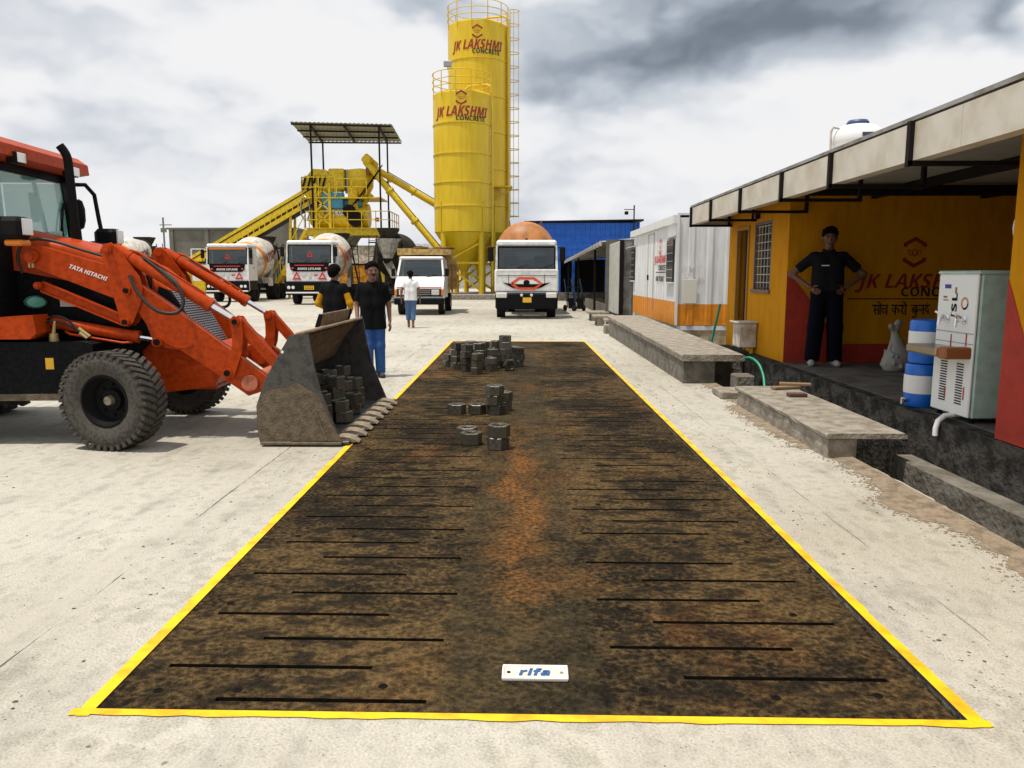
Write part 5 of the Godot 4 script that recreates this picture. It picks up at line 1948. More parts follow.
func make_tanker() -> void:
	var t := thing("tanker_lorry", "white tanker lorry with a rounded orange-brown tank facing the deck", "lorry", V(0.33, 0, -27.0), 0.0)
	var w := 2.16
	lorry_chassis(t, 8.6, [-1.25, -5.4, -6.75], w)
	var cab := cab_front(t, w, 2.72, 1.72, 1.9, M.white_paint)
	# rounded cheeks, dark smile grille with orange-red outline and badge
	var mb := MB.new()
	mb.bbox(V(0, 1.32, 0.02), V(w + 0.06, 0.78, 0.10), 0.045)
	part(cab, "front_panel", mb, M.white_paint)
	mb = MB.new()
	mb.prism(poly([-0.82, 1.26, -0.40, 1.20, 0.40, 1.20, 0.82, 1.26, 0.55, 1.10, 0.40, 1.05, -0.40, 1.05, -0.55, 1.10]), 0.071, 0.082)
	part(cab, "grille_slot", mb, M.black)
	mb = MB.new()
	var hexo := [Vector2(-0.52, 1.22), Vector2(-0.26, 1.40), Vector2(0.26, 1.40), Vector2(0.52, 1.22), Vector2(0.28, 1.05), Vector2(-0.28, 1.05), Vector2(-0.52, 1.22)]
	mb.strip(hexo, 0.085, 0.083, 0.094)
	part(cab, "grille_outline", mb, mk(0.66, 0.07, 0.02, 0.4))
	mb = MB.new()
	mb.prism(poly([-0.40, 1.22, -0.22, 1.36, 0.22, 1.36, 0.40, 1.22]), 0.084, 0.088)
	part(cab, "badge_panel", mb, M.white_plastic)
	mb = MB.new()
	mb.lathe([Vector2(0.11, 0.0), Vector2(0.11, 0.012), Vector2(0.0, 0.02)], 18, V(0, 1.26, 0.088), Basis(Vector3.RIGHT, PI / 2).scaled(V(1, 0.8, 1)))
	part(cab, "badge", mb, M.black)
	mb = MB.new()
	mb.box(V(0, 1.69, 0.076), V(w - 0.1, 0.012, 0.012))
	mb.box(V(0, 1.50, 0.0765), V(w - 0.12, 0.014, 0.012))
	mb.box(V(-0.62, 1.36, 0.0765), V(0.012, 0.36, 0.01))
	mb.box(V(0.62, 1.36, 0.0765), V(0.012, 0.36, 0.01))
	part(cab, "panel_joint", mb, M.frame_black)
	mb = MB.new()
	mb.box(V(-0.02, 1.63, 0.075), V(0.26, 0.09, 0.012))
	part(cab, "notice_sticker", mb, M.sticker)
	for s in [-1.0, 1.0]:
		mb = MB.new()
		mb.bbox(V(0.88 * s, 2.56, 0.0), V(0.16, 0.05, 0.05), 0.015)
		part(cab, "marker_lamp", mb, M.sticker)
	mb = MB.new()
	mb.bbox(V(0, 0.62, 0.08), V(w, 0.56, 0.28), 0.05)
	part(t, "bumper", mb, M.machine_black)
	for s in [-1.0, 1.0]:
		mb = MB.new()
		mb.bbox(V(0.86 * s, 0.82, 0.19), V(0.38, 0.19, 0.10), 0.03)
		part(t, "headlight", mb, M.lamp)
		mb = MB.new()
		mb.lathe([Vector2(0.05, 0.0), Vector2(0.05, 0.01), Vector2(0.0, 0.02)], 10, V(0.17 * s, 0.83, 0.222), Basis(Vector3.RIGHT, PI / 2))
		part(t, "spot_lamp", mb, M.lamp)
	mb = MB.new()
	mb.box(V(0.02, 0.66, 0.226), V(0.30, 0.17, 0.012))
	part(t, "number_plate", mb, M.plate_yellow)
	mb = MB.new()
	mb.box(V(0, 0.40, 0.05), V(w * 0.9, 0.03, 0.2))
	part(t, "lower_bar", mb, M.steel)
	# tank
	mb = MB.new()
	var bs := Basis(Vector3.RIGHT, PI / 2 * -1.0)
	mb.lathe([Vector2(0.0, 0.0), Vector2(0.55, 0.08), Vector2(0.90, 0.28), Vector2(1.10, 0.62), Vector2(1.13, 1.0), Vector2(1.13, 5.6), Vector2(1.05, 6.0), Vector2(0.6, 6.25), Vector2(0.0, 6.3)], 40, V(0, 2.42, -2.15), bs, 0.7)
	var tank := part(t, "tank", mb, M.tank_brown)
	mb = MB.new()
	mb.box(V(0.02, 3.34, -3.4), V(0.16, 0.44, 0.8))
	part(tank, "seam_panel", mb, M.rusty)
	mb = MB.new()
	for s in [-1.0, 1.0]:
		mb.bar(V(0.62 * s, 3.58, -3.3), V(0.62 * s, 3.58, -7.6), 0.04)
		for k in 5:
			mb.bar(V(0.62 * s, 3.30, -3.3 - k), V(0.62 * s, 3.60, -3.3 - k), 0.03)
	part(tank, "walkway_rail", mb, M.rusty)
	mb = MB.new()
	for k in 4:
		mb.box(V(0, 1.25, -3.0 - 1.5 * k), V(1.7, 0.6, 0.12))
	part(t, "tank_saddle", mb, M.chassis)

func make_tipper() -> void:
	var t := thing("tipper_lorry", "small white tipper lorry with a tan load box near the silos", "lorry", V(-3.72, 0, -29.5), 0.0)
	var w := 1.86
	var mb := MB.new()
	# cab with a short sloping bonnet, extruded across
	var cab := Node3D.new()
	cab.name = "cab"
	t.add_child(cab)
	var tr := Transform3D(Basis(Vector3.UP, -PI / 2), Vector3.ZERO)
	mb.prism(poly([0.05, 0.62, 0.06, 1.00, 0.0, 1.12, -0.42, 1.46, -0.46, 1.40, -0.46, 0.62]), -w / 2, w / 2, tr)
	mb.bbox(V(0, 2.17, -1.25), V(w - 0.16, 0.12, 1.0), 0.05)
	mb.box(V(0, 1.4, -1.80), V(w - 0.1, 1.5, 0.05))
	for s in [-1.0, 1.0]:
		mb.bar(V((w / 2 - 0.05) * s, 1.42, -0.42), V((w / 2 - 0.14) * s, 2.16, -0.84), 0.07, 0.07)
		mb.box(V((w / 2 - 0.03) * s, 1.05, -1.1), V(0.05, 0.80, 1.35))
		mb.bar(V((w / 2 - 0.05) * s, 1.42, -1.7), V((w / 2 - 0.12) * s, 2.14, -1.7), 0.06, 0.16)
	part(cab, "body", mb, M.white_paint)
	mb = MB.new()
	mb.q(V(-0.80, 1.46, -0.44), V(0.80, 1.46, -0.44), V(0.74, 2.10, -0.80), V(-0.74, 2.10, -0.80))
	mb.q(V(-0.74, 2.10, -0.81), V(0.74, 2.10, -0.81), V(0.80, 1.46, -0.45), V(-0.80, 1.46, -0.45))
	part(cab, "windscreen", mb, M.windscreen)
	for s in [-1.0, 1.0]:
		mb = MB.new()
		mb.box(V((w / 2 - 0.09) * s, 1.76, -1.2), V(0.008, 0.62, 0.85), Basis(Vector3.BACK, 0.12 * s))
		part(cab, "side_window", mb, M.windscreen)
		mb = MB.new()
		mb.bbox(V((w / 2 + 0.10) * s, 1.62, -0.35), V(0.15, 0.30, 0.06), 0.02)
		mb.bar(V((w / 2 - 0.05) * s, 1.5, -0.42), V((w / 2 + 0.08) * s, 1.55, -0.36), 0.025)
		part(cab, "wing_mirror", mb, M.black)
		mb = MB.new()
		mb.bbox(V(0.62 * s, 0.86, 0.055), V(0.30, 0.20, 0.05), 0.015)
		part(cab, "headlight", mb, M.lamp)
		mb = MB.new()
		mb.bbox(V(0.88 * s, 0.86, 0.05), V(0.09, 0.24, 0.05), 0.012)
		part(cab, "indicator", mb, M.amber)
		mb = MB.new()
		mb.path([V(0.35 * s - 0.1, 1.44, -0.39), V(0.35 * s + 0.26, 1.52, -0.45)], 0.012, 5)
		part(cab, "wiper", mb, M.black)
	mb = MB.new()
	mb.bbox(V(0, 0.85, 0.046), V(1.80, 0.30, 0.03), 0.01)
	part(cab, "grille", mb, M.black)
	for k in 3:
		mb = MB.new()
		mb.box(V(0, 0.78 + 0.07 * k, 0.064), V(0.86, 0.016, 0.012))
		part(cab, "grille_bar", mb, M.panel_grey)
	mb = MB.new()
	mb.box(V(0, 1.04, 0.052), V(1.7, 0.035, 0.014))
	part(cab, "stripe", mb, M.red_paint)
	mb = MB.new()
	mb.box(V(0, 1.42, -1.3), V(1.5, 0.8, 0.3))
	mb.box(V(0, 1.36, -0.6), V(1.6, 0.16, 0.3))
	part(cab, "seat", mb, M.interior)
	mb = MB.new()
	mb.bbox(V(0, 0.53, 0.08), V(w + 0.04, 0.26, 0.22), 0.04)
	part(t, "bumper", mb, M.machine_black)
	mb = MB.new()
	for s in [-0.36, 0.36]:
		mb.box(V(s, 0.72, -2.6), V(0.1, 0.2, 4.6))
	part(t, "chassis", mb, M.chassis)
	for s in [-1.0, 1.0]:
		wheel(t, V(0.78 * s, 0.38, -0.75), 0.38, 0.22, 0.21, 24, M.rubber, M.white_dirty, s, true, 0.016)
		wheel(t, V(0.78 * s, 0.38, -3.7), 0.38, 0.22, 0.21, 24, M.rubber, M.white_dirty, s, true, 0.016)
	# load box with ribs, head board over the cab and a heap of cloth and planks on top
	var box := Node3D.new()
	box.name = "load_box"
	t.add_child(box)
	mb = MB.new()
	mb.box(V(0, 0.96, -3.5), V(2.0, 0.10, 3.3))
	mb.box(V(0, 1.75, -1.92), V(2.0, 1.6, 0.07))
	mb.box(V(0, 1.55, -5.12), V(2.0, 1.2, 0.07))
	for s in [-1.0, 1.0]:
		mb.box(V(0.97 * s, 1.62, -3.5), V(0.06, 1.3, 3.2))
	part(box, "wall", mb, M.tan_box)
	mb = MB.new()
	mb.prism(poly([-1.0, 2.56, 1.12, 2.50, 1.12, 2.30, -1.0, 2.30]), -2.3, -1.2)
	part(box, "head_board", mb, M.tan_box)
	for s in [-1.0, 1.0]:
		for k in 6:
			mb = MB.new()
			mb.box(V(1.02 * s, 1.6, -2.0 - 0.6 * k), V(0.05, 1.34, 0.09))
			part(box, "rib", mb, M.tan_box)
	mb = MB.new()
	mb.box(V(1.03, 1.35, -2.7), V(0.04, 1.1, 0.5))
	part(box, "tail_rag", mb, mk(0.42, 0.10, 0.02, 0.7, 0.0, M.dirty, 1.0))
	mb = MB.new()
	rng.seed = 4
	for k in 4:
		mb.bbox(V(-0.7 + 0.47 * k, 2.55 + 0.06 * (k % 2), -2.6), V(0.5, 0.10, 0.8), 0.03, Basis(Vector3.UP, 0.3 * k))
	part(box, "sacking", mb, M.tarp)

func make_trucks() -> void:
	var a := mixer_lorry("white mixer lorry with an orange band above its windscreen, left of the pair", V(-16.4, 0, -44.0), 0.0, M.orange_paint)
	# its far door stands open
	var mb := MB.new()
	mb.box(V(-1.75, 1.65, -0.6), V(1.0, 0.9, 0.05))
	for e in [[-2.25, 2.1, -2.25, 3.0], [-1.25, 2.1, -1.25, 3.0], [-2.25, 3.0, -1.25, 3.0]]:
		mb.bar(V(e[0], e[1], -0.6), V(e[2], e[3], -0.6), 0.06)
	part(a, "open_door", mb, M.white_paint)
	mixer_lorry("white mixer lorry with two red triangles on its front, near the batching plant", V(-10.65, 0, -39.9), 0.0, null)
	mixer_lorry("dirty dark mixer lorry seen from behind with its hopper and chute", V(-6.9, 0, -49.0), 180.0, null, true, false)
	mixer_lorry("white mixer lorry whose drum shows behind the loader bonnet", V(-24.6, 0, -44.5), 0.0, null, false, false)
	make_tanker()
	make_tipper()

# ---------------------------------------------------------------- the company mark: chevrons above and below a flower
func mark_pieces() -> Array:
	# flat pieces (closed polygons) in a square about two units high
	var out := []
	out.append(poly([-0.92, 0.42, -0.92, 0.70, 0.0, 1.22, 0.92, 0.70, 0.92, 0.42, 0.62, 0.42, 0.62, 0.56, 0.0, 0.90, -0.62, 0.56, -0.62, 0.42]))
	out.append(poly([-0.92, -0.42, -0.62, -0.42, -0.62, -0.56, 0.0, -0.90, 0.62, -0.56, 0.62, -0.42, 0.92, -0.42, 0.92, -0.70, 0.0, -1.22, -0.92, -0.70]))
	for pet in [[0.0, 0.0, 0.24, 0.52], [-0.34, 0.55, 0.18, 0.42], [0.34, -0.55, 0.18, 0.42]]:
		var o := []
		for k in 13:
			var a := TAU * k / 12.0
			var q := Vector2(sin(a) * pet[2] * (1.0 - 0.35 * absf(cos(a))), 0.02 + -cos(a) * pet[3] * 0.6)
			q = q.rotated(pet[1]) + Vector2(pet[0], -0.04)
			o.append(q)
		for k in 12:
			var c := Vector2(pet[0], -0.02)
			out.append(PackedVector2Array([o[k], o[k + 1], c + (o[k + 1] - c) * 0.72, c + (o[k] - c) * 0.72]))
	return out

func put_mark(mb: MB, fn: Callable, s: float) -> void:
	for p in mark_pieces():
		var pp: PackedVector2Array = p
		if Geometry2D.is_polygon_clockwise(pp):
			pp.reverse()
		var ix := Geometry2D.triangulate_polygon(pp)
		for i in range(0, ix.size(), 3):
			var a := pp[ix[i]]
			var b := pp[ix[i + 1]]
			var c := pp[ix[i + 2]]
			if (b - a).cross(c - a) < 0:
				var w := b
				b = c
				c = w
			mb.f(fn.call(V(a.x * s, a.y * s, 0)), fn.call(V(b.x * s, b.y * s, 0)), fn.call(V(c.x * s, c.y * s, 0)))

# ---------------------------------------------------------------- silos
func make_silo(label: String, at: Vector3, r: float, y0: float, y1: float, bands: Array, text_y: float, legs_turn: float, cone: float) -> Node3D:
	var t := thing("cement_silo", label, "silo", at, 0.0, "yellow cement silos")
	var Y: Material = M.silo_yellow
	var mb := MB.new()
	mb.lathe([Vector2(r, y0), Vector2(r, y1), Vector2(r * 0.94, y1 + 0.12), Vector2(0.0, y1 + 0.45)], 64, Vector3.ZERO, Basis.IDENTITY, 0.9)
	part(t, "shell", mb, Y)
	mb = MB.new()
	mb.lathe([Vector2(0.22, cone), Vector2(r - 0.04, y0 - 0.02)], 48)
	mb.lathe([Vector2(0.22, cone - 0.5), Vector2(0.22, cone)], 16)
	part(t, "cone", mb, Y)
	for b in bands:
		mb = MB.new()
		mb.lathe([Vector2(r, b - 0.05), Vector2(r + 0.045, b - 0.04), Vector2(r + 0.045, b + 0.04), Vector2(r, b + 0.05)], 64)
		part(t, "hoop", mb, Y)
	# skirt brackets and legs
	for k in 4:
		var a := legs_turn + TAU * (k + 0.5) / 4.0
		var p := V(cos(a) * (r - 0.18), 0, sin(a) * (r - 0.18))
		mb = MB.new()
		mb.tube(p, p + V(0, y0 + 0.15, 0), 0.18, -1.0, 14)
		mb.box(p + V(0, 0.02, 0), V(0.6, 0.04, 0.6))
		part(t, "leg", mb, Y)
		mb = MB.new()
		var n := V(cos(a), 0, sin(a))
		mb.bar(n * (r + 0.02) + V(0, y0 + 0.1, 0), n * (r + 0.02) + V(0, y0 + 1.9, 0), 0.10, 0.06)
		part(t, "gusset", mb, Y)
		var a2 := a + TAU / 4.0
		var p2 := V(cos(a2) * (r - 0.18), 0, sin(a2) * (r - 0.18))
		mb = MB.new()
		mb.bar(p + V(0, 0.5, 0), p2 + V(0, 2.3, 0), 0.13, 0.13)
		part(t, "brace", mb, Y)
		mb = MB.new()
		mb.bar(p + V(0, 3.6, 0), p2 + V(0, 2.3, 0), 0.11, 0.11)
		part(t, "brace", mb, Y)
		mb = MB.new()
		mb.bar(p + V(0, 2.3, 0), p2 + V(0, 2.3, 0), 0.12, 0.12)
		part(t, "brace", mb, Y)
	# top railing
	var rail := Node3D.new()
	rail.name = "railing"
	t.add_child(rail)
	for h in [0.45, 0.85, 1.3]:
		mb = MB.new()
		var ring := []
		for k in 41:
			var a := TAU * k / 40.0
			ring.append(V(cos(a) * (r + 0.02), y1 + h, sin(a) * (r + 0.02)))
		mb.path(ring, 0.028, 5)
		part(rail, "rail", mb, Y)
	for k in 12:
		var a := TAU * (k + 0.3) / 12.0
		mb = MB.new()
		mb.tube(V(cos(a) * (r + 0.02), y1 - 0.25, sin(a) * (r + 0.02)), V(cos(a) * (r + 0.02), y1 + 1.3, sin(a) * (r + 0.02)), 0.03, -1.0, 5)
		part(rail, "post", mb, Y)
	# fill pipe: up the side, over the edge with a bend
	mb = MB.new()
	var fa := 0.30
	var fx := cos(fa) * (r + 0.12)
	var fz := sin(fa) * (r + 0.12)
	mb.path([V(fx, 0.8, fz), V(fx, y1 + 0.2, fz), V(fx * 0.97, y1 + 0.5, fz * 0.97), V(fx * 0.85, y1 + 0.66, fz * 0.85), V(fx * 0.25, y1 + 0.66, fz * 0.25), V(fx * 0.1, y1 + 0.45, fz * 0.1)], 0.075, 8)
	part(t, "fill_pipe", mb, Y)
	# lettering wrapped round the front
	var lett := func(s: String, size: float, yy: float, shift: float, slant: float, nar: float) -> MB:
		var m := MB.new()
		var tm := text(s, size, 0.01)
		m.bend(tm, func(p: Vector3) -> Vector3:
			var a: float = PI / 2 - 0.03 - (p.x * nar + p.y * slant + shift) / r
			var rr: float = r + 0.022 + p.z
			return V(cos(a) * rr, yy + p.y, sin(a) * rr))
		return m
	part(t, "lettering", lett.call("JK LAKSHMI", 0.58, text_y, 0.02, 0.22, 0.80), M.logo_red)
	part(t, "lettering", lett.call("CONCRETE", 0.30, text_y - 0.44, 0.62, 0.0, 0.92), M.logo_black)
	mb = MB.new()
	put_mark(mb, func(p: Vector3) -> Vector3:
		var a := PI / 2 - (p.x + 0.05) / r
		return V(cos(a) * (r + 0.025), text_y + 0.78 + p.y, sin(a) * (r + 0.025)), 0.37)
	part(t, "company_mark", mb, M.logo_red)
	return t

func make_silos() -> void:
	var Y: Material = M.silo_yellow
	var a := make_silo("shorter yellow silo in front, with red lettering and a railed top", V(-3.48, 0, -51.0), 1.87, 4.25, 12.7, [5.85, 7.31, 9.06, 10.90], 11.52, 0.0, 1.75)
	var b := make_silo("taller yellow silo behind the shorter one, with a caged ladder", V(-2.66, 0, -55.0), 2.04, 4.4, 18.0, [6.2, 8.6, 11.0, 13.3, 15.70], 16.50, 0.2, 1.9)
	# caged ladder on the right of the tall silo
	var lad := Node3D.new()
	lad.name = "caged_ladder"
	b.add_child(lad)
	var x := 2.04 + 0.14
	for z in [0.28, -0.28]:
		var mb := MB.new()
		mb.bar(V(x, 5.5, z), V(x, 19.2, z), 0.05, 0.05)
		part(lad, "stile", mb, Y)
	for k in 47:
		var mb := MB.new()
		mb.bar(V(x, 5.6 + 0.29 * k, -0.28), V(x, 5.6 + 0.29 * k, 0.28), 0.03)
		part(lad, "rung", mb, Y)
	for k in 16:
		var mb := MB.new()
		var ring := []
		for j in 9:
			var an := -PI / 2 + PI * j / 8.0
			ring.append(V(x + cos(an) * 0.62, 5.6 + 0.905 * k, sin(an) * 0.36))
		mb.path(ring, 0.026, 4)
		part(lad, "cage_hoop", mb, Y)
	for j in [1, 3, 5, 7]:
		var mb := MB.new()
		var an: float = -PI / 2 + PI * j / 8.0
		mb.bar(V(x + cos(an) * 0.62, 5.5, sin(an) * 0.36), V(x + cos(an) * 0.62, 19.2, sin(an) * 0.36), 0.035, 0.035)
		part(lad, "cage_bar", mb, Y)
	for k in 6:
		var mb := MB.new()
		mb.bar(V(2.0, 6.0 + 2.5 * k, 0.28), V(x, 6.0 + 2.5 * k, 0.28), 0.05)
		mb.bar(V(2.0, 6.0 + 2.5 * k, -0.28), V(x, 6.0 + 2.5 * k, -0.28), 0.05)
		part(lad, "bracket", mb, Y)
	# stair pipe and work platform between the two
	var mb := MB.new()
	mb.tube(V(2.06, 0, 0.75), V(2.06, 17.9, 0.75), 0.09, -1.0, 8)
	part(b, "vent_pipe", mb, Y)
	mb = MB.new()
	mb.box(V(1.5, 7.4, 1.75), V(1.7, 0.10, 0.7))
	mb.bar(V(0.8, 6.4, 1.7), V(2.3, 7.3, 1.7), 0.12)
	part(b, "work_platform", mb, Y)
	# floodlight on the rail of the short one
	mb = MB.new()
	mb.bbox(V(-0.75, 14.25, 1.90), V(0.50, 0.36, 0.16), 0.04)
	mb.bar(V(-0.75, 13.9, 1.86), V(-0.75, 14.15, 1.88), 0.05)
	part(a, "floodlight", mb, M.steel)
	# concrete base
	var base := MB.new()
	base.bbox(V(-3.0, 0.16, -53.0), V(6.2, 0.32, 9.0), 0.04)
	solo("silo_foundation", base, M.concrete_slab, "low concrete base under the two silos", "foundation")

# ---------------------------------------------------------------- batching plant
func railing(parent: Node3D, pts: Array, h: float, mat: Material) -> void:
	var rl := Node3D.new()
	rl.name = "railing"
	parent.add_child(rl, true)
	for i in pts.size() - 1:
		var a: Vector3 = pts[i]
		var b: Vector3 = pts[i + 1]
		for k in [0.5, 1.0]:
			var mb := MB.new()
			mb.bar(a + V(0, h * k, 0), b + V(0, h * k, 0), 0.05)
			part(rl, "rail", mb, mat)
		var n := maxi(1, int(a.distance_to(b) / 0.9))
		for j in n + 1:
			var p := a.lerp(b, float(j) / n)
			var mb := MB.new()
			mb.bar(p, p + V(0, h, 0), 0.05)
			part(rl, "post", mb, mat)

func make_plant() -> void:
	var Y: Material = M.plant_yellow
	var t := thing("batching_plant", "yellow concrete batching tower with hoppers, mixer and railed platforms", "batching plant", V(-11.0, 0, -52.0), 0.0)
	var mb := MB.new()
	# legs, beams and deck of the mixer platform
	for x in [-1.9, 2.3]:
		for z in [-1.6, 1.9]:
			mb = MB.new()
			mb.bar(V(x, 0, z), V(x, 4.3, z), 0.26)
			part(t, "leg", mb, Y)
	for z in [-1.6, 1.9]:
		mb = MB.new()
		mb.bar(V(-2.4, 4.25, z), V(2.8, 4.25, z), 0.22, 0.42)
		part(t, "beam", mb, Y)
	for x in [-2.3, 0.2, 2.7]:
		mb = MB.new()
		mb.bar(V(x, 4.2, -1.6), V(x, 4.2, 1.9), 0.2, 0.36)
		part(t, "beam", mb, Y)
	mb = MB.new()
	mb.box(V(0.2, 4.49, 0.15), V(5.4, 0.05, 3.9))
	part(t, "platform", mb, Y)
	railing(t, [V(-2.5, 4.5, -1.7), V(-2.5, 4.5, 2.0), V(2.9, 4.5, 2.0), V(2.9, 4.5, -1.7)], 1.05, Y)
	# stair down on the left
	mb = MB.new()
	for z in [1.2, 1.9]:
		mb.bar(V(-2.5, 4.4, z), V(-5.0, 0.2, z), 0.06, 0.2)
	part(t, "stair_stringer", mb, Y)
	for k in 14:
		mb = MB.new()
		mb.box(V(-2.6 - 0.178 * k, 4.2 - 0.3 * k, 1.55), V(0.26, 0.04, 0.7))
		part(t, "stair_tread", mb, Y)
	mb = MB.new()
	mb.bar(V(-2.5, 5.4, 1.9), V(-5.0, 1.2, 1.9), 0.05)
	for k in 5:
		mb.bar(V(-2.6 - 0.55 * k, 4.2 - 0.92 * k, 1.9), V(-2.6 - 0.55 * k, 5.2 - 0.92 * k, 1.9), 0.04)
	part(t, "stair_rail", mb, Y)
	# discharge cone below
	mb = MB.new()
	mb.lathe([Vector2(0.35, 2.75), Vector2(0.45, 3.1), Vector2(1.15, 4.1)], 24, V(0.2, 0, 0.2))
	part(t, "discharge_cone", mb, M.cement_grey).position = V(-0.6, 0, 0)
	mb = MB.new()
	mb.lathe([Vector2(0.30, 2.3), Vector2(0.38, 2.75)], 16, V(0.2, 0, 0.2))
	part(t, "rubber_sock", mb, mk(0.20, 0.06, 0.03, 0.8)).position = V(-0.6, 0, 0)
	# mixer drum casing with motor and label
	mb = MB.new()
	mb.bbox(V(0.25, 5.35, 0.3), V(3.1, 1.55, 2.2), 0.35)
	part(t, "mixer_casing", mb, Y).position = V(-1.15, -0.1, 0)
	mb = MB.new()
	mb.tube(V(1.75, 5.45, 0.4), V(2.45, 5.45, 0.4), 0.78, -1.0, 24)
	part(t, "gearbox", mb, Y).position = V(-1.15, -0.1, 0)
	mb = MB.new()
	mb.tube(V(0.95, 6.25, 0.9), V(2.1, 6.25, 0.9), 0.30, -1.0, 16)
	part(t, "motor", mb, M.motor_blue).position = V(-1.15, -0.1, 0)
	mb = MB.new()
	mb.tube(V(1.35, 5.7, 1.38), V(1.35, 5.7, 1.48), 0.42, -1.0, 20)
	mb.tube(V(1.75, 5.2, 1.38), V(1.75, 5.2, 1.46), 0.50, -1.0, 20)
	part(t, "drive_wheel", mb, M.frame_black).position = V(-1.15, -0.1, 0)
	mb = MB.new()
	mb.box(V(0.55, 5.62, 1.412), V(1.45, 0.34, 0.015))
	var lb := part(t, "name_board", mb, M.white_plastic)
	lb.position = V(-1.15, -0.1, 0)
	mb = MB.new()
	mb.bend(text("MACONS", 0.26, 0.006), func(p: Vector3) -> Vector3: return V(p.x * 1.1 + p.y * 0.25 + 0.55, p.y + 5.62, p.z + 1.425))
	part(lb, "lettering", mb, M.logo_black)
	mb = MB.new()
	mb.tube(V(2.55, 4.95, 1.3), V(2.55, 5.2, 1.3), 0.14, -1.0, 10)
	part(t, "fire_bucket", mb, M.red_paint).position = V(-0.6, 0, 0)
	# hose loop
	mb = MB.new()
	var lp := []
	for k in 13:
		var a := TAU * k / 12.0
		lp.append(V(-1.55 + cos(a) * 0.30, 5.9 + sin(a) * 0.75, 1.2))
	mb.path(lp, 0.05, 6)
	part(t, "hose_loop", mb, M.steel).position = V(-1.15, -0.1, 0)
	# second level
	mb = MB.new()
	for p in [[-1.9, 1.6], [-1.0, 1.6], [-1.9, -1.0], [-1.0, -1.0]]:
		mb.bar(V(p[0], 4.4, p[1]), V(p[0], 7.3, p[1]), 0.16)
	for k in 3:
		mb.bar(V(-1.9, 4.7 + 0.9 * k, 1.6), V(-1.0, 5.5 + 0.9 * k, 1.6), 0.09)
		mb.bar(V(-1.0, 4.7 + 0.9 * k, 1.6), V(-1.9, 5.5 + 0.9 * k, 1.6), 0.09)
	part(t, "lattice_tower", mb, Y)
	mb = MB.new()
	mb.prism(poly([-0.75, 7.2, 0.15, 7.2, 0.15, 5.9, -0.1, 5.9]), -0.4, 1.2)
	part(t, "feed_chute", mb, Y).position = V(-1.15, -0.75, 0)
	mb = MB.new()
	mb.bbox(V(0.30, 6.62, 1.25), V(1.35, 1.05, 0.7), 0.06)
	part(t, "motor_box", mb, M.motor_blue).position = V(-1.15, -0.35, 0)
	mb = MB.new()
	mb.bbox(V(1.55, 6.9, 0.8), V(0.62, 1.9, 0.9), 0.05)
	part(t, "column_hopper", mb, Y).position = V(-1.15, -0.7, 0)
	mb = MB.new()
	mb.box(V(0.1, 7.22, 0.4), V(5.0, 0.08, 2.6))
	part(t, "upper_platform", mb, Y).position = V(-0.3, -0.8, 0)
	railing(t, [V(-2.7, 6.45, -0.9), V(-2.7, 6.45, 1.75), V(-0.6, 6.45, 1.75)], 1.25, Y)
	railing(t, [V(-0.5, 6.6, 1.75), V(1.4, 6.6, 1.75)], 1.0, Y)
	# skip housing at the head of the conveyor
	mb = MB.new()
	mb.prism(poly([-2.2, 7.3, -0.1, 7.3, -0.1, 8.35, -0.6, 9.0, -1.4, 9.05, -1.9, 8.5, -2.2, 8.3]), -0.6, 1.1)
	part(t, "head_housing", mb, Y).position = V(-0.75, -0.75, 0)
	mb = MB.new()
	for k in 5:
		mb.bar(V(-2.1 + 0.32 * k, 7.7, 1.15), V(-1.85 + 0.32 * k, 8.6, 1.15), 0.10)
	part(t, "belt_guard", mb, M.frame_black).position = V(-0.75, -0.75, 0)
	# weigh hoppers
	mb = MB.new()
	mb.bbox(V(0.68, 8.75, 0.6), V(1.0, 1.35, 0.9), 0.06)
	mb.lathe([Vector2(0.16, 7.4), Vector2(0.45, 8.2)], 16, V(0.68, 0, 0.6))
	part(t, "water_hopper", mb, Y).position = V(-1.35, -1.1, 0)
	mb = MB.new()
	mb.tube(V(1.42, 8.0, 0.6), V(1.42, 9.5, 0.6), 0.17, -1.0, 12)
	mb.tube(V(1.72, 7.9, 0.6), V(1.72, 9.3, 0.6), 0.12, -1.0, 12)
	part(t, "dust_filter", mb, M.steel).position = V(-1.45, -1.2, 0)
	mb = MB.new()
	mb.lathe([Vector2(0.18, 7.2), Vector2(0.82, 8.35), Vector2(0.86, 9.2), Vector2(0.80, 9.42), Vector2(0.0, 9.55)], 24, V(2.55, 0, 0.5))
	part(t, "cement_hopper", mb, Y).position = V(-1.75, -1.15, 0)
	mb = MB.new()
	mb.bar(V(3.1, 7.6, 0.8), V(1.6, 6.0, 0.8), 0.24)
	part(t, "drop_pipe", mb, Y).position = V(-1.5, -0.9, 0)
	mb = MB.new()
	for k in 3:
		mb.bar(V(1.6 + 0.5 * k, 6.4 + 0.5 * k, 1.4), V(3.4 + 0.25 * k, 8.6 + 0.35 * k, 1.4), 0.06)
	part(t, "strut", mb, M.frame_black).position = V(-1.5, -0.8, 0)
	# canopy on tall thin posts above everything
	var c := thing("canopy_roof", "corrugated sheet canopy on four tall black posts over the batching tower", "canopy", Vector3.ZERO)
	var posts := [V(-13.05, 0, -50.3), V(-8.72, 0, -50.3), V(-13.55, 0, -55.4), V(-9.05, 0, -55.4)]
	for p in posts:
		mb = MB.new()
		mb.bar(p + V(0, 2.0, 0), p + V(0, 10.85, 0), 0.10)
		part(c, "post", mb, M.frame_black)
	mb = MB.new()
	# corrugated sheet, ribs running front to back
	var n := 46
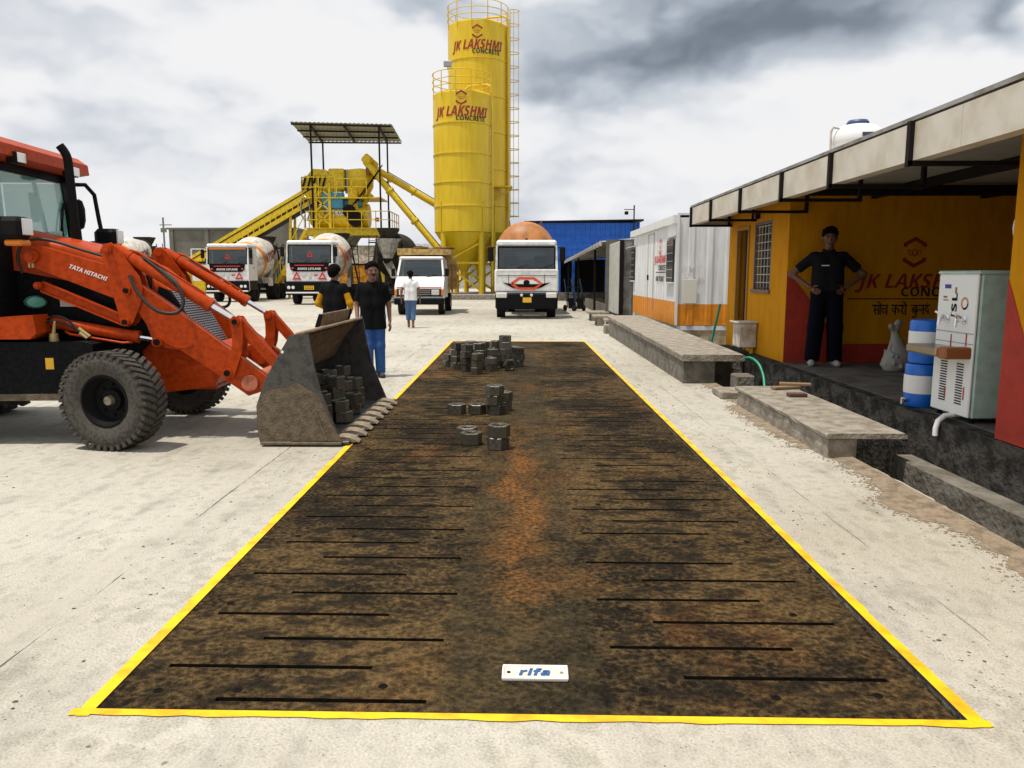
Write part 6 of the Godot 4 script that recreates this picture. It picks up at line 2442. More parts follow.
	for i in n:
		var x0 := float(i) / n
		var x1 := float(i + 1) / n
		var h0 := 0.05 if i % 2 else 0.0
		var h1 := 0.0 if i % 2 else 0.05
		var f0 := V(-14.24, 11.02 + h0, -50.0).lerp(V(-7.84, 10.86 + h0, -50.0), x0)
		var f1 := V(-14.24, 11.02 + h1, -50.0).lerp(V(-7.84, 10.86 + h1, -50.0), x1)
		var r0 := V(-14.70, 10.84 + h0, -56.0).lerp(V(-8.10, 10.80 + h0, -56.0), x0)
		var r1 := V(-14.70, 10.84 + h1, -56.0).lerp(V(-8.10, 10.80 + h1, -56.0), x1)
		mb.q(f0, f1, r1, r0)
		mb.q(r0 - V(0, 0.01, 0), r1 - V(0, 0.01, 0), f1 - V(0, 0.01, 0), f0 - V(0, 0.01, 0))
	part(c, "roof_sheet", mb, M.roof_green)
	for k in 4:
		mb = MB.new()
		var f := [0.02, 0.34, 0.66, 0.98][k] as float
		mb.bar(V(-14.2, 10.93, -50.0).lerp(V(-14.66, 10.75, -56.0), f), V(-7.9, 10.77, -50.0).lerp(V(-8.14, 10.71, -56.0), f), 0.10)
		part(c, "purlin", mb, M.frame_black)
	for k in 3:
		mb = MB.new()
		var p0: Vector3 = [posts[0], V(-10.9, 0, -50.3), posts[1]][k]
		var p1: Vector3 = [posts[2], V(-11.3, 0, -55.4), posts[3]][k]
		mb.bar(p0 + V(0, 10.82, 0), p1 + V(0, 10.68, 0), 0.12)
		part(c, "rafter", mb, M.frame_black)
	# inclined conveyor from the left
	var cv := thing("inclined_conveyor", "long yellow inclined conveyor rising from the left to the batching tower", "conveyor", Vector3.ZERO)
	var a := V(-24.0, 0.7, -51.5)
	var b := V(-12.9, 6.95, -51.5)
	mb = MB.new()
	mb.bar(a + V(0, 0.2, 0.55), b + V(0, 0.2, 0.55), 0.12, 0.62)
	part(cv, "side_panel", mb, Y)
	mb = MB.new()
	mb.bar(a + V(0, 0.2, -0.55), b + V(0, 0.2, -0.55), 0.12, 0.62)
	part(cv, "side_panel", mb, Y)
	mb = MB.new()
	mb.bar(a + V(0, -0.50, 0.62), b + V(0, -0.50, 0.62), 0.10, 0.26)
	part(cv, "lower_chord", mb, Y)
	for k in 30:
		var p := a.lerp(b, (k + 0.5) / 30.0)
		mb = MB.new()
		mb.bar(p + V(0, -0.60, 0.62), p + V(0.05, 0.0, 0.62), 0.05)
		part(cv, "strut", mb, Y)
	mb = MB.new()
	mb.bar(a + V(0, 0.22, 0), b + V(0, 0.22, 0), 1.0, 0.05)
	mb.bar(a + V(0, -0.55, 0), b + V(0.2, -0.55, 0), 1.1, 0.06)
	part(cv, "belt", mb, M.black)
	mb = MB.new()
	mb.bar(a + V(0, 0.30, 0.615), b + V(0, 0.30, 0.615), 0.012, 0.07)
	part(cv, "belt_edge", mb, M.frame_black)
	for k in 3:
		var p := a.lerp(b, 0.25 + 0.28 * k)
		mb = MB.new()
		mb.bar(V(p.x, 0, p.z + 0.5), p + V(0.3, -0.3, 0.5), 0.14)
		mb.bar(V(p.x, 0, p.z - 0.5), p + V(0.3, -0.3, -0.5), 0.14)
		part(cv, "trestle", mb, Y)
	# aggregate bins at its foot
	var bn := thing("aggregate_bin", "yellow aggregate bin at the foot of the conveyor, behind the loader arms", "bin", V(-21.4, 0, -50.0), 0.0)
	mb = MB.new()
	mb.prism(poly([-2.6, 0.5, 1.4, 0.5, 1.6, 2.3, -2.8, 2.3]), -1.4, 0.2)
	part(bn, "wall", mb, Y)
	for k in 5:
		mb = MB.new()
		mb.box(V(-2.5 + 0.95 * k, 1.3, 0.24), V(0.12, 2.5, 0.10))
		part(bn, "stiffener", mb, Y)
	mb = MB.new()
	mb.bar(V(-2.8, 2.32, 0.24), V(1.6, 2.32, 0.24), 0.12, 0.14)
	part(bn, "top_rail", mb, M.frame_black)
	# screw conveyors from the silos
	var ends := [[V(-9.55, 8.55, -51.5), V(-5.15, 6.0, -51.9)], [V(-9.75, 8.75, -50.9), V(-4.7, 2.75, -50.3)]]
	var lbl := ["upper yellow screw conveyor tube running from the tall silo to the tower", "lower yellow screw conveyor tube dropping from the tower to the short silo"]
	for i in 2:
		var s := thing("screw_conveyor", lbl[i], "conveyor", Vector3.ZERO, 0.0, "screw conveyors")
		var p: Vector3 = ends[i][0]
		var q: Vector3 = ends[i][1]
		mb = MB.new()
		mb.tube(p, q, 0.21, -1.0, 16)
		part(s, "tube", mb, Y)
		for f in [0.3, 0.62]:
			mb = MB.new()
			mb.tube(p.lerp(q, f), p.lerp(q, f + 0.02), 0.29, -1.0, 16)
			part(s, "flange", mb, Y)
		mb = MB.new()
		mb.bbox(p + V(0.15, 0.1, 0), V(0.6, 0.6, 0.6), 0.1, Basis(Vector3.BACK, -0.7))
		part(s, "drive_head", mb, Y)
		mb = MB.new()
		mb.tube(p + V(0.22, -0.15, 0), p + V(0.22, -0.85, 0), 0.2, -1.0, 12)
		part(s, "boot", mb, mk(0.20, 0.06, 0.03, 0.8))
		mb = MB.new()
		mb.bar(p.lerp(q, 0.25) + V(0.05, 0.27, 0.05), q + V(0.05, 0.27, 0.05), 0.05)
		part(s, "stay", mb, M.frame_black)

# ---------------------------------------------------------------- far walls and sheds
func make_background() -> void:
	var t := thing("concrete_building", "bare grey cement building behind the conveyor on the left", "building", V(-23.4, 0, -64.0), 0.0)
	var mb := MB.new()
	mb.box(V(0.1, 2.6, -2.0), V(10.4, 5.3, 4.0))
	part(t, "wall", mb, M.cement_wall)
	for k in 4:
		mb = MB.new()
		mb.box(V(-4.9 + 2.9 * k, 2.6, 0.06), V(0.32, 5.26, 0.12))
		part(t, "pillar", mb, M.cement_wall)
	mb = MB.new()
	mb.box(V(0.1, 5.30, -2.0), V(10.7, 0.14, 4.3))
	part(t, "coping", mb, M.cement_wall)
	mb = MB.new()
	mb.box(V(4.1, 2.9, 1.0), V(1.75, 5.9, 1.6))
	part(t, "tower_wall", mb, M.cement_wall)
	mb = MB.new()
	mb.box(V(4.1, 5.9, 1.0), V(1.9, 0.12, 1.75))
	part(t, "tower_coping", mb, M.cement_wall)
	t = thing("utility_mast", "thin distant mast rising above the grey cement building", "mast", V(-33.9, 0, -75.0))
	mb = MB.new()
	mb.bar(V(0, 0, 0), V(0, 7.0, 0), 0.12)
	part(t, "pole", mb, M.cement_wall)
	mb = MB.new()
	mb.bar(V(-0.35, 6.3, 0), V(0.8, 6.3, 0), 0.08)
	mb.bar(V(-0.25, 5.8, 0), V(0.25, 5.8, 0), 0.2, 0.4)
	part(t, "cross_arm", mb, M.cement_wall)
	# white and yellow cabin between the mixer lorries
	t = thing("portable_cabin", "distant white and yellow portable cabin between the mixer lorries", "cabin", V(-11.5, 0, -60.0))
	mb = MB.new()
	mb.box(V(0, 3.05, -1.5), V(4.4, 1.30, 3.0))
	part(t, "upper_wall", mb, M.white_dirty)
	mb = MB.new()
	mb.box(V(0, 2.34, -1.48), V(4.44, 0.12, 3.0))
	part(t, "band", mb, M.black)
	mb = MB.new()
	mb.box(V(0, 1.25, -1.5), V(4.4, 2.06, 3.0))
	part(t, "lower_wall", mb, mk(0.62, 0.27, 0.01, 0.6, 0.0, M.dirty, 0.4))
	mb = MB.new()
	mb.box(V(0, 3.74, -1.5), V(4.6, 0.08, 3.2))
	part(t, "roof", mb, M.sheet_grey)
	# pale sheds far behind the tipper
	for s in [["far_shed", "pale grey shed roof far away between tipper and dark mixer lorry", -9.2, -92.0, 5.2, 7.0], ["far_shed", "low distant pale shed behind the silo legs", -4.5, -98.0, 3.4, 9.0], ["far_shed", "long low distant wall seen left of the batching tower", -24.0, -110.0, 3.0, 30.0]]:
		t = thing(s[0], s[1], "shed", V(s[2], 0, s[3]))
		mb = MB.new()
		mb.box(V(0, s[4] * 0.4, 0), V(s[5], s[4] * 0.8, 5))
		part(t, "wall", mb, M.panel_grey)
		mb = MB.new()
		mb.prism(poly([-2.7, s[4] * 0.8, 2.7, s[4] * 0.8, 2.7, s[4] * 0.84, 0.0, s[4], -2.7, s[4] * 0.84]), -s[5] / 2.0 - 0.2, s[5] / 2.0 + 0.2, Transform3D(Basis(Vector3.UP, PI / 2), Vector3.ZERO))
		part(t, "roof", mb, M.sheet_grey)
	# blue shed
	t = thing("blue_shed", "bright blue corrugated shed behind the tanker lorry", "shed", V(0, 0, -47.0))
	mb = MB.new()
	ribbed(mb, V(0.6, 0, 0), V(7.3, 0, 0), 2.45, 4.62, 0.30, 0.05)
	part(t, "wall_sheet", mb, M.sheet_blue)
	mb = MB.new()
	mb.box(V(4.0, 4.72, -5.9), V(7.1, 0.10, 12.2), Basis(Vector3.BACK, 0.015))
	part(t, "roof", mb, M.frame_black)
	for k in 5:
		mb = MB.new()
		mb.box(V(3.95, 2.66 + 0.42 * k, 0.062), V(6.6, 0.03, 0.02))
		part(t, "lap_joint", mb, M.sheet_blue)
	for x in [2.55, 3.4, 5.4, 7.2]:
		mb = MB.new()
		mb.bar(V(x, 0, -0.15), V(x, 2.5, -0.15), 0.16)
		part(t, "post", mb, M.sheet_blue)
	mb = MB.new()
	mb.box(V(7.3, 2.4, -6.0), V(0.1, 4.5, 12.0))
	mb.box(V(0.65, 2.4, -6.0), V(0.1, 4.5, 12.0))
	part(t, "side_wall", mb, M.sheet_blue)
	mb = MB.new()
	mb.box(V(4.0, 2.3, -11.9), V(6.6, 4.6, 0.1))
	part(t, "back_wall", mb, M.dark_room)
	mb = MB.new()
	mb.box(V(3.4, 0.25, 0.6), V(4.4, 0.5, 0.25))
	part(t, "low_wall", mb, M.concrete_dark)
	t = thing("camera_mast", "thin mast with a small camera on the blue shed roof", "mast", V(6.9, 0, -46.4))
	mb = MB.new()
	mb.bar(V(0, 3.0, 0), V(0, 5.6, 0), 0.07)
	part(t, "pole", mb, M.frame_black)
	mb = MB.new()
	mb.bbox(V(-0.45, 5.15, 0), V(0.22, 0.2, 0.2), 0.04)
	mb.bar(V(-0.6, 5.35, 0), V(0.0, 5.35, 0), 0.04)
	part(t, "camera_head", mb, M.frame_black)
	# lean-to with a corrugated roof along the yard
	t = thing("lean_to_shed", "dark open lean-to with a corrugated grey roof beside the white cabin", "shed", V(0, 0, 0))
	mb = MB.new()
	var n := 40
	for i in n:
		var z0 := -26.0 - 20.5 * i / n
		var z1 := -26.0 - 20.5 * (i + 1) / n
		var h0 := 0.06 if i % 2 else 0.0
		var h1 := 0.0 if i % 2 else 0.06
		var e0 := 2.60 - (i / float(n)) * 0.28
		var e1 := 2.60 - ((i + 1) / float(n)) * 0.28
		mb.q(V(2.82, e0 + h0, z0), V(5.6, e0 + 0.25 + h0, z0), V(5.6, e1 + 0.25 + h1, z1), V(2.82, e1 + h1, z1))
		mb.q(V(2.82, e1 - 0.012 + h1, z1), V(5.6, e1 + 0.238 + h1, z1), V(5.6, e0 + 0.238 + h0, z0), V(2.82, e0 - 0.012 + h0, z0))
	part(t, "roof_sheet", mb, M.sheet_grey)
	for i in 20:
		mb = MB.new()
		var z := -26.3 - 1.02 * i
		mb.box(V(2.80, 2.56 - i * 0.014, z), V(0.05, 0.16, 0.42))
		part(t, "eaves_tile", mb, M.panel_grey)
	for z in [-30.0, -38.0, -45.5]:
		mb = MB.new()
		mb.bar(V(3.0, 0, z), V(3.0, 2.52 - (z + 26.0) * -0.0136, z), 0.08)
		part(t, "post", mb, M.frame_black)
	mb = MB.new()
	mb.box(V(5.65, 1.4, -36.5), V(0.1, 2.9, 20.5))
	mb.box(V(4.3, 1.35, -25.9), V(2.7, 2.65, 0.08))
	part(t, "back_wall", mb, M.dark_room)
	mb = MB.new()
	mb.box(V(3.6, 0.22, -32.0), V(0.7, 0.44, 10.0))
	part(t, "bench_wall", mb, M.concrete_dark)
	# grey sliding panel and steel gate leaf before it
	t = thing("sliding_panel", "tall pale grey panel standing between lean-to and white cabin", "panel", V(0, 0, 0))
	mb = MB.new()
	mb.bbox(V(3.10, 1.42, -25.2), V(0.08, 2.20, 3.4), 0.02)
	part(t, "panel_sheet", mb, M.panel_grey)
	mb = MB.new()
	mb.bar(V(3.14, 0.25, -23.4), V(3.14, 2.55, -23.4), 0.12)
	part(t, "edge_post", mb, M.frame_black)
	mb = MB.new()
	mb.box(V(3.32, 1.4, -23.5), V(0.26, 2.2, 0.06))
	mb.box(V(3.32, 1.45, -23.46), V(0.26, 0.06, 0.05))
	part(t, "gate_leaf", mb, M.sheet_grey)
	# two tools leaning in front of the shed
	for k in 2:
		var x: float = [2.28, 2.62][k]
		t = thing("hand_trolley", ["dark hand trolley leaning by the shed, nearest the tanker", "dark blue hand trolley leaning nearest the lean-to"][k], "trolley", V(x, 0, -33.2 + 0.4 * k), 25.0)
		mb = MB.new()
		for s in [-0.18, 0.18]:
			mb.path([V(s, 0.15, 0.1), V(s, 0.8, -0.05), V(s * 0.9, 1.35, -0.25)], 0.025, 6)
		for h in [0.4, 0.7, 1.0]:
			mb.bar(V(-0.18, h, 0.02), V(0.18, h, 0.02), 0.03)
		part(t, "frame", mb, mk(0.02, 0.05, 0.12, 0.5))
		mb = MB.new()
		mb.box(V(0, 0.32, 0.10), V(0.30, 0.45, 0.03), Basis(Vector3.RIGHT, -0.2))
		part(t, "plate", mb, M.frame_black)
		for s in [-0.24, 0.24]:
			mb = MB.new()
			mb.tube(V(s - 0.03, 0.13, 0.0), V(s + 0.03, 0.13, 0.0), 0.13, -1.0, 16)
			part(t, "wheel", mb, M.rubber)

# zigzag sheet from a to b, rising from y0 to y1
func ribbed(mb: MB, a: Vector3, b: Vector3, y0: float, y1: float, pitch: float, deep: float) -> void:
	var d := (b - a).normalized()
	var n := V(d.z, 0, -d.x) * -1.0
	var cnt := int(a.distance_to(b) / pitch)
	var pr := [[0.0, 0.0], [0.62, 0.0], [0.70, 1.0], [0.92, 1.0], [1.0, 0.0]]
	for i in cnt:
		for k in 4:
			var p: Vector3 = a + d * pitch * (i + pr[k][0]) + n * deep * pr[k][1]
			var q: Vector3 = a + d * pitch * (i + pr[k + 1][0]) + n * deep * pr[k + 1][1]
			mb.q(p + V(0, y0, 0), q + V(0, y0, 0), q + V(0, y1, 0), p + V(0, y1, 0))

# ---------------------------------------------------------------- office building with porch on the right
func make_office() -> void:
	var mb := MB.new()
	# plinth and the ledge of the drain belong to the setting
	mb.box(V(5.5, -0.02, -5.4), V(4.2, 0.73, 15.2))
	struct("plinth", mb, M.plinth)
	mb = MB.new()
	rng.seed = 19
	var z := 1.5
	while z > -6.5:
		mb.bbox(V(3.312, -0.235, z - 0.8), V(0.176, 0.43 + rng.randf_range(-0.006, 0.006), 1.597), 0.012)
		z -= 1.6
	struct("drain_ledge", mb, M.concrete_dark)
	mb = MB.new()
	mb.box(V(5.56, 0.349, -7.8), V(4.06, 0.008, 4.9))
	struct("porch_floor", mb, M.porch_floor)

	var t := thing("office_building", "yellow and red office with an open porch and a cream roof edge", "building", Vector3.ZERO)
	var Y: Material = M.wall_yellow
	var R: Material = M.wall_red
	# wall right of the porch
	mb = MB.new()
	mb.bbox(V(3.52, 1.40, -1.70), V(0.22, 2.10, 7.42), 0.006)
	part(t, "front_wall", mb, Y)
	mb = MB.new()
	mb.prism(poly([-5.405, 0.352, -5.405, 1.47, -5.34, 1.36, -5.10, 0.92, -4.6, 0.60, -1.0, 0.60, -1.0, 0.352]), -0.004, 0.004, Transform3D(Basis(V(0, 0, 1), V(0, 1, 0), V(-1, 0, 0)), V(3.408, 0, 0)))
	part(t, "painted_wedge", mb, R)
	# front wall left of the porch, with door and window openings
	var zs := [-10.25, -10.92, -11.72, -11.95, -12.62, -12.95]
	mb = MB.new()
	var wall := func(za: float, zb: float, y0: float, y1: float) -> void:
		mb.box(V(3.63, (y0 + y1) * 0.5, (za + zb) * 0.5), V(0.16, y1 - y0, absf(za - zb)))
	wall.call(zs[0], zs[1], 0.35, 2.58)
	wall.call(zs[1], zs[2], 0.35, 1.30)
	wall.call(zs[1], zs[2], 2.27, 2.58)
	wall.call(zs[2], zs[3], 0.35, 2.58)
	wall.call(zs[3], zs[4], 2.25, 2.58)
	wall.call(zs[4], zs[5], 0.35, 2.58)
	part(t, "front_wall", mb, Y)
	# end wall of that room, facing the camera at the back of the porch
	mb = MB.new()
	mb.box(V(5.56, 1.46, -10.33), V(3.698, 2.24, 0.16))
	part(t, "porch_wall", mb, Y)
	mb = MB.new()
	mb.prism(poly([3.552, 0.354, 3.552, 1.56, 3.86, 1.20, 4.06, 0.93, 4.30, 0.60, 7.3, 0.60, 7.3, 0.354]), -10.2485, -10.245)
	part(t, "painted_wedge", mb, R)
	# other walls and the room behind
	mb = MB.new()
	mb.box(V(7.48, 1.46, -5.5), V(0.16, 2.24, 15.0))
	mb.box(V(5.5, 1.46, -13.02), V(3.9, 2.24, 0.14))
	mb.box(V(5.5, 1.46, -4.0), V(3.75, 2.24, 0.14))
	part(t, "back_wall", mb, Y)
	# door frame, dark leaf added to cover the lit end wall, and threshold
	var door := Node3D.new()
	door.name = "door"
	t.add_child(door)
	mb = MB.new()
	mb.box(V(3.56, 1.30, zs[3] - 0.03), V(0.06, 1.90, 0.055))
	mb.box(V(3.56, 1.30, zs[4] + 0.03), V(0.06, 1.90, 0.055))
	mb.box(V(3.56, 2.225, (zs[3] + zs[4]) * 0.5), V(0.061, 0.05, 0.67))
	part(door, "frame", mb, mk(0.42, 0.20, 0.02, 0.7, 0.0, M.grime, 1.0))
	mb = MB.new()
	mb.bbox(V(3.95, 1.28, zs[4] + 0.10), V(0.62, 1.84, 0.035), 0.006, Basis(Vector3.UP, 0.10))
	part(door, "added_dark_leaf", mb, mk(0.055, 0.035, 0.025, 0.5, 0.0, M.fine, 1.0))  # leaf added and coloured dark so the doorway stays black
	# window: frame, pane, bars
	var win := Node3D.new()
	win.name = "window"
	t.add_child(win)
	mb = MB.new()
	mb.box(V(3.57, 1.275, (zs[1] + zs[2]) * 0.5), V(0.10, 0.05, 0.84))
	mb.box(V(3.575, 1.785, zs[1] - 0.02), V(0.05, 0.96, 0.04))
	mb.box(V(3.575, 1.785, zs[2] + 0.02), V(0.05, 0.96, 0.04))
	mb.box(V(3.575, 2.25, (zs[1] + zs[2]) * 0.5), V(0.052, 0.04, 0.76))
	part(win, "frame", mb, mk(0.16, 0.12, 0.10, 0.6))
	mb = MB.new()
	mb.box(V(3.66, 1.785, (zs[1] + zs[2]) * 0.5), V(0.008, 0.93, 0.74))
	part(win, "pane", mb, M.windscreen)
	for k in 5:
		mb = MB.new()
		mb.bar(V(3.585, 1.31, lerpf(zs[1] - 0.12, zs[2] + 0.12, k / 4.0)), V(3.585, 2.25, lerpf(zs[1] - 0.12, zs[2] + 0.12, k / 4.0)), 0.014)
		part(win, "grille_bar", mb, M.panel_grey)
	for k in 8:
		mb = MB.new()
		var yy := 1.40 + 0.115 * k
		mb.bar(V(3.583, yy, zs[1] - 0.04), V(3.583, yy, zs[2] + 0.04), 0.012)
		part(win, "grille_bar", mb, M.panel_grey)
	# roof
	mb = MB.new()
	mb.box(V(5.3, 2.602, -5.5), V(4.66, 0.035, 15.2))
	part(t, "ceiling", mb, M.ceiling)
	mb = MB.new()
	mb.box(V(5.30, 2.675, -5.5), V(4.84, 0.03, 15.2), Basis(Vector3.BACK, 0.018))
	part(t, "roof_sheet", mb, M.sheet_grey)
	# cream roof edge in lengths, with a folded lower lip
	var joints := [2.0, -0.4, -2.8, -5.2, -7.6, -10.4, -13.06]
	for i in joints.size() - 1:
		var za: float = joints[i] - 0.002
		var zb: float = joints[i + 1] + 0.002
		mb = MB.new()
		mb.box(V(2.90, 2.465, (za + zb) * 0.5), V(0.03, 0.27, za - zb))
		mb.box(V(2.957, 2.336, (za + zb) * 0.5), V(0.084, 0.012, za - zb))
		part(t, "fascia_board", mb, M.fascia)
	mb = MB.new()
	mb.box(V(3.30, 2.475, -13.055), V(0.77, 0.288, 0.03))
	part(t, "fascia_end", mb, M.fascia)
	# black square tube brackets
	for zb in [-12.98, -11.68, -10.16, -8.60, -7.28, -5.83, -4.35, -2.9]:
		var br := Node3D.new()
		br.name = "bracket"
		t.add_child(br, true)
		mb = MB.new()
		mb.box(V(2.867, 2.45, zb), V(0.034, 0.32, 0.05))
		part(br, "upright", mb, M.frame_black)
		mb = MB.new()
		mb.box(V(3.28, 2.312, zb), V(0.86, 0.034, 0.05))
		part(br, "arm", mb, M.frame_black)
		mb = MB.new()
		mb.box(V(3.727, 2.43, zb), V(0.034, 0.27, 0.05)) if zb > -10.2 else mb.box(V(3.50, 2.43, zb), V(0.034, 0.27, 0.05))
		part(br, "hanger", mb, M.frame_black)
	for xb in [4.6, 6.0]:
		mb = MB.new()
		mb.box(V(xb, 2.53, -7.5), V(0.06, 0.10, 5.4))
		part(t, "beam", mb, M.frame_black)
	mb = MB.new()
	mb.box(V(5.4, 2.50, -9.4), V(3.9, 0.12, 0.08))
	part(t, "beam", mb, M.frame_black)
	# letters painted on the porch wall
	var zt := -10.2475
	mb = MB.new()
	mb.bend(text("JK LAKSHMI", 0.185, 0.002), func(p: Vector3) -> Vector3: return V(5.25 + p.x * 1.03 + p.y * 0.25, 1.425 + p.y, zt + p.z))
	part(t, "lettering", mb, M.logo_red)
	mb = MB.new()
	mb.bend(text("CONCRETE", 0.118, 0.002), func(p: Vector3) -> Vector3: return V(5.52 + p.x * 1.12, 1.285 + p.y, zt + p.z))
	part(t, "lettering", mb, M.logo_black)
	mb = MB.new()
	mb.box(V(5.25, 1.195, zt), V(1.78, 0.014, 0.003))
	part(t, "painted_rule", mb, M.logo_black)
	mb = MB.new()
	put_mark(mb, func(p: Vector3) -> Vector3: return V(5.20 + p.x, 1.80 + p.y, zt + 0.002), 0.165)
	part(t, "company_mark", mb, M.logo_red)
	mb = MB.new()
	hindi_line(mb, V(4.70, 0.985, zt), 0.125)
	part(t, "lettering", mb, M.logo_black)
	# small red lamp over the door
	mb = MB.new()
	mb.bbox(V(3.52, 2.36, -11.55), V(0.07, 0.08, 0.14), 0.015)
	var lmp := part(t, "alarm_lamp", mb, M.black)
	mb = MB.new()
	mb.bbox(V(3.482, 2.36, -11.53), V(0.012, 0.06, 0.06), 0.005)
	part(lmp, "lens", mb, M.red_paint)

	# things on and around it
	t = thing("meter_box", "small white metal box fixed to the yellow wall under the window", "box", V(3.55, 0.44, -11.55))
	mb = MB.new()
	mb.bbox(V(-0.14, 0.18, 0), V(0.26, 0.36, 0.34), 0.012)
	part(t, "case", mb, M.white_dirty)
	mb = MB.new()
	mb.bbox(V(-0.16, 0.375, 0), V(0.32, 0.024, 0.40), 0.006)
	part(t, "lid", mb, M.white_dirty)
	mb = MB.new()
	mb.box(V(-0.273, 0.18, 0), V(0.006, 0.30, 0.28))
	part(t, "door", mb, M.white_dirty)
	mb = MB.new()
	mb.tube(V(-0.06, -0.09, 0.1), V(-0.06, 0.0, 0.1), 0.03, -1.0, 8)
	part(t, "cable_gland", mb, M.plate_yellow)

	# water tank on the roof behind
	t = thing("water_tank", "white plastic water tank with a blue lid on the office roof", "tank", V(6.38, 2.75, -15.0))
	mb = MB.new()
	mb.lathe([Vector2(0.42, 0.45), Vector2(0.45, 0.5), Vector2(0.44, 0.62), Vector2(0.47, 0.68), Vector2(0.44, 0.78), Vector2(0.47, 0.86), Vector2(0.44, 0.95), Vector2(0.47, 1.04), Vector2(0.445, 1.13), Vector2(0.47, 1.20), Vector2(0.465, 1.32), Vector2(0.43, 1.42), Vector2(0.34, 1.50), Vector2(0.22, 1.535), Vector2(0.0, 1.54)], 32)
	part(t, "body", mb, M.white_plastic)
	mb = MB.new()
	mb.lathe([Vector2(0.19, 1.52), Vector2(0.20, 1.58), Vector2(0.17, 1.62), Vector2(0.0, 1.64)], 20)
	part(t, "lid", mb, mk(0.03, 0.06, 0.16, 0.5))
	mb = MB.new()
	mb.box(V(0.05, 1.30, 0.41), V(0.30, 0.07, 0.12))
	part(t, "maker_label", mb, mk(0.03, 0.06, 0.12, 0.5))
	mb = MB.new()
	for k in 4:
		mb.bar(V(0.35 if k & 1 else -0.35, -2.75, 0.35 if k & 2 else -0.35), V(0.35 if k & 1 else -0.35, 0.42, 0.35 if k & 2 else -0.35), 0.06)
	mb.box(V(0, 0.42, 0), V(0.95, 0.05, 0.95))
	part(t, "stand", mb, M.frame_black)
	mb = MB.new()
	mb.path([V(-0.53, -0.1, 0.1), V(-0.53, 1.40, 0.1), V(-0.50, 1.48, 0.1), V(-0.30, 1.44, 0.1)], 0.022, 8)
	mb.path([V(0.45, 1.44, 0.1), V(1.2, 1.42, 0.1)], 0.018, 8)
	part(t, "pipe", mb, M.white_dirty)

	make_cooler()
	# two stacked water cans
	for k in 2:
		t = thing("water_can", ["lower blue and white water can with a tap beside the water cooler", "upper blue and white water can stacked on the other beside the cooler"][k], "can", V(3.585 + 0.015 * k, 0.353 + 0.385 * k, -6.79), 0.0, "water cans beside the cooler")
		mb = MB.new()
		mb.lathe([Vector2(0.0, 0.0), Vector2(0.125, 0.0), Vector2(0.135, 0.015), Vector2(0.135, 0.12)], 28)
		part(t, "base", mb, M.blue_plastic)
		mb = MB.new()
		mb.lathe([Vector2(0.139, 0.12), Vector2(0.14, 0.13), Vector2(0.14, 0.27), Vector2(0.139, 0.28)], 28)
		part(t, "white_band", mb, M.white_plastic)
		mb = MB.new()
		mb.lathe([Vector2(0.135, 0.28), Vector2(0.135, 0.355), Vector2(0.125, 0.375), Vector2(0.06, 0.383), Vector2(0.0, 0.383)], 28)
		part(t, "lid", mb, M.blue_plastic)
		if k == 0:
			mb = MB.new()
			mb.tube(V(-0.13, 0.06, 0.04), V(-0.18, 0.06, 0.05), 0.022, -1.0, 10)
			mb.bbox(V(-0.18, 0.05, 0.05), V(0.02, 0.06, 0.03), 0.005)
			part(t, "tap", mb, M.chrome)
	# tied white sack
	t = thing("tied_sack", "crumpled white sack with a tied neck on the porch floor", "sack", V(4.62, 0.353, -9.35), 20.0)
	var fd := Field.new(V(-0.27, -0.02, -0.27), V(0.27, 0.72, 0.27), 0.013)
	fd.cap(V(-0.03, 0.10, 0), V(0.05, 0.14, 0), 0.165, 0.165, 0.05, V(0, 0, 1), 1.3)
	fd.cap(V(0.02, 0.18, 0), V(-0.04, 0.40, 0), 0.155, 0.060, 0.05, V(0, 0, 1), 1.2)
	fd.cap(V(-0.04, 0.40, 0), V(-0.06, 0.46, 0), 0.045, 0.040, 0.02)
	fd.cap(V(-0.06, 0.47, 0), V(-0.02, 0.57, 0.01), 0.045, 0.055, 0.02, V(0, 0, 1), 1.8)
	fd.cap(V(-0.06, 0.47, 0), V(-0.13, 0.54, 0.01), 0.030, 0.040, 0.02, V(0, 0, 1), 1.8)
	rng.seed = 23
	for k in 13:
		var a := TAU * k / 13.0 + rng.randf_range(-0.15, 0.15)
		fd.cap(V(cos(a) * 0.175, rng.randf_range(0.02, 0.10), sin(a) * 0.14), V(-0.03 + cos(a + 0.3) * 0.05, rng.randf_range(0.28, 0.42), sin(a + 0.3) * 0.04), 0.026, 0.012, 0.012)
	for k in 8:
		var a := rng.randf() * TAU
		fd.cap(V(cos(a) * 0.17, rng.randf_range(0.1, 0.2), sin(a) * 0.13), V(cos(a + 0.6) * 0.15, rng.randf_range(0.12, 0.26), sin(a + 0.6) * 0.12), 0.020, 0.010, 0.01)
	fd.slice(V(0, -1, 0), V(0, 0.0, 0))
	mb = MB.new()
	fd.add_to(mb)
	part(t, "body", mb, M.sack)
	mb = MB.new()
	mb.lathe([Vector2(0.036, 0.44), Vector2(0.044, 0.45), Vector2(0.036, 0.46)], 12, V(-0.04, 0, 0))
	part(t, "string", mb, M.gold_fit)
	# ring of white pipe on the corner of the wall
	mb = MB.new()
	var ring := []
	for k in 25:
		var a := TAU * k / 24.0
		ring.append(V(3.62 + cos(a) * 0.16, 1.83 + sin(a) * 0.17, -5.47 - 0.01 * cos(a * 2)))
	mb.path(ring, 0.012, 8)
	solo("pipe_coil", mb, M.white_plastic, "coil of thin white pipe hanging at the wall corner above the cooler", "pipe")

	# slabs over the drain
	t = thing("concrete_ramp", "long grey concrete ramp slab over the drain before the white cabin", "slab", Vector3.ZERO)
	mb = MB.new()
	slab(mb, 2.30, 3.16, -10.66, -19.6, 0.41, 0.50, 0.09)
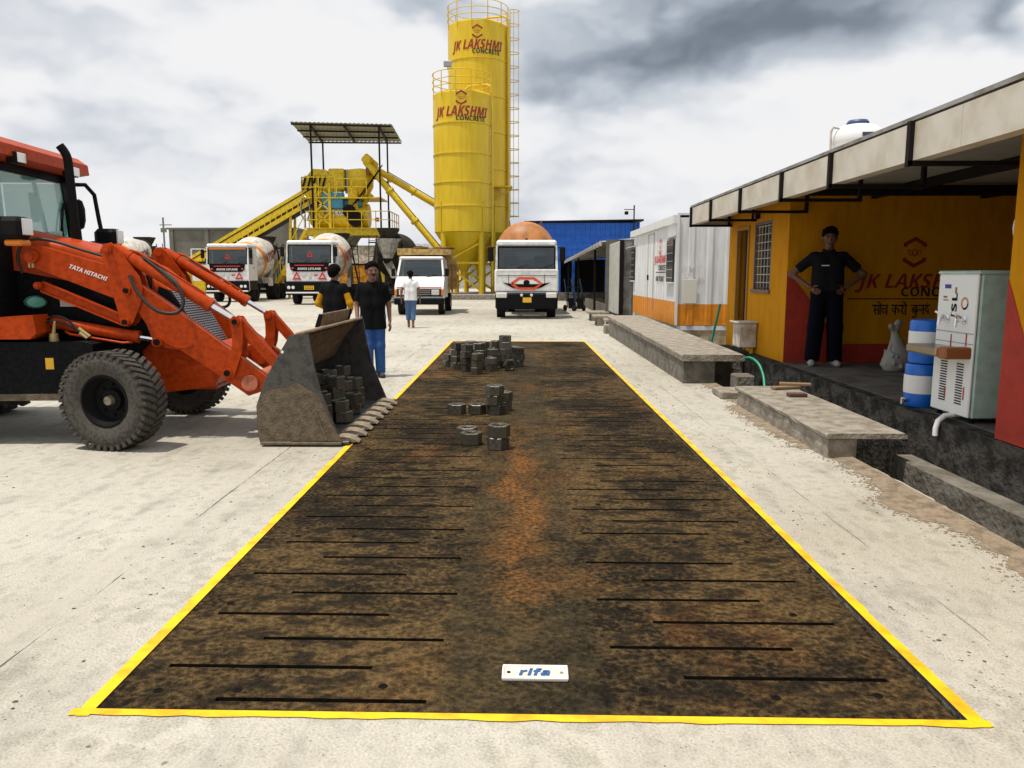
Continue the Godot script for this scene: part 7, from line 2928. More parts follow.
	part(t, "slab_top", mb, M.concrete_slab)
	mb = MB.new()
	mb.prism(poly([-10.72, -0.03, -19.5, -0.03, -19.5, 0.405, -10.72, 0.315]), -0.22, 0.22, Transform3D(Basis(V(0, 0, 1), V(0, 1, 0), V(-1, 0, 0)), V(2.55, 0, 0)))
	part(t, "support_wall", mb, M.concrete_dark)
	mb = MB.new()
	mb.box(V(3.08, -0.04, -11.6), V(0.62, 0.68, 0.2))
	part(t, "added_cross_wall", mb, M.concrete_dark)  # wall added so the gap under the slab stays dark
	t = thing("drain_slab", "pale concrete slab bridging the drain in front of the porch", "slab", Vector3.ZERO)
	mb = MB.new()
	slab(mb, 2.55, 3.20, -6.22, -8.9, 0.215, 0.225, 0.045)
	part(t, "slab_top", mb, M.concrete_slab)
	mb = MB.new()
	mb.bbox(V(2.69, 0.068, -7.56), V(0.25, 0.20, 2.62), 0.01)
	part(t, "support_wall", mb, M.concrete_slab)
	# small block and boards between the two
	var mb2 := MB.new()
	mb2.bbox(V(2.95, 0.10, -10.0), V(0.24, 0.24, 0.30), 0.015)
	solo("concrete_block", mb2, M.concrete_dark, "dark block standing in the gap between ramp and drain slab", "block")
	mb2 = MB.new()
	mb2.bbox(V(2.70, 0.045, -9.55), V(0.40, 0.09, 0.45), 0.012)
	solo("concrete_block", mb2, M.concrete_slab, "flat concrete block lying on the ground at the far end of the drain slab", "block")
	mb2 = MB.new()
	mb2.bbox(V(2.98, 0.243, -8.12), V(0.19, 0.035, 0.11), 0.004)
	solo("brick", mb2, mk(0.10, 0.05, 0.035, 0.9, 0.0, M.fine, 4.0), "dark reddish brick lying alone on the pale drain slab", "brick")
	for k in 2:
		mb2 = MB.new()
		mb2.bbox(V(3.05 + 0.12 * k, 0.245 + 0.03 * k, -8.66 - 0.05 * k), V(0.34, 0.028, 0.10), 0.004, Basis(Vector3.UP, 0.25 - 0.5 * k))
		solo("wood_offcut", mb2, mk(0.26, 0.17, 0.09, 0.85, 0.0, M.fine, 4.0), ["lower wood offcut at the far end of the drain slab", "upper wood offcut lying across another on the drain slab"][k], "wood", "wood offcuts on the drain slab")
	# green hoses
	mb2 = MB.new()
	mb2.path(curvy([V(3.15, 0.30, -10.85), V(3.25, 0.36, -10.75), V(3.33, 0.30, -10.60), V(3.36, 0.16, -10.45), V(3.34, 0.0, -10.3), V(3.30, -0.2, -10.1)]), 0.02, 8)
	solo("garden_hose", mb2, M.green_hose, "green hose curling down into the drain beside the ramp", "hose")
	mb2 = MB.new()
	mb2.path(curvy([V(3.46, 1.02, -13.2), V(3.43, 0.85, -13.2), V(3.39, 0.65, -13.2), V(3.36, 0.50, -13.2), V(3.34, 0.40, -13.2), V(3.34, 0.2, -13.2)]), 0.022, 8)
	solo("garden_hose", mb2, M.green_hose, "green hose hanging at the corner of the yellow wall above the ramp", "hose")
	# little slab tables farther along the drain
	var far := [[2.75, -21.6, 0.62, 0.8, "nearest small slab on blocks along the far drain"], [2.65, -23.6, 0.66, 0.9, "middle small slab on blocks along the far drain"], [2.72, -26.2, 0.70, 1.1, "farthest small slab on blocks along the far drain"]]
	for f in far:
		t = thing("slab_bench", f[4], "slab", V(f[0], 0, f[1]), 0.0, "small slabs along the far drain")
		mb = MB.new()
		mb.bbox(V(0, 0.27, 0), V(f[2], 0.07, f[3]), 0.015)
		part(t, "top", mb, M.concrete_slab)
		for s in [-1.0, 1.0]:
			mb = MB.new()
			mb.bbox(V(-0.12, 0.12, f[3] * 0.36 * s), V(0.22, 0.235, 0.16), 0.01)
			part(t, "block", mb, M.concrete_slab)
	mb2 = MB.new()
	mb2.bbox(V(2.45, 0.11, -20.2), V(0.34, 0.24, 0.36), 0.02)
	solo("concrete_block", mb2, M.concrete_slab, "squat concrete block at the far end of the ramp", "block")

func slab(mb: MB, xa: float, xb: float, zn: float, zf: float, hn: float, hf: float, th: float) -> void:
	# worn slab with slightly uneven rim
	rng.seed = int(absf(zn) * 100)
	var n := 14
	var prev := []
	for i in n + 1:
		var f := float(i) / n
		var z := lerpf(zn, zf, f)
		var h := lerpf(hn, hf, f)
		var j := func() -> float: return rng.randf_range(-0.008, 0.008)
		var row := [V(xa + j.call(), h - th, z), V(xa - 0.008 + j.call(), h - 0.016, z), V(xa + 0.012 + j.call(), h, z), V(xb - 0.012 + j.call(), h, z), V(xb + 0.006 + j.call(), h - 0.016, z), V(xb + j.call(), h - th, z)]
		if i == 0 or i == n:
			var s := 1.0 if i == 0 else -1.0
			var c: Array = row
			for k in 4:
				if s > 0:
					mb.f(c[0], c[k + 2] if k + 2 < 6 else c[5], c[k + 1])
				else:
					mb.f(c[0], c[k + 1], c[k + 2] if k + 2 < 6 else c[5])
		if i > 0:
			for k in 5:
				mb.q(prev[k], row[k], row[k + 1], prev[k + 1])
			mb.q(prev[5], row[5], row[0], prev[0])
		prev = row

func hindi_line(mb: MB, at: Vector3, s: float) -> void:
	# each letter: strokes as lists of x, y in units of the letter height, then its width
	var bar := func(x: float) -> Array: return [x, 1.0, x, 0.0]
	var L := {
		"sa": [[[0.02, 0.95, 0.28, 0.90, 0.34, 0.68, 0.14, 0.52, 0.24, 0.35, 0.38, 0.06], [0.16, 0.52, 0.62, 0.52], bar.call(0.62)], 0.70],
		"o": [[bar.call(0.12), [0.12, 1.0, 0.02, 1.25, -0.25, 1.38]], 0.24],
		"cha": [[[0.04, 0.66, 0.50, 0.66], [0.14, 0.66, 0.10, 0.36, 0.24, 0.20, 0.50, 0.36], bar.call(0.56)], 0.64],
		"ka": [[bar.call(0.42), [0.42, 0.66, 0.18, 0.72, 0.06, 0.50, 0.18, 0.30, 0.42, 0.42], [0.42, 0.60, 0.66, 0.70, 0.78, 0.48, 0.70, 0.22]], 0.86],
		"ra": [[[0.06, 0.95, 0.30, 0.88, 0.36, 0.66, 0.12, 0.50, 0.26, 0.32, 0.44, 0.04]], 0.50],
		"ba": [[bar.call(0.58), [0.58, 0.70, 0.30, 0.76, 0.10, 0.52, 0.26, 0.26, 0.58, 0.36], [0.18, 0.62, 0.56, 0.38], [0.58, 0.0, 0.52, -0.22, 0.26, -0.26, 0.20, -0.12]], 0.68],
		"la": [[[0.06, 0.30, 0.10, 0.58, 0.26, 0.64, 0.34, 0.34, 0.42, 0.62, 0.62, 0.60], bar.call(0.64)], 0.74],
		"da": [[[0.30, 1.0, 0.30, 0.78, 0.12, 0.64, 0.14, 0.40, 0.38, 0.34, 0.46, 0.50, 0.32, 0.52], [0.38, 0.34, 0.48, 0.06], [0.2, 1.28, 0.28, 1.22]], 0.56]}
	var x := 0.0
	for word in [["sa", "o", "cha"], ["ka", "ra", "o"], ["ba", "la", "da"]]:
		var x0 := x
		for k in word:
			for st in L[k][0]:
				var ln := []
				for i in range(0, st.size(), 2):
					ln.append(Vector2((x + st[i]) * s, st[i + 1] * s))
				mb.strip(ln, 0.13 * s, 0.0, 0.002, Transform3D(Basis.IDENTITY, at))
			x += L[k][1]
		mb.strip([Vector2((x0 - 0.06) * s, s), Vector2((x + 0.04) * s, s)], 0.14 * s, 0.0, 0.0025, Transform3D(Basis.IDENTITY, at))
		x += 0.42

func make_cooler() -> void:
	# stands at the edge of the porch, its front towards the yard (-x)
	var t := thing("water_cooler", "tall white and pale green water cooler with two taps at the porch edge", "water cooler", V(3.50, 0.353, -6.19))
	var mb := MB.new()
	mb.bbox(V(0.29, 0.60, 0), V(0.52, 1.12, 0.55), 0.012)
	part(t, "cabinet", mb, M.cooler_side)
	mb = MB.new()
	mb.bbox(V(0.012, 0.60, 0), V(0.024, 1.11, 0.54), 0.008)
	part(t, "front_panel", mb, M.cooler_white)
	mb = MB.new()
	mb.bbox(V(0.28, 1.17, 0), V(0.57, 0.03, 0.58), 0.01)
	part(t, "top", mb, M.cooler_side)
	mb = MB.new()
	mb.box(V(-0.001, 0.70, 0), V(0.006, 0.006, 0.53))
	mb.box(V(-0.001, 0.62, 0), V(0.006, 0.006, 0.53))
	part(t, "panel_joint", mb, M.steel)
	# drip tray and brown splash cup
	mb = MB.new()
	mb.bbox(V(-0.10, 0.55, -0.08), V(0.24, 0.07, 0.46), 0.012)
	part(t, "drip_tray", mb, mk(0.42, 0.34, 0.22, 0.3, 0.7, M.fine, 3.0))
	mb = MB.new()
	mb.bbox(V(-0.09, 0.55, 0.20), V(0.22, 0.09, 0.12), 0.012)
	part(t, "tray_end", mb, mk(0.30, 0.10, 0.03, 0.5))
	# taps
	for z in [-0.10, 0.14]:
		mb = MB.new()
		mb.tube(V(0.0, 0.80, z), V(-0.07, 0.80, z), 0.016, -1.0, 10)
		mb.tube(V(-0.07, 0.815, z), V(-0.075, 0.75, z), 0.014, -1.0, 10)
		mb.bar(V(-0.03, 0.82, z), V(-0.10, 0.86, z - 0.02), 0.016)
		mb.lathe([Vector2(0.03, 0.0), Vector2(0.03, 0.008), Vector2(0.018, 0.014)], 14, V(-0.002, 0.80, z), Basis(Vector3.BACK, PI / 2))
		part(t, "tap", mb, M.chrome)
	# badge, ring mark and other printed marks
	mb = MB.new()
	mb.box(V(-0.002, 1.06, -0.13), V(0.004, 0.032, 0.085))
	part(t, "badge", mb, mk(0.02, 0.02, 0.30, 0.4))
	mb = MB.new()
	var n := 22
	for k in n:
		var a0 := TAU * k / n
		var a1 := TAU * (k + 1) / n
		if k < 15:
			mb.q(V(-0.002, 0.93 + sin(a0) * 0.034, 0.12 + cos(a0) * 0.034), V(-0.002, 0.93 + sin(a1) * 0.034, 0.12 + cos(a1) * 0.034), V(-0.002, 0.93 + sin(a1) * 0.05, 0.12 + cos(a1) * 0.05), V(-0.002, 0.93 + sin(a0) * 0.05, 0.12 + cos(a0) * 0.05))
	part(t, "ring_mark", mb, mk(0.60, 0.20, 0.03, 0.5))
	mb = MB.new()
	for k in range(15, n):
		var a0 := TAU * k / n
		var a1 := TAU * (k + 1) / n
		mb.q(V(-0.002, 0.93 + sin(a0) * 0.034, 0.12 + cos(a0) * 0.034), V(-0.002, 0.93 + sin(a1) * 0.034, 0.12 + cos(a1) * 0.034), V(-0.002, 0.93 + sin(a1) * 0.05, 0.12 + cos(a1) * 0.05), V(-0.002, 0.93 + sin(a0) * 0.05, 0.12 + cos(a0) * 0.05))
	part(t, "ring_mark", mb, M.frame_black)
	mb = MB.new()
	mb.bend(text("JSL", 0.07, 0.002), func(p: Vector3) -> Vector3: return V(-0.003 - p.z, 0.91 + p.x * 1.5, -0.02 - p.y))
	part(t, "lettering", mb, M.frame_black)
	mb = MB.new()
	mb.box(V(-0.002, 1.03, -0.012), V(0.004, 0.05, 0.02))
	mb.box(V(-0.002, 0.95, -0.15), V(0.004, 0.008, 0.07))
	mb.box(V(-0.002, 0.975, -0.16), V(0.004, 0.014, 0.05))
	part(t, "printed_mark", mb, mk(0.32, 0.10, 0.03, 0.5))
	for e in [[-0.03, 0.60], [0.18, 0.62], [-0.06, 0.17], [0.20, 0.20]]:
		mb = MB.new()
		mb.box(V(-0.002, e[1] + 0.03, e[0]), V(0.004, 0.10, 0.014))
		part(t, "red_sticker", mb, mk(0.50, 0.05, 0.03, 0.5))
	# louvres, front and side
	for c in [-0.10, 0.13]:
		for k in 16:
			mb = MB.new()
			mb.box(V(-0.001, 0.14 + 0.021 * k, c), V(0.008, 0.009, 0.09))
			part(t, "louvre", mb, M.frame_black)
	for k in 14:
		mb = MB.new()
		mb.box(V(0.38, 0.16 + 0.026 * k, 0.2755), V(0.16, 0.011, 0.006))
		part(t, "louvre", mb, M.frame_black)
	for x in [0.06, 0.50]:
		for z in [-0.23, 0.23]:
			mb = MB.new()
			mb.tube(V(x, 0.0, z), V(x, 0.05, z), 0.022, 0.018, 8)
			part(t, "foot", mb, M.black)
	mb = MB.new()
	mb.path([V(0.12, 0.05, 0.05), V(0.02, 0.035, 0.06), V(-0.06, 0.03, 0.07), V(-0.115, -0.01, 0.08), V(-0.13, -0.07, 0.08), V(-0.13, -0.13, 0.08)], 0.022, 10)
	part(t, "drain_pipe", mb, M.white_plastic)

# ---------------------------------------------------------------- white cabin with orange foot
func make_cabin() -> void:
	var t := thing("site_cabin", "white ribbed site cabin with an orange lower band beside the ramp", "cabin", Vector3.ZERO)
	var mb := MB.new()
	# yard side along x = 3.45, end wall at z = -16.9 facing the camera
	ribbed(mb, V(3.45, 0, -16.9), V(3.45, 0, -23.3), 0.93, 2.62, 0.32, -0.012)
	part(t, "side_wall", mb, M.sheet_white)
	mb = MB.new()
	ribbed(mb, V(3.45, 0, -16.9), V(3.45, 0, -23.3), 0.42, 0.93, 0.32, -0.012)
	part(t, "side_band", mb, M.sheet_orange)
	mb = MB.new()
	ribbed(mb, V(3.45, 0, -16.9), V(6.65, 0, -16.9), 0.88, 2.83, 0.40, 0.035)
	part(t, "end_wall", mb, M.sheet_white)
	mb = MB.new()
	ribbed(mb, V(3.45, 0, -16.9), V(6.65, 0, -16.9), 0.42, 0.88, 0.40, 0.035)
	part(t, "end_band", mb, M.sheet_orange)
	mb = MB.new()
	mb.box(V(3.47, 1.625, -16.88), V(0.05, 2.41, 0.05))
	part(t, "corner_post", mb, M.sheet_white)
	mb = MB.new()
	mb.box(V(3.43, 2.70, -20.1), V(0.12, 0.17, 6.45))
	part(t, "roof_edge", mb, M.sheet_white)
	mb = MB.new()
	mb.box(V(5.1, 2.76, -20.1), V(3.2, 0.05, 6.4))
	mb.box(V(5.1, 1.5, -23.35), V(3.2, 2.4, 0.06))
	mb.box(V(6.68, 1.5, -20.1), V(0.06, 2.4, 6.4))
	mb.box(V(5.1, 0.36, -20.1), V(3.2, 0.10, 6.4))
	part(t, "shell", mb, M.sheet_white)
	mb = MB.new()
	mb.box(V(5.05, 0.0, -20.1), V(3.14, 0.62, 6.36))
	part(t, "footing", mb, mk(0.50, 0.40, 0.26, 0.8, 0.0, M.dirty, 0.6, true))
	# windows with grilles and little hoods
	for w in [[-17.45, 0.72], [-23.0, 0.5]]:
		var win := Node3D.new()
		win.name = "window"
		t.add_child(win, true)
		mb = MB.new()
		mb.box(V(3.43, 1.82, w[0]), V(0.05, 0.92, w[1]))
		part(win, "pane", mb, mk(0.02, 0.022, 0.025, 0.2))
		for k in 5:
			mb = MB.new()
			mb.bar(V(3.395, 1.45 + 0.18 * k, w[0] - w[1] / 2), V(3.395, 1.45 + 0.18 * k, w[0] + w[1] / 2), 0.014)
			part(win, "grille_bar", mb, M.panel_grey)
		mb = MB.new()
		mb.box(V(3.34, 2.33, w[0]), V(0.24, 0.02, w[1] + 0.14), Basis(Vector3.BACK, 0.25))
		part(win, "hood", mb, M.sheet_white)
		mb = MB.new()
		mb.box(V(3.40, 1.34, w[0]), V(0.06, 0.03, w[1] + 0.1))
		part(win, "sill", mb, M.sheet_white)
	# door seam and handle
	mb = MB.new()
	mb.box(V(3.433, 1.60, -19.65), V(0.012, 1.9, 0.018))
	mb.box(V(3.433, 1.60, -20.5), V(0.012, 1.9, 0.018))
	mb.box(V(3.433, 2.54, -20.07), V(0.012, 0.02, 0.86))
	part(t, "door_seam", mb, M.panel_grey)
	mb = MB.new()
	mb.bbox(V(3.415, 1.45, -20.35), V(0.04, 0.14, 0.03), 0.006)
	part(t, "door_handle", mb, M.frame_black)
	# sign
	mb = MB.new()
	put_mark(mb, func(p: Vector3) -> Vector3: return V(3.424, 2.18 + p.y, -18.75 + p.x), 0.17)
	part(t, "company_mark", mb, M.red_paint)
	for w in [["JK LAKSHMI", 0.17, 1.88, -18.7, 1], ["CONCRETE", 0.12, 1.68, -18.45, 0], ["RMC PLANT", 0.12, 1.42, -18.7, 0]]:
		mb = MB.new()
		mb.bend(text(w[0], w[1], 0.003), func(p: Vector3) -> Vector3: return V(3.424 - p.z, w[2] + p.y, w[3] + p.x * 1.1))
		part(t, "lettering", mb, M.red_paint if w[4] else M.logo_black)
	mb = MB.new()
	mb.box(V(3.423, 1.575, -18.6), V(0.004, 0.02, 1.2))
	part(t, "painted_rule", mb, M.frame_black)
	# grey letters and a patch on the end wall
	mb = MB.new()
	for k in 6:
		mb.bar(V(3.56 + 0.075 * k, 1.66 + 0.02 * (k % 3), -16.852), V(3.61 + 0.075 * k, 1.72 - 0.03 * (k % 2), -16.852), 0.018, 0.004)
		mb.bar(V(3.58 + 0.07 * k, 1.58, -16.852), V(3.585 + 0.07 * k, 1.64, -16.852), 0.016, 0.004)
	part(t, "scrawl", mb, M.panel_grey)
	mb = MB.new()
	mb.bbox(V(3.75, 1.16, -16.85), V(0.30, 0.52, 0.012), 0.004)
	part(t, "patch_panel", mb, mk(0.60, 0.60, 0.52, 0.5))

# ---------------------------------------------------------------- people (facing +z, feet at y = 0)
func hand(mb: MB, w: Vector3, dir: Vector3, thumb: Vector3, curl: float) -> void:
	# palm from the wrist along dir; thumb leaves the side of the palm
	var side := (thumb - dir * thumb.dot(dir)).normalized()
	var nrm := dir.cross(side).normalized()
	var bs := Basis(side, dir, side.cross(dir))
	var prof := [Vector2(0.0, -0.02), Vector2(0.024, -0.01), Vector2(0.030, 0.02), Vector2(0.040, 0.06), Vector2(0.038, 0.085), Vector2(0.0, 0.095)]
	mb.lathe(prof, 12, w, bs * Basis.IDENTITY.scaled(V(1, 1, 0.42)), 0.4)
	for k in 4:
		var len_: float = [0.066, 0.076, 0.070, 0.055][k]
		var o := w + dir * 0.083 + side * (0.028 - 0.019 * k)
		var d1 := (dir + nrm * curl * 0.4).normalized()
		var d2 := (dir + nrm * curl * 1.2).normalized()
		mb.path([o, o + d1 * len_ * 0.5, o + d1 * len_ * 0.5 + d2 * len_ * 0.5], 0.0085, 6)
	var to := w + dir * 0.025 + side * 0.026
	var td := (dir * 0.7 + side * 0.7 + nrm * curl * 0.3).normalized()
	mb.path([to, to + td * 0.035, to + (td * 0.035 + (td + dir * 0.6).normalized() * 0.03)], 0.0105, 6)

func person(label: String, at: Vector3, turn: float, P: Dictionary) -> void:
	var t := thing("person", label, "person", at, turn, P.get("group", ""))
	var s: float = P.get("scale", 1.0)
	t.scale = Vector3.ONE * s
	var skin: Material = P.skin
	var nodL := P.elbowL as Vector3
	var nodR := P.elbowR as Vector3
	var shL := V(0.172, 1.385, -0.01)
	var shR := V(-0.172, 1.385, -0.01)
	var hipL := V(0.092, 0.90, 0)
	var hipR := V(-0.092, 0.90, 0)
	var kL: Vector3 = P.get("kneeL", V(0.10, 0.49, 0.02))
	var kR: Vector3 = P.get("kneeR", V(-0.10, 0.49, 0.02))
	var aL: Vector3 = P.get("ankleL", V(0.11, 0.08, -0.02))
	var aR: Vector3 = P.get("ankleR", V(-0.11, 0.08, -0.02))
	var zax := V(0, 0, 1)
	var lo := V(-0.34, -0.02, -0.22)
	var hi := V(0.34, 1.56, 0.26)
	for e in [nodL, nodR, P.wristL, P.wristR, aL, aR]:
		lo = V(minf(lo.x, e.x - 0.1), lo.y, minf(lo.z, e.z - 0.12))
		hi = V(maxf(hi.x, e.x + 0.1), hi.y, maxf(hi.z, e.z + 0.2))
	var mb := MB.new()
	# body
	var f := Field.new(lo, hi, 0.0155)
	f.cap(V(0, 0.95, 0), V(0, 1.12, 0), 0.125, 0.115, 0.05, zax, 1.3)
	f.cap(V(0, 1.12, 0), V(0, 1.30, -0.01), 0.108, 0.115, 0.05, zax, 1.4)
	f.cap(shL * 0.85 + V(0, 0.195, 0), shR * 0.85 + V(0, 0.195, 0), 0.05, 0.05, 0.05)
	f.cap(V(0, 1.38, -0.012), V(0, 1.53, 0.005), 0.056, 0.052, 0.03)
	for q in [[hipL, kL, aL], [hipR, kR, aR]]:
		f.cap(q[0], q[1], 0.088, 0.058, 0.04)
		f.cap(q[1], q[2], 0.057, 0.038, 0.03)
		f.cap(q[2] + V(0, -0.035, -0.02), q[2] + V(0.02 * signf(q[2].x), -0.045, 0.13), 0.038, 0.032, 0.03)
	for q in [[shL, nodL, P.wristL], [shR, nodR, P.wristR]]:
		f.cap(q[0], q[1], 0.050, 0.039, 0.03)
		f.cap(q[1], q[2], 0.039, 0.026, 0.025)
	f.add_to(mb)
	hand(mb, P.wristL, (P.wristL - nodL).normalized() if not P.has("handL") else P.handL, P.get("thumbL", V(-0.3, 0, 1)), P.get("curl", 0.5))
	hand(mb, P.wristR, (P.wristR - nodR).normalized() if not P.has("handR") else P.handR, P.get("thumbR", V(0.3, 0, 1)), -P.get("curl", 0.5))
	# head on its own finer grid, turned
	var hc := V(0, 1.60, 0.02)
	var hb := (Basis(Vector3.UP, deg_to_rad(P.get("look", 0.0))) * Basis(Vector3.RIGHT, deg_to_rad(P.get("nod", 0.0)))).scaled(Vector3.ONE * P.get("head", 1.06))
	var hd := Field.new(V(-0.12, -0.15, -0.13), V(0.12, 0.13, 0.15), 0.0075)
	hd.cap(V(0, 0.025, -0.02), V(0, 0.03, 0.012), 0.082, 0.078, 0.03, V(1, 0, 0), 1.12)
	hd.cap(V(0, -0.02, 0.03), V(0, -0.075, 0.052), 0.058, 0.034, 0.03)
	hd.cap(V(0, 0.015, 0.086), V(0, -0.016, 0.101), 0.008, 0.012, 0.012)
	hd.cap(V(-0.04, 0.028, 0.078), V(0.04, 0.028, 0.078), 0.012, 0.012, 0.015)
	hd.cap(V(0.04, -0.02, 0.055), V(-0.04, -0.02, 0.055), 0.026, 0.026, 0.02)
	hd.cap(V(-0.018, -0.05, 0.082), V(0.018, -0.05, 0.082), 0.009, 0.009, 0.012)
	for e in [-1.0, 1.0]:
		hd.cap(V(0.079 * e, 0.015, 0.0), V(0.079 * e, -0.02, 0.005), 0.016, 0.011, 0.008, V(1, 0, 0), 2.0)
	hd.cap(V(0, -0.06, 0.0), V(0, -0.14, -0.015), 0.05, 0.052, 0.03)
	var hm := MB.new()
	hm.xf = Transform3D(hb, hc)
	hd.add_to(hm)
	mb.v.append_array(hm.v)
	mb.n.append_array(hm.n)
	var body := part(t, "body", mb, skin)
	# eyes, brows and mouth
	for e in [-1.0, 1.0]:
		mb = MB.new()
		mb.xf = Transform3D(hb, hc)
		mb.lathe([Vector2(0.0, -0.006), Vector2(0.012, 0.0), Vector2(0.0, 0.006)], 10, V(0.032 * e, 0.008, 0.0815), Basis.IDENTITY.scaled(V(1, 1, 0.6)))
		part(body, "eye", mb, M.hair)
		mb = MB.new()
		mb.xf = Transform3D(hb, hc)
		mb.path([V(0.016 * e, 0.030, 0.091), V(0.034 * e, 0.034, 0.088), V(0.052 * e, 0.027, 0.078)], 0.0045, 5)
		part(body, "eyebrow", mb, M.hair)
	mb = MB.new()
	mb.xf = Transform3D(hb, hc)
	mb.path([V(-0.022, -0.050, 0.088), V(0.0, -0.052, 0.0915), V(0.022, -0.050, 0.088)], 0.0045, 5)
	part(body, "mouth", mb, mk(0.10, 0.03, 0.022, 0.5))
	# hair
	hd = Field.new(V(-0.13, -0.10, -0.14), V(0.13, 0.16, 0.13), 0.0085)
	var puff: float = P.get("puff", 0.0)
	hd.cap(V(0, 0.030, -0.030), V(0, 0.040, 0.008), 0.091, 0.086, 0.02, V(1, 0, 0), 1.08)
	hd.cap(V(0, 0.0, -0.045), V(0, -0.035, -0.05), 0.066, 0.055, 0.02)
	hd.cap(V(-0.035, 0.080, 0.030), V(0.03, 0.086, 0.030), 0.036 + puff, 0.038 + puff, 0.03)
	hd.cap(V(0, 0.08, -0.03), V(0, 0.09, 0.03), 0.058 + puff, 0.050 + puff, 0.03)
	rng.seed = int(absf(at.z) * 10)
	for k in 16:
		var ha := rng.randf() * TAU
		hd.cap(V(cos(ha) * 0.05, 0.10 + puff, sin(ha) * 0.05), V(cos(ha) * 0.085, 0.075 + rng.randf_range(-0.03, 0.03), sin(ha) * 0.08), 0.014, 0.012, 0.012)
	# hairline: forehead and face free, temples and nape covered
	hd.slice(V(0, -0.80, 0.60).normalized(), V(0, 0.072, 0.080))
	hd.slice(V(0, -1, 0.75).normalized(), V(0, -0.045, -0.01))
	mb = MB.new()
	mb.xf = Transform3D(hb, hc)
	hd.add_to(mb)
	part(t, "hair", mb, M.hair)
	if P.get("moustache", false):
		mb = MB.new()
		mb.xf = Transform3D(hb, hc)
		mb.path([V(-0.028, -0.040, 0.088), V(0.0, -0.034, 0.097), V(0.028, -0.040, 0.088)], 0.006, 5)
		part(t, "moustache", mb, M.hair)
	# shirt
	f = Field.new(V(minf(lo.x, -0.36), 0.66, -0.24), V(maxf(hi.x, 0.36), 1.50, 0.30), 0.0155)
	var hem: float = P.get("hem", 0.86)
	var lw: float = P.get("loose", 0.0)
	for e in [-1.0, 1.0]:
		f.cap(V(0.078 * e, hem - 0.06, 0), V(0.066 * e, 1.12, 0), 0.128 + lw, 0.116 + lw, 0.05, zax, 1.0)
		f.cap(V(0.066 * e, 1.12, 0), V(0.075 * e, 1.31, -0.002), 0.116 + lw, 0.118, 0.05, zax, 1.02)
	f.cap(shL * 0.80 + V(0, 0.252, 0), shR * 0.80 + V(0, 0.252, 0), 0.070, 0.070, 0.05)
	# loose folds
	f.cap(V(0.09, hem, 0.09), V(0.05, 1.12, 0.10), 0.022, 0.012, 0.03)
	f.cap(V(-0.10, hem, 0.08), V(-0.02, 1.06, 0.105), 0.020, 0.010, 0.03)
	f.cap(V(0.06, hem, -0.11), V(0.10, 1.18, -0.10), 0.022, 0.012, 0.03)
	f.cap(V(-0.08, hem, -0.11), V(-0.03, 1.12, -0.11), 0.022, 0.012, 0.03)
	f.cap(V(0.0, 1.40, -0.02), V(0.0, 1.485, -0.004), 0.085, 0.070, 0.03)
	var sl: float = P.get("sleeve", 0.62)
	if true:
		f.cap(shL, shL.lerp(nodL, sl), 0.064, 0.060, 0.035, zax, 1.0, true)
		f.cap(shR, shR.lerp(nodR, sl), 0.064, 0.060, 0.035, zax, 1.0, true)
	f.slice(V(0, -1, 0), V(0, hem, 0))
	f.slice(V(0, 1, 0.30).normalized(), V(0, 1.478, 0.0))
	mb = MB.new()
	f.add_to(mb)
	var shirt := part(t, "shirt", mb, P.shirt)
	if P.has("sleeve_mat"):
		for q in [[shL, nodL, P.wristL], [shR, nodR, P.wristR]]:
			f = Field.new(lo, hi, 0.0155)
			f.cap((q[0] as Vector3).lerp(q[1], 0.2), q[1], 0.056, 0.056, 0.03)
			f.cap(q[1], (q[1] as Vector3).lerp(q[2], 0.9), 0.056, 0.044, 0.03, zax, 1.0, true)
			mb = MB.new()
			f.add_to(mb)
			part(t, "sleeve", mb, P.sleeve_mat)
	if P.has("chest_mark"):
		mb = MB.new()
		mb.box(V(-0.05, 1.27, 0.128), V(0.09, 0.012, 0.006), Basis(Vector3.UP, -0.25))
		part(shirt, "chest_print", mb, M.sticker)
	# trousers
	f = Field.new(V(-0.26, 0.0, minf(lo.z, -0.24)), V(0.26, 1.04, hi.z), 0.0155)
	var cuff: float = P.get("cuff", 0.06)
	for q in [[hipL, kL, aL], [hipR, kR, aR]]:
		f.cap(q[0], q[1], 0.100, P.get("knee_w", 0.082), 0.04)
		f.cap(q[1], q[2] + V(0, -0.03, 0), P.get("knee_w", 0.082), P.get("cuff_w", 0.072), 0.03)
	f.cap(V(-0.06, 0.95, 0), V(0.06, 0.95, 0), 0.125, 0.125, 0.05, zax, 1.15)
	f.slice(V(0, 1, 0), V(0, 1.0, 0))
	f.slice(V(0, -1, 0), V(0, cuff, 0))
	mb = MB.new()
	f.add_to(mb)
	part(t, "trousers", mb, P.trousers)
	# shoes
	if P.has("shoes"):
		for q in [aL, aR]:
			f = Field.new(q + V(-0.09, -0.10, -0.12), q + V(0.10, 0.06, 0.26), 0.012)
			f.cap(q + V(0, -0.035, -0.03), q + V(0.02 * signf(q.x), -0.045, 0.15), 0.050, 0.042, 0.03)
			f.cap(q + V(0, -0.03, -0.02), q + V(0, 0.02, -0.01), 0.048, 0.045, 0.03)
			f.slice(V(0, -1, 0), V(0, q.y - 0.078, 0))
			mb = MB.new()
			f.add_to(mb)
			part(t, "shoe", mb, P.shoes)

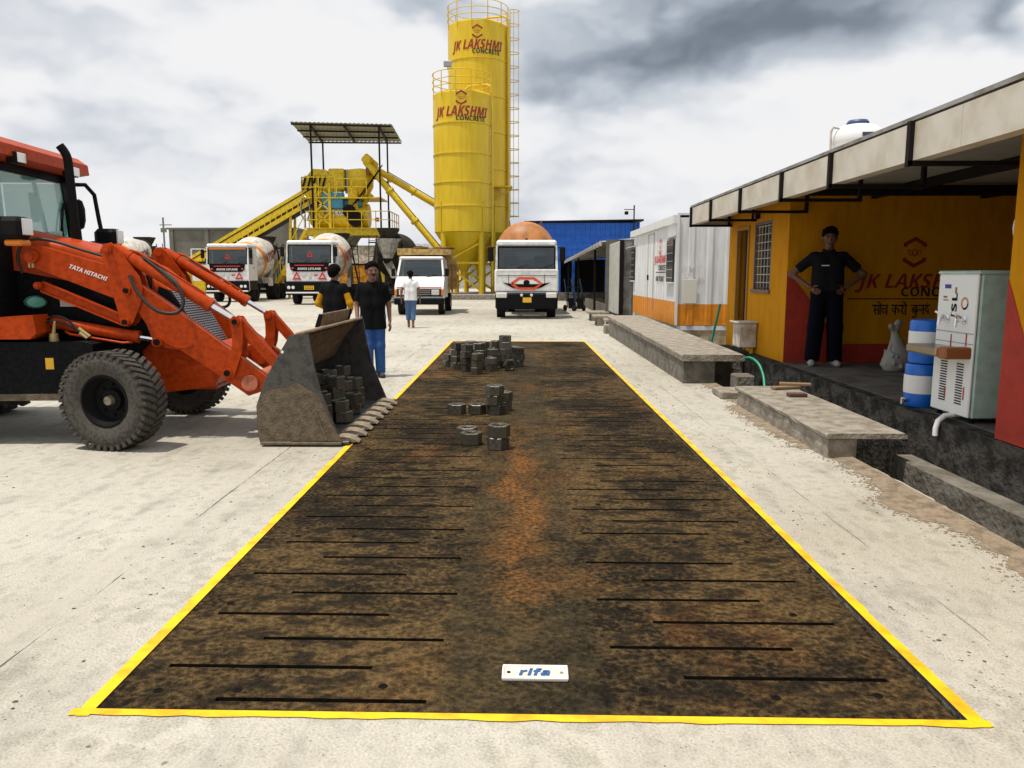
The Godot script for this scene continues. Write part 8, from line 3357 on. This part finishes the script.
func make_people() -> void:
	# in the porch, hands on hips
	person("man in black clothes standing in the porch with hands on his hips", V(3.93, 0.353, -9.86), -14.0, {
		"skin": M.skin_dark, "shirt": M.cloth_charcoal, "trousers": M.trouser_navy, "shoes": mk(0.35, 0.34, 0.32, 0.7), "puff": 0.012, "look": -4.0, "nod": 5.0,
		"elbowL": V(0.43, 1.16, -0.06), "elbowR": V(-0.43, 1.16, -0.06), "wristL": V(0.205, 0.995, 0.07), "wristR": V(-0.205, 0.995, 0.07),
		"handL": V(-0.5, -0.35, 0.6).normalized(), "handR": V(0.5, -0.35, 0.6).normalized(), "thumbL": V(0, 1, -0.4), "thumbR": V(0, 1, -0.4), "curl": 0.4, "sleeve": 0.72, "hem": 0.95, "chest_mark": true,
		"kneeL": V(0.115, 0.49, 0.02), "kneeR": V(-0.115, 0.49, 0.02), "ankleL": V(0.135, 0.08, -0.02), "ankleR": V(-0.135, 0.08, -0.02), "knee_w": 0.095, "cuff_w": 0.092, "scale": 1.0})
	# behind the bucket, facing the photographer
	person("man in a black shirt and blue jeans standing behind the loader bucket", V(-2.12, 0, -11.35), 14.0, {
		"scale": 0.97, "head": 1.13,
		"skin": M.skin, "shirt": M.cloth_black, "trousers": M.denim, "shoes": mk(0.03, 0.03, 0.032, 0.7), "look": 10.0, "moustache": true, "puff": 0.006,
		"elbowL": V(0.245, 1.10, -0.04), "elbowR": V(-0.235, 1.10, -0.03), "wristL": V(0.25, 0.85, 0.05), "wristR": V(-0.235, 0.87, 0.12),
		"thumbL": V(-0.4, 0, 1), "thumbR": V(0.4, 0, 1), "hem": 0.74, "sleeve": 0.78, "kneeR": V(-0.09, 0.49, 0.05), "ankleR": V(-0.08, 0.08, 0.02), "kneeL": V(0.09, 0.49, 0.02), "ankleL": V(0.10, 0.08, -0.02)})
	# turned away, yellow sleeves
	person("person in a black vest with yellow sleeves seen from behind the bucket", V(-2.90, 0, -12.3), 172.0, {
		"skin": M.skin, "shirt": M.cloth_black, "trousers": M.trouser_navy, "shoes": mk(0.03, 0.03, 0.032, 0.7), "look": -8.0, "puff": 0.008, "sleeve_mat": M.cloth_yellow, "sleeve": 0.42, "head": 1.12,
		"elbowL": V(0.275, 1.11, -0.03), "elbowR": V(-0.275, 1.11, -0.03), "wristL": V(0.20, 1.0, 0.22), "wristR": V(-0.20, 1.0, 0.22), "thumbL": V(0, 1, 0), "thumbR": V(0, 1, 0), "hem": 0.82, "loose": 0.012, "scale": 0.955})
	# far, walking towards the tipper
	person("person in a white shirt and rolled jeans walking to the tipper lorry", V(-3.05, 0, -22.2), 186.0, {
		"skin": M.skin_dark, "shirt": M.cloth_white, "trousers": M.denim_pale, "look": 4.0,
		"elbowL": V(0.27, 1.12, -0.06), "elbowR": V(-0.27, 1.12, -0.04), "wristL": V(0.28, 0.87, 0.0), "wristR": V(-0.28, 0.87, 0.03), "hem": 0.84, "sleeve": 0.6, "cuff": 0.24, "cuff_w": 0.066,
		"kneeL": V(0.08, 0.49, 0.05), "ankleL": V(0.07, 0.09, 0.06), "kneeR": V(-0.07, 0.49, -0.01), "ankleR": V(-0.06, 0.09, -0.13), "scale": 0.945})

func _ready() -> void:
	make_view()
	make_materials()
	make_ground()
	make_ground_marks()
	make_deck()
	make_office()
	make_cabin()
	make_silos()
	make_plant()
	make_background()
	make_trucks()
	make_weights()
	make_loader()
	make_people()
	make_name_plate()
